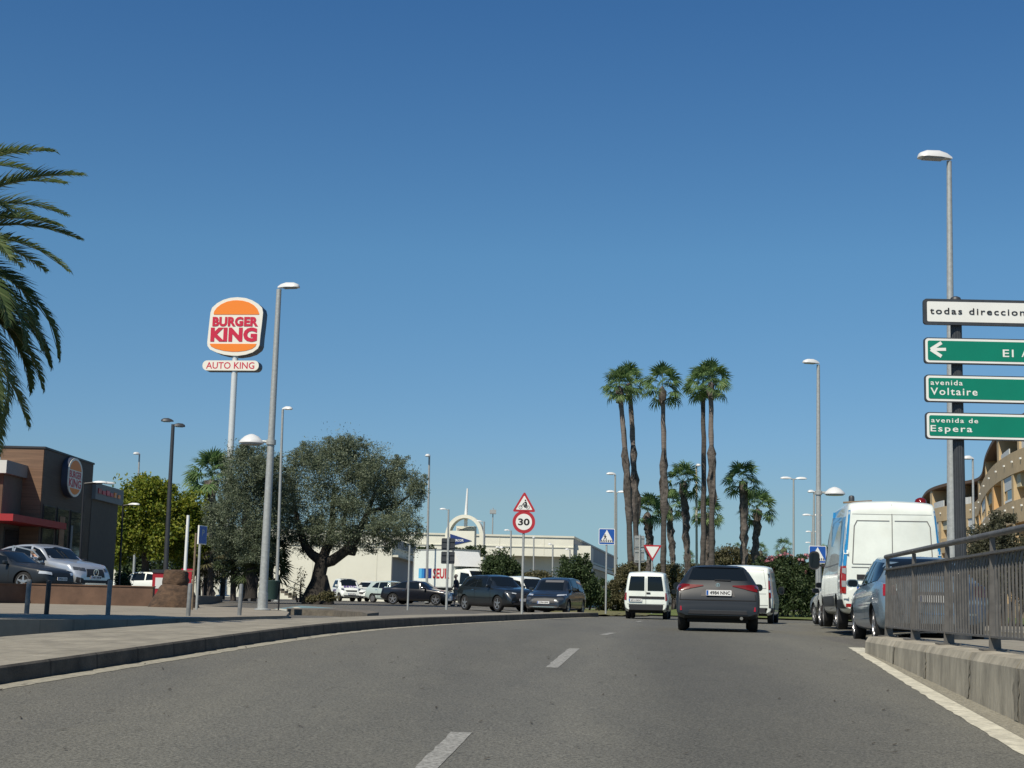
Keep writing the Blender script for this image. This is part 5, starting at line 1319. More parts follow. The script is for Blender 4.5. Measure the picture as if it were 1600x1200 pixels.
# windows on the long side
zw0, zw1 = LOT + .1, zat(792, 70, 60.6)
for y0, y1 in ((59.7, 61.2), (61.6, 63.1), (63.5, 65.0)):
    f = bb('window', bkx - .05, bkx + .035, y0 - .05, y1 + .05, zw0 - .04, zw1 + .05, 'roofdk'); bb('pane', bkx + .036, bkx + .045, y0, y1, zw0, zw1, 'winglass', f)
f = bb('poster', bkx + .05, bkx + .07, 61.85, 62.55, zw0 + .2, zw1 - .3, 'poster')
bb('poster_print', bkx + .071, bkx + .078, 62.0, 62.4, zw0 + .7, zw0 + 1.3, 'bkred', f)
bb('light_panel', bkx + .05, bkx + .07, 63.5, 63.75, zw0 + .1, zw1 - .6, 'gfasc')
f = bb('window', bkx - .85, bkx - .785, 57.6, 59.6, zw0, zc0 - .1, 'roofdk'); bb('pane', bkx - .784, bkx - .775, 57.7, 59.5, zw0 + .1, zc0 - .2, 'winglass', f)
# oval sign on the tower side (facing +x)
so = thing('oval_sign', 'tall oval bun sign on the dark side wall of the restaurant', 'sign', (bkx, 62.85, zat(746, 113, 62.8)), R(90))
hh = (775 - 714) * 62.4 / FPX / 2
def oval(w, h, r):
    rz_ = .36 * h; out = []
    for k in range(41):
        a_ = PI * k / 40; out.append((w / 2 * math.cos(a_), h / 2 - rz_ + rz_ * math.sin(a_)))
    for k in range(41):
        a_ = PI + PI * k / 40; out.append((w / 2 * math.cos(a_), -h / 2 + rz_ + rz_ * math.sin(a_)))
    return out
d = MB(); d.prism(oval(2.15, hh * 2.06, 1.0), -.26, -.01); c0 = obj('sign_case', d, M['bkside'], so)
d = MB(); d.prism(oval(2.05, hh * 1.98, .96), -.29, -.262); obj('sign_face', d, M['bkwhite'], so)
def cut(z0, z1, w, h, r):
    return [(x_, min(max(z_, z0), z1)) for x_, z_ in oval(w, h, r)]
d = MB(); d.prism(cut(.30, 9, 1.72, hh * 1.75, .85), -.2945, -.2905); obj('bun', d, M['orange'], so)
d = MB(); d.prism(cut(-9, -.47, 1.72, hh * 1.75, .85), -.2945, -.2905); obj('bun', d, M['orange'], so)
text(so, 'lettering', 'BURGER', M['bkred'], 0, .11, 1.76, .30, -.2955, .03); text(so, 'lettering', 'KING', M['bkred'], 0, -.25, 1.76, .36, -.2955, .03)

# ------------------------------------------------------------------ white store with the arch, low white building, apartments
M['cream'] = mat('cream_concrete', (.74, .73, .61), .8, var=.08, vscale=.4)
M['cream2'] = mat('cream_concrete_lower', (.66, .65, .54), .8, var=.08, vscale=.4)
M['shadegrey'] = mat('shaded_side_and_plain_grey', (.34, .33, .31), .7, var=.08, vscale=.5, stretch=(1, 1, .1))  # plain grey, also used as painted shade on cream side walls
M['navy'] = mat('navy_sign', (.012, .035, .16), .5)
Ys = 200.0
g = -.3
xl, xr = -75.0, at(896, 850, Ys).x; xb_, yb_ = at(964, 872, 287).x, 287.0
zt_, zu, zs_ = zat(838.5, 800, Ys), zat(868, 800, Ys), zat(880, 800, Ys)
st = thing('department_store', 'long cream store building with an overhanging upper storey behind the car park', 'building', (-10, Ys, g))
def poly(name, xy, z0, z1, m, par=st):
    mb = MB(); l = par.location if par.parent is None else st.location
    mb.slab([(x_ - l.x, y_ - l.y) for x_, y_ in xy], z0 - l.z, z1 - l.z); return obj(name, mb, M[m], par)
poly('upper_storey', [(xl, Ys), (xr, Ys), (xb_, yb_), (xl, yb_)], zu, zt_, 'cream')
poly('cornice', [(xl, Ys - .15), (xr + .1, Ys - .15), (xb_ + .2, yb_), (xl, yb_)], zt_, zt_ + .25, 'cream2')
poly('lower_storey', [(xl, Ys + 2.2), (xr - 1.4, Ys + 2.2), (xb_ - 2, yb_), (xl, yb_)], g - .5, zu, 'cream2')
poly('corner_block', [(xr - .8, Ys + 1.0), (xr + 2.4, Ys + 1.0), (xr + 3.4, Ys + 12), (xr + .2, Ys + 12)], zs_ - .9, zat(852, 900, Ys), 'cream')
dx_, dy_ = xb_ - xr, yb_ - Ys
poly('side_ledge', [(xr + 2.0, Ys + 10), (xr + 2.6, Ys + 10), (xb_ + 1.2, yb_), (xb_ + .3, yb_)], zu - 1.0, zu - .5, 'cream')
poly('shaded_side_sheet', [(xr + .02, Ys + .4), (xr + .08, Ys + .4), (xb_ + .05, yb_), (xb_, yb_)], zu + .3, zt_ - .02, 'shadegrey')  # grey sheet over the cream side, standing in for its shade
for i in range(10):
    xj = xr - 4 - i * 6.0; poly('panel_joint', [(xj, Ys - .03), (xj + .10, Ys - .03), (xj + .10, Ys - .005), (xj, Ys - .005)], zu + .2, zt_ - .1, 'cream2')
poly('string_course', [(xl, Ys - .10), (xr, Ys - .10), (xr, Ys - .004), (xl, Ys - .004)], (zu + zt_) / 2 - .1, (zu + zt_) / 2 + .05, 'cream2')
# arch
Ya = 185.0; ka = Ya / FPX
ar = thing('arch_sign', 'white arch with a mast and two panels bearing blue pennants in front of the store', 'sign', (at(724, 880, Ya).x, Ya, g), R(-6))
def ax(px): return at(px, 850, Ya).x - ar.location.x
def az(py, px=724): return zat(py, px, Ya) - g
ro_, ri_ = 30.0 * ka, 24.0 * ka; zsp = az(838)
ht = az(804) - zsp
arc = []; 
for k in range(25): a_ = PI * k / 24; arc.append((ro_ * math.cos(a_), zsp + ht * math.sin(a_)))
inn = []
for k in range(25): a_ = PI * (24 - k) / 24; inn.append((ri_ * math.cos(a_), zsp + (ht - 5.2 * ka) * math.sin(a_)))
outl = [(ro_, 0)] + arc + [(-ro_, 0), (-ri_, 0)] + inn + [(ri_, 0)]
mb = MB(); n = len(outl)
for yv in (0, 2.2): mb.v += [(x_, yv, z_) for x_, z_ in outl]
h2 = n // 2
for i in range(h2 - 1):
    q = [i, i + 1, n - 2 - i, n - 1 - i]
    mb.f += [q, [j + n for j in q][::-1]]; mb.m += [0, 0]
for i in range(n): j = (i + 1) % n; mb.f.append([i, i + n, j + n, j]); mb.m.append(0)
obj('arch', mb, M['cream'], ar, 30)
def panel(x0, x1, y0, y1, yd, tri_, m):
    d = MB(); d.prism([(ax(x0), az(y1)), (ax(x1), az(y1)), (ax(x1), az(y0)), (ax(x0), az(y0))], yd, yd + 1.0); p = obj('panel', d, M['cream'], ar)
    d = MB(); d.prism([(ax(a_), az(c_)) for a_, c_ in tri_], yd - .08, yd - .01); obj('pennant', d, M[m], p); return p
panel(706.5, 737.5, 820, 852, 3.2, [(708, 823), (708, 829.5), (736, 829.5)], 'shadegrey')
p = panel(703, 742.5, 830, 878, -.9, [(704.5, 835), (704.5, 853.5), (738.5, 845.2)], 'navy')
text(p, 'lettering', 'HIPERCOR', M['signw'], (ax(705.5) + ax(726)) / 2, az(845), ax(726) - ax(705.5), 3.6 * ka, -1.0, .03)
mb = MB(); mb.tube([(ax(725), 1.1, az(822)), (ax(725), 1.1, az(800)), (ax(726.2), 1.1, az(762))], [.22, .2, .10], 8); obj('mast', mb, M['white'], ar, 40)
# faint mast far off
o = MB(); o.tube([(0, 0, 0), (0, 0, 24)], [.35, .12], 6); o.box((0, 0, 23), (1.4, 1.4, 1.0)); oo = obj('far_mast', o, M['galv'], None, 40, (at(769, 850, 330).x, 330, -.5)); oo.scale = (1, 1, zat(790, 769, 330) / 24); tag(oo, 'faint distant radio mast above the store roof', 'mast')
# low white building behind the olive tree
Yl = 116.0
lb = thing('low_building', 'low plain white building behind the olive tree', 'building', (at(520, 930, Yl).x, Yl, -.3))
xl, xr = at(405, 930, Yl).x, at(610, 930, Yl).x; x2 = at(654, 930, 139).x; zt_ = zat(854, 560, Yl)
st = lb
poly('hall', [(xl, Yl), (xr, Yl), (x2, 139), (xl, 139)], -.8, zt_, 'cream', lb)
poly('shaded_flank_sheet', [(xr + .01, Yl + .06), (xr + .05, Yl + .06), (x2 + .04, 139), (x2, 139)], -.5, zt_ - .75, 'shadegrey', lb)  # flank shade painted as a grey sheet over the cream wall
poly('side_ledge', [(xr, Yl + .05), (xr + .5, Yl + .05), (x2 + .5, 139), (x2, 139)], zt_ - .74, zt_ - .58, 'cream2', lb)
poly('coping', [(xl, Yl - .06), (xr + .06, Yl - .06), (x2 + .06, 139.05), (xl, 139.05)], zt_, zt_ + .08, 'cream2', lb)
poly('rooflight', [(xr - 1.2, Yl + 6), (xr - .2, Yl + 6), (x2 - .3, 138), (x2 - 1.2, 138)], zt_ + .08, zt_ + .9, 'shadegrey', lb)
for yy_ in (Yl - .012,):
    for xx in (xl + 4, xl + 9): poly('panel_joint', [(xx, Yl - .02), (xx + .05, Yl - .02), (xx + .05, Yl - .004), (xx, Yl - .004)], -.3, zt_ - .1, 'cream2', lb)
for z_, s_ in ((2.55, .95), (1.35, .95)):
    m_ = MB(); m_.box((at(611, 930, 118).x - lb.location.x + .12, 2.2, z_ + .3), (.06, .9, s_)); obj('blue_notice', m_, M['navy'], lb)
# steps with rails
stp = thing('steps', 'short flight of steps with two slanting handrails left of the olive trunk', 'steps', (at(446, 935, 108).x, 108, -.25))
for i in range(5): m_ = MB(); m_.box((.6 - i * .28, 1.0 , .09 + i * .16), (.32 + .0, 1.6, .18 + i * .0)); obj('step', m_, M['kerb'], stp)
for zz in (.55, 1.0):
    m_ = MB(); m_.tube([(-1.1, 0, zz + 1.0), (2.2, 0, zz - .45)], .03, 6); obj('handrail', m_, M['galv_dark'], stp)
for px_ in (-.95, .6, 2.0): m_ = MB(); m_.tube([(px_, 0, 0), (px_, 0, 1.9 - (px_ + 1.1) * .44)], .03, 6); obj('rail_post', m_, M['galv_dark'], stp)

# curved ochre apartment block on the right
M['ochre'] = mat('ochre_render', (.50, .38, .22), .85, var=.12, vscale=.8)
M['ochrelit'] = mat('sunlit_ochre_render', (.58, .36, .16), .85, var=.1, vscale=.8)  # brighter copy of the ochre with sunlight put into the colour
M['dkinside'] = mat('shadowed_balcony_back', (.075, .05, .035), .85, var=.2)  # dark brown stands in for the shadow inside the balconies
M['shutter'] = mat('roller_shutter', (.58, .60, .58), .6)
M['awning'] = mat('awning_canvas', (.52, .48, .34), .8)
M['roofbr'] = mat('brown_soffit', (.11, .07, .045), .8)
ap = thing('apartment_block', 'curved ochre apartment block with recessed balconies on the right', 'building', (50, 170, -.4))
ctrl = [(at(p_, 800, y_).x, y_) for p_, y_ in ((1432, 240), (1444, 216), (1474, 203), (1508, 198), (1527, 190), (1534, 166), (1550, 147), (1575, 135), (1602, 128), (1650, 119))]
cpth = []
for i in range(len(ctrl) - 1):
    p0 = Vector(ctrl[max(i - 1, 0)]); p1 = Vector(ctrl[i]); p2 = Vector(ctrl[i + 1]); p3 = Vector(ctrl[min(i + 2, len(ctrl) - 1)])
    for j in range(8):
        t_ = j / 8; cpth.append(.5 * ((2 * p1) + (p2 - p0) * t_ + (2 * p0 - 5 * p1 + 4 * p2 - p3) * t_ ** 2 + (3 * p1 - 3 * p2 + p3 - p0) * t_ ** 3))
cpth.append(Vector(ctrl[-1])); cpth = [p - Vector((50, 170)) for p in cpth]
def nrm(i):
    d_ = (cpth[min(i + 1, len(cpth) - 1)] - cpth[max(i - 1, 0)]).normalized(); return Vector((d_.y, -d_.x))
# outward = towards the road (negative x)
sgn = 1 if nrm(20).x < 0 else -1
def off(i, o): return cpth[i] + nrm(i) * sgn * o
def band(name, i0, i1, o0, o1, z0, z1, m, par=ap):
    mb = MB(); idx = list(range(i0, i1 + 1)); z0 += .4; z1 += .4
    for i in idx:
        a_, c_ = off(i, o0), off(i, o1); mb.v += [(a_.x, a_.y, z0), (c_.x, c_.y, z0), (c_.x, c_.y, z1), (a_.x, a_.y, z1)]
    for q in range(len(idx) - 1):
        for e in range(4): mb.f.append([q * 4 + e, q * 4 + (e + 1) % 4, q * 4 + 4 + (e + 1) % 4, q * 4 + 4 + e]); mb.m.append(0)
    mb.f += [[0, 1, 2, 3], [len(mb.v) - 4, len(mb.v) - 3, len(mb.v) - 2, len(mb.v) - 1]]; mb.m += [0, 0]
    return obj(name, mb, M[m], par)
NP = len(cpth) - 1
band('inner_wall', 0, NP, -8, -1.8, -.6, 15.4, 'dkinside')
floors = [(-.5, .9), (3.6, 5.0), (8.0, 10.0), (12.4, 14.0)]
for z0, z1 in floors: band('facade_band', 0, NP, -1.9, 0, z0, z1, 'ochre')
band('roof_overhang', 0, NP, -6, -.5, 17.2, 17.6, 'roofbr')
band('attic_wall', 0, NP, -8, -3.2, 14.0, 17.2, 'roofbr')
band('roof_parapet', 0, NP, -.2, 0, 14.0, 14.35, 'ochre')
rr = random.Random(4)
spans = [(0, 4), (4, 9), (9, 14), (14, 19), (19, 24), (24, 29), (29, 33), (33, 38), (38, 43), (43, 48), (48, 53), (53, 58), (58, 64)]
for fi, (z0, z1) in enumerate(((.9, 3.6), (5.0, 8.0), (10.0, 12.4))):
    for si, (a_, c_) in enumerate(spans):
        c_ = min(c_, NP); a_ = min(a_, NP - 1)
        pw = 1
        band('pier', a_, min(a_ + pw, c_), -1.9, -.02, z0, z1, 'ochre' if (si + fi) % 3 else 'ochrelit')
        kind = (0, 1, 2, 1, 3, 2)[(si * 2 + fi) % 6]
        if kind == 0:
            w_ = band('window', min(a_ + pw, c_), c_, -.35, -.2, z0 + .1, z1, 'winglass'); band('shutter', min(a_ + pw, c_), c_, -.19, -.12, z0 + (z1 - z0) * (.35 + .2 * rr.random()), z1 - .02, 'shutter', w_)
            band('frame', min(a_ + pw, c_), c_, -.19, -.1, z0 + .1, z0 + .3, 'white', w_)
        elif kind == 1:
            w_ = band('balcony', min(a_ + pw, c_), c_, -.3, .7, z0 - .9, z0 + .15, 'ochrelit'); band('balcony_rail', min(a_ + pw, c_), c_, .4, .46, z0 + .3, z0 + .36, 'galv_dark', w_)
        elif kind == 2:
            band('awning', min(a_ + pw, c_), min(a_ + pw + 2, c_), -.9, -.3, z0 + (z1 - z0) * .5, z1 - .02, 'awning')
            band('window', min(a_ + pw, c_), c_, -1.78, -1.7, z0, z1 - .3, 'winglass')
        else:
            band('window', min(a_ + pw + 1, c_), c_, -1.78, -1.7, z0, z1 - .3, 'winglass'); band('curtain', min(a_ + pw, c_), min(a_ + pw + 1, c_), -1.68, -1.6, z0, z1 - .2, 'shutter')
for si, (a_, c_) in enumerate(spans):
    c_ = min(c_, NP); a_ = min(a_, NP - 1)
    if si % 2: band('penthouse_glass', a_, c_, -2.9, -2.8, 14.2, 16.6, 'winglass')
    else: band('penthouse_pillar', a_, min(a_ + 1, c_), -3.1, -.6, 14.35, 17.2, 'ochre'); band('penthouse_screen', min(a_ + 1, c_), c_, -.9, -.8, 14.4, 15.4, 'shutter')
for i in range(3, NP, 4):
    for z_ in (4.7, 9.4, 13.5):
        q = off(i, .06); m_ = MB(); m_.box((q.x, q.y, z_ + .4), (.18, .18, .15)); obj('wall_lamp', m_, M['white'], ap)

# ------------------------------------------------------------------ trees and plants
def rawmesh(name, V, F, mats, mi=None):
    """V (n,3) and quads F (m,4) as arrays"""
    me = bpy.data.meshes.new(name); V = np.asarray(V, np.float32); F = np.asarray(F, np.int32)
    me.vertices.add(len(V)); me.vertices.foreach_set('co', V.ravel())
    k = F.shape[1]; me.loops.add(F.size); me.loops.foreach_set('vertex_index', F.ravel())
    me.polygons.add(len(F)); me.polygons.foreach_set('loop_start', np.arange(0, F.size, k, dtype=np.int32))
    for m in mats: me.materials.append(m)
    if mi is not None: me.polygons.foreach_set('material_index', np.asarray(mi, np.int32))
    me.update(calc_edges=True); me.validate(); return me
def unit(v): return v / np.maximum(np.linalg.norm(v, axis=1, keepdims=True), 1e-9)
def leaves(P, size, rg, droop=.0, aspect=.45, out=None):
    n = len(P); d = rg.normal(size=(n, 3)); 
    if out is not None: d = d * .8 + out
    d[:, 2] -= droop; d = unit(d); u = unit(np.cross(d, rg.normal(size=(n, 3)))); s = size * (.6 + .8 * rg.random((n, 1)))
    a = d * s; c = u * s * aspect
    V = np.stack([P - a * .5, P + c * .5 + a * .05, P + a * .5, P - c * .5 + a * .05], 1).reshape(-1, 3)
    return V, np.arange(4 * n).reshape(n, 4)
def crownpts(blobs, n, rg, clump=.5, nclump=60, shell=.55, lumps=0):
    if lumps:
        nb_ = list(blobs)
        for b in blobs:
            d = unit(rg.normal(size=(lumps, 3))); d[:, 2] = np.abs(d[:, 2]) * 1.1 - .25
            for q in d:
                r = .26 + .22 * rg.random(); nb_.append((b[0] + q[0] * b[3] * .95, b[1] + q[1] * b[4] * .95, b[2] + q[2] * b[5] * .95, b[3] * r, b[4] * r, b[5] * r))
        blobs = nb_
    vol = np.array([b[3] * b[4] * b[5] for b in blobs]) ** .8; pr = vol / vol.sum(); P = []; O = []
    for b, p in zip(blobs, pr):
        nb = int(n * p); nc = max(6, int(nclump * p * len(blobs) ** .2))
        d = unit(rg.normal(size=(nc, 3))); r = shell + (1 - shell) * rg.random((nc, 1)) ** .7
        C = d * r; w = rg.integers(0, nc, nb); sz = (.5 + rg.random((nc, 1))) * clump
        q = C[w] + np.clip(rg.normal(size=(nb, 3)), -1.7, 1.7) * sz[w] * .30
        P.append(q * np.array(b[3:6]) + np.array(b[:3])); O.append(unit(q))
    return np.concatenate(P), np.concatenate(O)
def trunkmesh(paths, m, jit, rg, name='trunk', n=10):
    mb = MB()
    for pts, rad in paths:
        st_ = len(mb.v); mb.tube(pts, rad, n)
        for i in range(st_, len(mb.v)):
            x_, y_, z_ = mb.v[i]; mb.v[i] = (x_ + rg.normal() * jit, y_ + rg.normal() * jit, z_ + rg.normal() * jit * .5)
    return mb.mesh(name, [m], 60)
M['bark'] = mat('bark', (.07, .055, .042), .95, var=.5, vscale=6, bump=.8, bscale=14, stretch=(1, 1, .3))
M['barkdk'] = mat('olive_bark', (.035, .030, .025), .95, var=.5, vscale=5, bump=1, bscale=9, stretch=(1, 1, .4))
M['palmbark'] = mat('palm_trunk', (.085, .074, .066), .95, var=.5, vscale=2.2, bump=.9, bscale=9, stretch=(1.2, 1.2, 5))
M['palmbarkhi'] = mat('upper_palm_trunk', (.19, .16, .14), .95, var=.35, vscale=2, bump=.5, bscale=8, stretch=(.5, .5, 4))
M['palmboot'] = mat('palm_leaf_bases', (.125, .108, .095), .95, var=.75, vscale=5, bump=1, bscale=12)
M['stump'] = mat('palm_stump', (.12, .072, .042), .95, var=.6, vscale=5, bump=1, bscale=14, stretch=(1, 1, 2), col2=(.035, .022, .014, 1))
M['olive'] = leafmat('olive_leaves', [(.070, .092, .052), (.120, .152, .088), (.18, .215, .135), (.26, .29, .20)], .32)
M['shrub'] = leafmat('dark_shrub_leaves', [(.03, .052, .02), (.05, .08, .03), (.08, .115, .045)], .3)
M['shrubdry'] = leafmat('olive_brown_shrub_leaves', [(.07, .072, .032), (.11, .105, .05), (.16, .14, .075)], .3)
M['pineneedle'] = leafmat('grey_green_needles', [(.045, .05, .028), (.075, .078, .045), (.11, .105, .065)], .2)
M['yellowgreen'] = leafmat('yellow_green_leaves', [(.08, .13, .015), (.15, .20, .02), (.23, .26, .03), (.30, .30, .045)], .4)
M['oleander'] = leafmat('oleander_leaves', [(.03, .055, .022), (.055, .085, .032), (.085, .115, .045)], .3)
M['pinkfl'] = leafmat('pink_blossom', [(.42, .14, .17), (.50, .25, .26)], .3)
M['fan'] = leafmat('fan_palm_leaves', [(.075, .145, .05), (.13, .215, .075), (.22, .30, .125)], .45)
M['fandark'] = leafmat('dark_fan_leaves', [(.03, .05, .022), (.05, .075, .03), (.08, .10, .04)], .25)
M['thatch'] = leafmat('dead_fronds', [(.09, .06, .035), (.16, .11, .065), (.22, .16, .10)], .1)
M['date'] = leafmat('date_palm_leaflets', [(.06, .10, .035), (.11, .16, .06), (.18, .22, .09)], .4)
M['rachis'] = mat('palm_rachis', (.20, .19, .08), .6)

def tree(name, label, cat, pos, blobs, n, lsize, lmat, seed, trunks, tm='bark', clump=.5, nclump=70, shell=.5, group=None, aspect=.45, droop=.2, extra=None, lumps=0):
    rg = np.random.default_rng(seed)
    t = thing(name, label, cat, pos, 0, group)
    if trunks: link('trunk', trunkmesh(trunks, M[tm], .012, rg), t)
    P, O = crownpts(blobs, n, rg, clump, nclump, shell, lumps)
    P[:, 2] = np.maximum(P[:, 2], .03)
    V, F = leaves(P, lsize, rg, droop, aspect, O * .5)
    link('crown', rawmesh('crown', V, F, [M[lmat]]), t)
    if extra:
        P, O = crownpts(extra[0], extra[1], rg, .3, 30, .9); V, F = leaves(P, extra[2], rg, 0, .9, O * .4); link('blossom', rawmesh('blossom', V, F, [M[extra[3]]]), t)
    return t
def pxblob(px, py, rx, ry, Y, b, dy=0., ryd=None):
    """crown lobe measured in the photograph, turned into metres round base b"""
    k = Y / FPX; p = at(px, py, Y); return (p.x - b[0], dy, p.z - b[2], rx * k, (ryd or rx * .9) * k, ry * k)
# the big olive
Y = 80.0; b = base(500, Y, .05); k = Y / FPX
BL = [pxblob(*q, Y, b, dy) for *q, dy in ((470, 770, 52, 62, 0), (530, 745, 60, 58, -.8), (585, 765, 55, 55, .6), (632, 795, 36, 55, 0), (510, 715, 34, 26, .8), (555, 710, 42, 26, -.5), (600, 735, 40, 30, .8), (555, 815, 66, 42, -1.2), (460, 820, 42, 38, .8), (648, 765, 20, 32, .5), (470, 715, 22, 20, 0), (640, 830, 22, 36, -.4), (520, 842, 46, 22, .4), (585, 836, 42, 26, .6), (472, 848, 28, 20, .6), (618, 846, 26, 20, -.4), (440, 765, 26, 44, .6), (432, 830, 22, 34, .2))]
def tp(px, py, dy=0.): p = at(px, py, Y); return (p.x - b[0], dy, p.z - b[2])
TR = [([tp(494, 944), tp(494, 930), tp(497, 905), tp(503, 880), tp(503, 868)], [.80, .52, .37, .37, .31]), ([tp(480, 945), tp(488, 925), tp(496, 905)], [.45, .38, .3]), ([tp(508, 945), tp(506, 925), tp(502, 900)], [.5, .42, .3]),
      ([tp(500, 880), tp(520, 876, -.2), tp(540, 862, -.3), tp(556, 845, -.2), tp(575, 800), tp(590, 760)], [.34, .29, .26, .23, .16, .07]), ([tp(545, 858, -.3), tp(557, 862, -.4)], [.32, .26]),
      ([tp(500, 875), tp(487, 866), tp(476, 852), tp(465, 820, .3), tp(455, 770, .3)], [.30, .25, .20, .15, .06]), ([tp(504, 872), tp(512, 850, .4), tp(518, 820, .4), tp(520, 760, .5)], [.30, .22, .18, .07]),
      ([tp(556, 845), tp(535, 820, .3), tp(545, 770, .2)], [.2, .15, .06]), ([tp(575, 800), tp(615, 790, .4), tp(645, 770, .4)], [.14, .1, .04])]
tree('olive_tree', 'large spreading olive tree with a dark forked trunk in front of the low white building', 'tree', b, BL, 140000, .115, 'olive', 11, TR, 'barkdk', clump=.62, nclump=330, shell=.3, aspect=.32, lumps=9)
Y = 77.0; b = base(390, Y, .05); k = Y / FPX
BL = [pxblob(*q, Y, b, dy) for *q, dy in ((385, 745, 42, 50, 0), (375, 815, 46, 48, -.5), (415, 790, 36, 55, .5), (350, 835, 24, 40, 0), (420, 725, 26, 30, 0), (400, 865, 36, 30, 0), (358, 775, 22, 34, .4))]
TR = [([tp(392, 935), tp(392, 890), tp(385, 820), tp(385, 740)], [.35, .28, .2, .06]), ([tp(392, 890), tp(410, 830), tp(420, 750)], [.2, .14, .05])]
tree('olive_tree', 'smaller olive tree behind the tall lamp, its crown touching the restaurant pole sign', 'tree', b, BL, 90000, .11, 'olive', 12, TR, 'barkdk', clump=.6, nclump=280, shell=.3, aspect=.32, lumps=6)
# low fan palm clump in front of it
def fanleaf(Rr, nb, rg, span=210, droop=.35, w=.07):
    """one fan leaf in local space: petiole along +x from the origin, fan opening in the x,y plane"""
    V = []; F = []; pet = Rr * .95
    V += [(0, -.012, 0), (0, .012, 0), (pet, .012, 0), (pet, -.012, 0)]; F.append((0, 1, 2, 3))
    for i in range(nb):
        a = R(-span / 2 + span * (i + .5) / nb) + rg.normal() * .03; L = Rr * .80 * (.78 + .22 * math.cos(a * .6)) * (.9 + .2 * rg.random())
        c, s = math.cos(a), math.sin(a); ww = w * Rr; dr = droop * (.7 + .6 * rg.random()); zf = (.04 if i % 2 else -.04) * Rr
        def P(r, o, z): return (pet + r * c - o * s, r * s + o * c, z)
        o = len(V)
        V += [P(.02, -ww * .2, 0), P(.02, ww * .2, 0), P(L * .55, ww * .75, zf - .04 * dr * L), P(L * .55, -ww * .75, zf - .04 * dr * L), P(L * .97, ww * .06, -dr * L * .55), P(L * .97, -ww * .06, -dr * L * .55)]
        F += [(o, o + 1, o + 2, o + 3), (o + 3, o + 2, o + 4, o + 5)]
    return np.array(V), np.array(F)
def fancrown(Rr, nl, rg, emin=-50, emax=80, nb=16, droop=.5, base_z=0., pet=1.):
    VV = []; FF = []; o = 0
    for i in range(nl):
        v, f = fanleaf(Rr, nb, rg, 200 + rg.random() * 40, droop)
        el = R(emin + (emax - emin) * ((i + .5) / nl) ** .85 + rg.normal() * 9); az = i * 2.399963 + rg.normal() * .3
        tw = rg.normal() * .5
        m = Matrix.Rotation(az, 3, 'Z') @ Matrix.Rotation(-el, 3, 'Y') @ Matrix.Rotation(tw, 3, 'X')
        v = v @ np.array(m).T; v[:, 2] += base_z + .25 * Rr * (i / nl)
        rad = np.hypot(v[:, 0], v[:, 1]); v[:, 2] -= .10 * rad ** 2 / Rr
        VV.append(v); FF.append(f + o); o += len(v)
    return np.concatenate(VV), np.concatenate(FF)
def fanpalm(name, label, pos, hgt, Rr, seed, lean=(0, 0), r0=.24, tall=True, group=None, nl=27, nb=17, boots=(.42, .74)):
    rg = np.random.default_rng(seed); t = thing(name, label, 'palm tree', pos, 0, group)
    n = 26; pts = []; rad = []
    mb = MB()
    for i in range(n + 1):
        f = i / n; bend = f * f
        pts.append((lean[0] * bend + .04 * math.sin(f * 5 + seed), lean[1] * bend, hgt * f))
        if tall:
            r = r0 * (1.12 - .25 * f); 
            if boots[0] < f < boots[1]: r *= 1.28
        else: r = r0 * (1 - .15 * f) * (1.0 + .25 * (f > .55))
        rad.append(r * (1 + .05 * rg.normal()))
    mb.tube(pts, rad, 12)
    nring = 12
    for i, (x_, y_, z_) in enumerate(mb.v):
        f = min(1, z_ / hgt); j = .02 + (.045 if (tall and boots[0] < f < boots[1]) or (not tall) else 0); mb.v[i] = (x_ + rg.normal() * j, y_ + rg.normal() * j, z_)
    for i in range(len(mb.f)):
        f = (i // nring) / n; mb.m[i] = (1 if boots[0] <= f <= boots[1] else (2 if f > boots[1] else 0)) if tall else (1 if f > .35 else 0)
    link('trunk', mb.mesh('trunk', [M['palmbark'], M['palmboot'], M['palmbarkhi']], 70), t)
    tx, ty = pts[-1][0], pts[-1][1]
    # skirt of cut leaf bases / dead fronds under the crown
    sk = MB(); sh = (.95 if tall else .7)
    sk.lathe([(r0 * .85, -sh), (r0 * 1.2, -sh * .75), (r0 * 1.4, -sh * .4), (r0 * 1.15, -.02), (r0 * .5, .12)], 12, (tx, ty, hgt))
    for i in range(len(sk.v)): x_, y_, z_ = sk.v[i]; sk.v[i] = (x_ + rg.normal() * .05, y_ + rg.normal() * .05, z_ + rg.normal() * .05)
    link('leaf_bases', sk.mesh('leaf_bases', [M['palmboot']], 70), t)
    V, F = fancrown(Rr, nl, rg, -42 if tall else -45, 82, nb, .6)
    V = V + np.array([tx, ty, hgt])
    link('crown', rawmesh('crown', V, F, [M['fan']]), t)
    return t
def palmpx(pxb, pxc, pyc, Y, rpx, seed, label, group, tall=True, r0=.24, lift=.1, **kw):
    b = base(pxb, Y, lift); c = at(pxc, pyc, Y); k = Y / FPX
    return fanpalm('fan_palm', label, b, c.z - b[2], rpx * k / 1.62, seed, (c.x - b[0], 0), r0, tall, group, **kw)
G1 = 'tall fan palms on the roundabout'; G2 = 'shorter fan palms beyond the roundabout'
palmpx(986, 967, 607, 92, 33, 21, 'leftmost tall fan palm, left trunk of the close pair', G1, r0=.165, boots=(.40, .70))
palmpx(995, 982, 602, 95, 33, 22, 'tall fan palm forming the right trunk of the close pair', G1, r0=.165, boots=(.40, .70))
palmpx(1037, 1034.5, 608, 92, 38, 23, 'tall fan palm standing alone in the middle of the five tall ones', G1, r0=.16, boots=(.45, .70))
palmpx(1098, 1099, 604, 95, 34, 24, 'slim smooth trunked tall fan palm, left of the right hand pair', G1, r0=.16, boots=(2, 3))
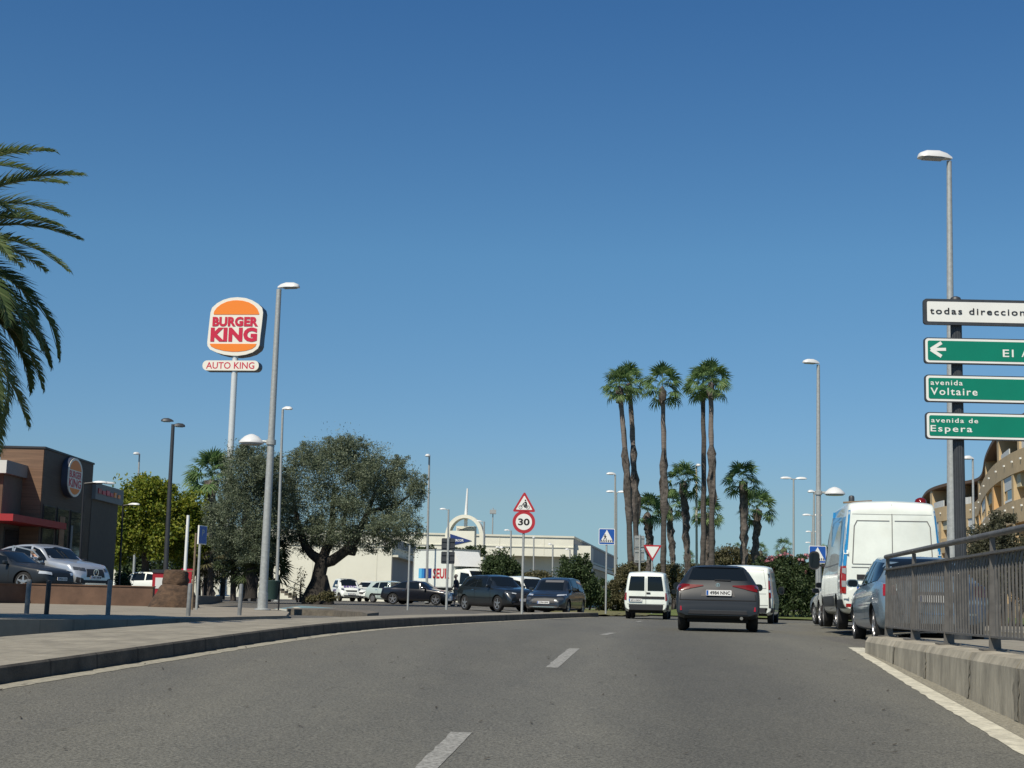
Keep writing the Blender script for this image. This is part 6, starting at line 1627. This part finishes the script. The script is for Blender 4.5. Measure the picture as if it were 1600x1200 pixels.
palmpx(1111, 1112, 600, 91, 37, 25, 'rightmost tall fan palm with a rough middle trunk', G1, r0=.165, boots=(.48, .72))
palmpx(1014, 1013, 804, 99, 31, 31, 'short fan palm between the close pair and the middle tall palm', G2, False, .20)
palmpx(1052, 1046, 793, 106, 29, 32, 'leaning mid-height fan palm just right of the middle tall palm', G2, False, .19)
palmpx(1076, 1067, 755, 98, 33, 33, 'mid-height fan palm left of the pale lamp post', G2, False, .20)
palmpx(1107, 1105, 804, 108, 29, 34, 'short fan palm half hidden behind the right hand pair of tall trunks', G2, False, .20)
palmpx(1163, 1160, 754, 95, 34, 35, 'taller fan palm of the two standing apart on the right', G2, False, .20)
palmpx(1177, 1184, 798, 99, 33, 36, 'shorter fan palm of the two standing apart on the right', G2, False, .20)
G3 = 'small far fan palms'
palmpx(1075, 1075, 872, 170, 12, 41, 'tiny far fan palm beside the pale lamp post', G3, False, .2, nl=22, nb=10)
palmpx(1188, 1188, 862, 170, 14, 42, 'small far fan palm between the rightmost pair and the oleander', G3, False, .2, nl=22, nb=10)
palmpx(1225, 1225, 857, 150, 17, 43, 'small far fan palm above the pink oleander bush', G3, False, .2, nl=24, nb=10)
palmpx(1153, 1152, 857, 175, 9, 44, 'tiny far fan palm left of the taller right hand palm', G3, False, .2, nl=20, nb=10)
palmpx(1277, 1287, 868, 120, 16, 45, 'small fan palm at the right edge of the oleander', G3, False, .2, nl=22, nb=10)
# palm behind the restaurant sign
palmpx(322, 331, 752, 93, 46, 51, 'shaggy fan palm left of the restaurant sign pole', 'fan palms by the restaurant sign', False, .34, nl=46)
def fanclump(name, label, pos, spots, seed, mt, group=None):
    rg = np.random.default_rng(seed); t = thing(name, label, 'palm', pos, 0, group); VV = []; FF = []; o = 0; st_ = MB()
    for (x_, y_, z_, Rr, nl) in spots:
        V, F = fancrown(Rr, nl, rg, -25, 80, 14, .45); VV.append(V + np.array([x_, y_, z_])); FF.append(F + o); o += len(V)
        st_.tube([(x_ * .9, y_, 0), (x_, y_, z_ + .1)], [.16, .14], 8)
    obj('trunk', st_, M['palmbark'], t, 60); link('crown', rawmesh('crown', np.concatenate(VV), np.concatenate(FF), [M[mt]]), t); return t
Y = 80.0; b = base(390, Y, .05)
def sp(px, py, dy, Rr, nl): p = at(px, py, Y + dy); return (p.x - b[0], dy, p.z - b[2], Rr, nl)
fanclump('dwarf_palm', 'dark low fan palm clump under the smaller olive tree', b, [sp(415, 885, -1, .9, 30), sp(385, 895, -2, .9, 28), sp(365, 880, -1.5, .8, 24), sp(400, 905, -3, .7, 24), sp(425, 870, 0, .75, 26)], 61, 'fandark')
Y = 86.0; b = base(330, Y, .05)
fanclump('dwarf_palm', 'brownish green low fan palms around the foot of the restaurant sign pole', b, [sp(330, 880, -1, .85, 26), sp(350, 893, 1.8, .8, 24), sp(322, 905, .5, .75, 22), sp(310, 870, 2, .8, 22)], 62, 'shrubdry')
# yellow green tree by the restaurant
Y = 84.0; b = base(232, Y, .1)
BL = [pxblob(*q, Y, b, dy) for *q, dy in ((225, 790, 48, 42, 0), (270, 800, 42, 40, .8), (205, 830, 36, 36, -.8), (250, 840, 48, 32, 0), (300, 815, 26, 42, 1), (235, 765, 34, 24, .5), (290, 855, 32, 28, .6), (190, 860, 18, 24, -.5))]
TR = [([tp(228, 930), tp(227, 890), tp(226, 860), tp(232, 800)], [.24, .20, .17, .06]), ([tp(226, 868), tp(212, 835), tp(205, 800)], [.13, .1, .04]), ([tp(226, 862), tp(250, 830), tp(268, 790)], [.13, .1, .04])]
tree('leafy_tree', 'bright yellow-green leafy tree right of the restaurant', 'tree', b, BL, 36000, .20, 'yellowgreen', 13, TR, 'bark', clump=.55, nclump=300, shell=.35, aspect=.5)
Y = 110.0; b = base(275, Y, .1)
BL = [pxblob(*q, Y, b) for q in ((285, 850, 40, 45), (215, 870, 40, 35), (330, 860, 40, 40))]
tree('hedge_tree', 'dark green tree mass behind the yellow-green tree', 'tree', b, BL, 9000, .35, 'shrub', 14, [([tp(285, 930), tp(285, 850)], [.3, .1])], clump=.6, nclump=150)

# shrubs beside the car park and the roundabout
def shrub(label, blobs_px, Y, n, ls, mt, seed, name='shrub', extra=None, group=None, cat='shrub', pxb=None, trunk=True, clump=.5, shell=.35):
    n, ls = int(n * 1.9), ls * .70
    b = base(pxb or blobs_px[0][0], Y, .02)
    BL = [pxblob(*q[:4], Y, b, q[4] if len(q) > 4 else 0.) for q in blobs_px]
    TRK = []
    if trunk:
        for q in BL: TRK.append(([(q[0] * .6, q[1] * .6, 0), (q[0], q[1], max(.2, q[2]))], [.07, .03]))
    ex = ([pxblob(*q, Y, b) for q in extra[0]], *extra[1:]) if extra else None
    return tree(name, label, cat, b, BL, n, ls, mt, seed, TRK, 'bark', clump, 120, shell, group, .42, .1, ex)
shrub('dark green bush right of the white lorry', [(780, 888, 28, 24), (765, 900, 20, 24), (800, 900, 20, 24)], 96, 7000, .24, 'shrub', 71)
shrub('brownish low bush between the bush by the lorry and the charcoal people carrier', [(840, 905, 26, 12), (815, 905, 16, 12)], 100, 3500, .22, 'shrubdry', 72)
shrub('large dark green bush behind the charcoal people carrier', [(905, 905, 32, 34), (890, 900, 22, 34), (930, 925, 24, 22), (900, 935, 30, 16), (915, 880, 14, 16)], 80, 14000, .2, 'shrub', 73)
shrub('olive brown bush left of the small white van', [(975, 925, 28, 28), (950, 935, 24, 22), (985, 900, 18, 20)], 84, 9000, .2, 'shrubdry', 74)
shrub('olive brown bush seen between the small white van and the estate car', [(1050, 905, 22, 26), (1035, 895, 16, 14), (1065, 920, 16, 20)], 94, 6000, .22, 'shrubdry', 75)
shrub('brown bush behind the twin palm trunks', [(1000, 890, 18, 14), (975, 893, 16, 12)], 112, 3500, .24, 'shrubdry', 76)
shrub('wide olive bush behind the grey estate car roof', [(1145, 872, 34, 18), (1120, 880, 22, 16), (1175, 882, 24, 16), (1090, 888, 26, 10)], 118, 6500, .28, 'shrubdry', 77)
shrub('big oleander bush with pink flowers right of the half hidden white van', [(1240, 920, 36, 44), (1215, 925, 26, 38), (1265, 930, 28, 36), (1225, 885, 24, 22), (1262, 893, 24, 22), (1195, 900, 20, 26)], 72, 20000, .19, 'oleander', 78, 'oleander', extra=([(1225, 880, 30, 14), (1262, 885, 26, 16), (1240, 870, 24, 8)], 380, .12, 'pinkfl'))
shrub('brownish bush behind the oleander', [(1200, 885, 26, 16), (1285, 890, 16, 20)], 104, 5000, .24, 'shrubdry', 79)
shrub('dark bush beside the bottom of the oleander next to the parked cars', [(1283, 935, 20, 26)], 76, 4000, .2, 'oleander', 80)
shrub('grey-green pine bush behind the railing under the apartments', [(1555, 850, 36, 38), (1525, 868, 26, 30), (1590, 870, 34, 36), (1570, 820, 22, 20), (1540, 905, 40, 26), (1610, 900, 40, 40)], 44, 26000, .11, 'pineneedle', 81, 'pine_bush', clump=.6)
shrub('sparse twiggy weed at the foot of the olive trunk', [(470, 905, 10, 18), (462, 925, 14, 10)], 83, 260, .16, 'shrubdry', 82, 'weed', cat='weed')
shrub('tuft of dry weeds against the olive trunk', [(512, 932, 16, 8), (490, 936, 12, 5)], 78, 900, .2, 'shrubdry', 83, 'weed', cat='weed', trunk=False)
shrub('small dark bush at the left of the arch', [(660, 862, 14, 8), (672, 860, 10, 8)], 140, 1200, .3, 'shrub', 84)
shrub('row of dark bushes at the foot of the arch', [(712, 864, 14, 8), (735, 862, 12, 8), (752, 862, 8, 10)], 140, 2600, .3, 'shrub', 85)
shrub('dark bush on the raised car park right of the silver coupe SUV', [(192, 910, 12, 14)], 72, 1500, .16, 'shrub', 86, trunk=False)
# far low greenery closing the horizon
rg = np.random.default_rng(3); P = []
for i in range(26000):
    x_ = rg.uniform(-160, 190); y_ = 300 + rg.uniform(0, 60) + 20 * math.sin(x_ * .05); hmax = 2.8 + 1.4 * math.sin(x_ * .11) + .9 * math.sin(x_ * .37 + 1)
    P.append((x_, y_, -.4 + rg.random() ** .7 * hmax))
V, F = leaves(np.array(P), 1.1, rg, 0, .7); o = link('treeline', rawmesh('treeline', V, F, [M['shrubdry']])); o['kind'] = 'stuff'

# date palm at the left edge, trunk outside the frame
def frond(L, el, az, rg, drop, nleaf=84, ll=.50, tw=0.):
    V = []; F = []; rv = []; n = 22
    pts = []
    for i in range(n + 1):
        s = i / n; r = L * s
        a = el - drop * s ** 1.4
        pts.append((r, s, a))
    X = Z = 0; path = [(0, 0)]
    for i in range(n):
        a = el - drop * ((i + .5) / n) ** 1.3; X += L / n * math.cos(a); Z += L / n * math.sin(a); path.append((X, Z))
    path = np.array(path); ca, sa = math.cos(az), math.sin(az)
    for j in range(nleaf):
        s = .10 + .90 * j / nleaf; q = s * n; i = min(int(q), n - 1); f = q - i; p = path[i] * (1 - f) + path[i + 1] * f; t = path[i + 1] - path[i]; t = t / np.linalg.norm(t); nn_ = np.array([-t[1], t[0]])
        l = ll * (math.sin(PI * min(1, s * .8 + .18)) ** .6) * (.85 + .3 * rg.random()) * (1 if s > .2 else .5)
        for sd in (-1, 1):
            fw = .48 + .38 * s; up = .32 + rg.normal() * .12; sidew = math.sqrt(max(.05, 1 - fw * fw)) * sd
            tip = np.array([p[0] + (t[0] * fw + nn_[0] * up * .6) * l, sidew * l, p[1] + (t[1] * fw + nn_[1] * up * .6) * l - .10 * l])
            b0 = np.array([p[0], 0, p[1]]); w = np.array([t[0], 0, t[1]]) * .020
            mid = b0 * .5 + tip * .5 + np.array([nn_[0], 0, nn_[1]]) * .03
            o = len(V); V += [b0 - w, b0 + w, mid + w * .9, mid - w * .9, tip + w * .1, tip - w * .1]; F += [(o, o + 1, o + 2, o + 3), (o + 3, o + 2, o + 4, o + 5)]
    V = np.array(V); W_ = V.copy(); W_[:, 0] = V[:, 0] * ca - V[:, 1] * sa; W_[:, 1] = V[:, 0] * sa + V[:, 1] * ca
    rp_ = [(p[0] * ca, p[0] * sa, p[1]) for p in path]
    return W_, np.array(F), rp_
Y = 21.0; k = Y / FPX
cc = at(-176, 420, Y); gb = float(H(cc.x, Y))
t = thing('date_palm', 'large date palm with long drooping fronds at the left edge', 'palm tree', (cc.x, Y, gb))
rg = np.random.default_rng(9); VV = []; FF = []; o = 0; rm = MB(); hz_ = cc.z - gb
for i in range(118):
    f = (i + .5) / 118; el = R(80 - 112 * f ** .9 + rg.normal() * 6); az = i * 2.399963 + rg.normal() * .12; drop = R(58 + 40 * rg.random() + (14 if f > .35 else 0))
    L = 3.15 * (.86 + .2 * rg.random())
    V, F, rp_ = frond(L, el, az, rg, drop * (1 if el > -.2 else .65))
    V = V + np.array([0, 0, hz_ - .2 * f]); VV.append(V); FF.append(F + o); o += len(V)
    rm.tube([(p[0], p[1], p[2] + hz_ - .2 * f) for p in rp_[::3]], [.022, .019, .016, .013, .011, .009, .007, .005][:len(rp_[::3])], 5)
link('crown', rawmesh('crown', np.concatenate(VV), np.concatenate(FF), [M['date']]), t); obj('frond_stems', rm, M['rachis'], t, 60)
tm_ = MB(); tm_.tube([(0, 0, hz_ * i / 14) for i in range(15)], [.30 + .03 * (i % 2) + (.12 if i > 12 else 0) for i in range(15)], 16); obj('trunk', tm_, M['palmboot'], t, 60)
# cut palm stump
Y = 46.0; b = base(272, Y, .13); rg = np.random.default_rng(2); k = Y / FPX
t = thing('palm_stump', 'thick brown stump of a cut palm, wide at the bottom, on the plaza', 'stump', b)
def stumpm(prof, seed, n=30):
    rg = np.random.default_rng(seed); mb = MB(); mb.lathe(prof, n)
    for i in range(len(mb.v)):
        x_, y_, z_ = mb.v[i]; f = 1 + rg.normal() * .045; mb.v[i] = (x_ * f, y_ * f, z_ + rg.normal() * .012)
    return mb
s_ = 36 * k
obj('root_mass', stumpm([(s_ * 1.05, -.02), (s_ * 1.02, .10), (s_ * .95, .2), (s_ * .88, .32), (s_ * .78, .45), (s_ * .68, .56), (s_ * .60, .64), (s_ * .50, .68)], 1), M['stump'], t, 70)
obj('trunk_piece', stumpm([(s_ * .52, .62), (s_ * .56, .70), (s_ * .56, .80), (s_ * .52, .92), (s_ * .50, 1.02), (s_ * .47, 1.10), (s_ * .30, 1.11)], 3), M['barkdk'] if 0 else M['stump'], t, 70)

# ------------------------------------------------------------------ people
M['skin'] = mat('skin', (.42, .24, .17), .6)
M['hair'] = mat('grey_hair', (.22, .19, .16), .8)
M['navytee'] = mat('navy_shirt', (.012, .016, .032), .8, var=.3, vscale=8)
M['shorts'] = mat('grey_shorts', (.16, .16, .15), .8)
M['shoe'] = mat('dark_shoe', (.03, .028, .026), .7)
M['whitetee'] = mat('white_shirt', (.74, .74, .72), .8)
M['bag'] = mat('white_bag', (.70, .70, .68), .5)
def skinned(name, chain, mt, parent, sub=2, root=0):
    """chain: list of (point, radius, index of its parent or -1)"""
    me = bpy.data.meshes.new(name); me.from_pydata([c[0] for c in chain], [(c[2], i) for i, c in enumerate(chain) if c[2] >= 0], [])
    o = link(name, me); md = o.modifiers.new('skin', 'SKIN'); md.use_smooth_shade = True
    for i, c in enumerate(chain): me.skin_vertices[0].data[i].radius = (c[1], c[1])
    me.skin_vertices[0].data[root].use_root = True
    sb = o.modifiers.new('sub', 'SUBSURF'); sb.levels = sub; sb.render_levels = sub
    bpy.context.view_layer.update()
    nm = bpy.data.meshes.new_from_object(o.evaluated_get(bpy.context.evaluated_depsgraph_get())); o.modifiers.clear(); o.data = nm; nm.name = name
    nm.materials.clear(); nm.materials.append(mt); nm.polygons.foreach_set('use_smooth', [True] * len(nm.polygons)); o.parent = parent; return o
def hand(ch, wrist, d, s):
    """five curled fingers from the wrist index; d = pointing direction, s = side (thumb) direction"""
    w = Vector(ch[wrist][0]); d = Vector(d).normalized(); s = Vector(s).normalized(); nrm_ = d.cross(s)
    ch.append((tuple(w + d * .05), .026, wrist)); palm = len(ch) - 1
    ch.append((tuple(w + d * .085), .026, palm)); kn = len(ch) - 1
    for i, L in enumerate((.070, .078, .074, .058)):
        o = s * (.028 - .019 * i); a = w + d * .095 + o
        ch.append((tuple(a), .010, kn)); ch.append((tuple(a + d * L * .5 + nrm_ * .012), .009, len(ch) - 1)); ch.append((tuple(a + d * L * .75 + nrm_ * .04), .008, len(ch) - 1))
    ch.append((tuple(w + d * .05 + s * .035), .011, palm)); ch.append((tuple(w + d * .085 + s * .052 + nrm_ * .01), .009, len(ch) - 1))
def walker(label, loc, rz):
    t = thing('person', label, 'person', loc, rz)      # faces local +y
    ch = [((0, 0, .95), .135, -1), ((0, .01, 1.10), .125, 0), ((0, .02, 1.28), .145, 1), ((0, .02, 1.42), .12, 2), ((0, .03, 1.50), .058, 3), ((0, .05, 1.58), .062, 4), ((0, .055, 1.66), .094, 5), ((0, .05, 1.74), .075, 6)]
    ch += [((.085, 0, .90), .105, 0), ((.10, .20, .50), .062, 8), ((.10, .16, .38), .060, 9), ((.10, .12, .10), .036, 10), ((.10, .20, .05), .035, 11), ((.10, .30, .035), .028, 12)]
    ch += [((-.085, 0, .90), .105, 0), ((-.10, -.06, .50), .062, 14), ((-.10, -.18, .36), .058, 15), ((-.10, -.34, .14), .036, 16), ((-.10, -.28, .05), .034, 17), ((-.10, -.19, .035), .028, 18)]
    ch += [((.20, .02, 1.40), .060, 3), ((.245, -.08, 1.13), .043, 20), ((.25, .04, .90), .030, 21)]; w1 = len(ch) - 1
    ch += [((-.20, .02, 1.40), .060, 3), ((-.245, .06, 1.13), .043, 3 + 20), ((-.25, .24, .93), .030, 24)]; w2 = len(ch) - 1
    hand(ch, w1, (0, .2, -1), (0, 1, 0)); hand(ch, w2, (0, .2, -1), (0, 1, 0))
    # face: nose, ears
    ch += [((0, .155, 1.645), .014, 6), ((.093, .05, 1.65), .018, 6), ((-.093, .05, 1.65), .018, 6)]
    skinned('body', ch, M['skin'], t)
    skinned('shirt', [((0, .0, .93), .150, -1), ((0, .01, 1.10), .145, 0), ((0, .02, 1.28), .165, 1), ((0, .02, 1.42), .125, 2), ((.20, .02, 1.40), .075, 3), ((.232, -.05, 1.21), .066, 4), ((-.20, .02, 1.40), .075, 3), ((-.232, .02, 1.21), .066, 6)], M['navytee'], t)
    skinned('shorts', [((0, 0, .93), .145, -1), ((.085, 0, .86), .122, 0), ((.10, .17, .54), .095, 1), ((-.085, 0, .86), .122, 0), ((-.10, -.05, .54), .095, 3)], M['shorts'], t)
    for sx, yy_ in ((.10, .2), (-.10, -.28)):
        mb = MB(); mb.prism([(-.045, 0), (.045, 0), (.045, .05), (.02, .10), (-.02, .10), (-.045, .05)], -.10, .15); o = obj('shoe', mb, M['shoe'], t, 50, (sx, yy_, .0))
    mb = MB(); mb.lathe([(.085, -.03), (.102, .03), (.09, .085), (.05, .115), (.01, .125)], 16); obj('hair', mb, M['hair'], t, 60, (0, .03, 1.68))
    eye = MB()
    for sx in (-.033, .033): eye.lathe([(.001, -.012), (.012, 0), (.001, .012)], 8, (sx, .137, 1.675))
    obj('eyes', eye, M['black'], t, 60)
    mb = MB(); mb.box((0, .139, 1.605), (.05, .012, .012)); obj('mouth', mb, M['bkred'], t)
    return t
b = base(712, 84.5, .0)
walker('person walking past the white lorry in dark shirt and grey shorts, white bag in hand', b, R(72))
# the carrier bag hangs from the rear hand
bgm = MB(); bgm.lathe([(.13, 0), (.17, .06), (.18, .22), (.12, .36), (.03, .46), (.015, .52)], 12)
for i in range(len(bgm.v)): x_, y_, z_ = bgm.v[i]; bgm.v[i] = (x_ * .6, y_, z_)
hx = Matrix.Rotation(R(72), 3, 'Z') @ Vector((-.26, .28, .30))
o = obj('carrier_bag', bgm, M['bag'], None, 60, (b[0] + hx.x, b[1] + hx.y, b[2] + hx.z), R(72)); tag(o, 'white plastic carrier bag in the hand of the walking person', 'bag')
# a person in white getting out of the silver car
pp = at(64, 905, 51.6)
t = thing('person', 'person in a white shirt bending beside the open door of the silver coupe SUV', 'person', (pp.x, 51.95, LOT), R(80))
ch = [((0, 0, .80), .135, -1), ((0, .10, .96), .13, 0), ((0, .22, 1.10), .145, 1), ((0, .32, 1.20), .11, 2), ((0, .38, 1.26), .056, 3), ((0, .44, 1.30), .06, 4), ((0, .49, 1.36), .092, 5), ((0, .49, 1.43), .07, 6),
      ((.09, 0, .76), .10, 0), ((.10, .12, .42), .06, 8), ((.10, .0, .08), .036, 9), ((.10, .12, .035), .03, 10), ((-.09, 0, .76), .10, 0), ((-.10, .08, .42), .06, 12), ((-.10, -.05, .08), .036, 13), ((-.10, .08, .035), .03, 14),
      ((.20, .30, 1.16), .058, 3), ((.24, .42, .95), .042, 16), ((.20, .60, .88), .030, 17), ((-.20, .30, 1.16), .058, 3), ((-.24, .42, .95), .042, 19), ((-.20, .60, .88), .030, 20)]
hand(ch, 18, (0, 1, -.2), (-1, 0, 0)); hand(ch, 21, (0, 1, -.2), (1, 0, 0))
skinned('body', ch, M['skin'], t)
skinned('shirt', [((0, .0, .80), .150, -1), ((0, .10, .96), .16, 0), ((0, .22, 1.10), .185, 1), ((0, .32, 1.20), .125, 2), ((.20, .30, 1.16), .085, 3), ((.232, .39, 1.0), .07, 4), ((-.20, .30, 1.16), .085, 3), ((-.232, .39, 1.0), .07, 6)], M['whitetee'], t)
skinned('trousers', [((0, 0, .80), .145, -1), ((.09, 0, .74), .115, 0), ((.10, .12, .42), .078, 1), ((.10, .0, .1), .06, 2), ((-.09, 0, .74), .115, 0), ((-.10, .08, .42), .078, 4), ((-.10, -.05, .1), .06, 5)], M['navytee'], t)
mb = MB(); mb.lathe([(.08, -.03), (.10, .03), (.09, .08), (.05, .11), (.01, .12)], 16); obj('hair', mb, M['hair'], t, 60, (0, .47, 1.37))
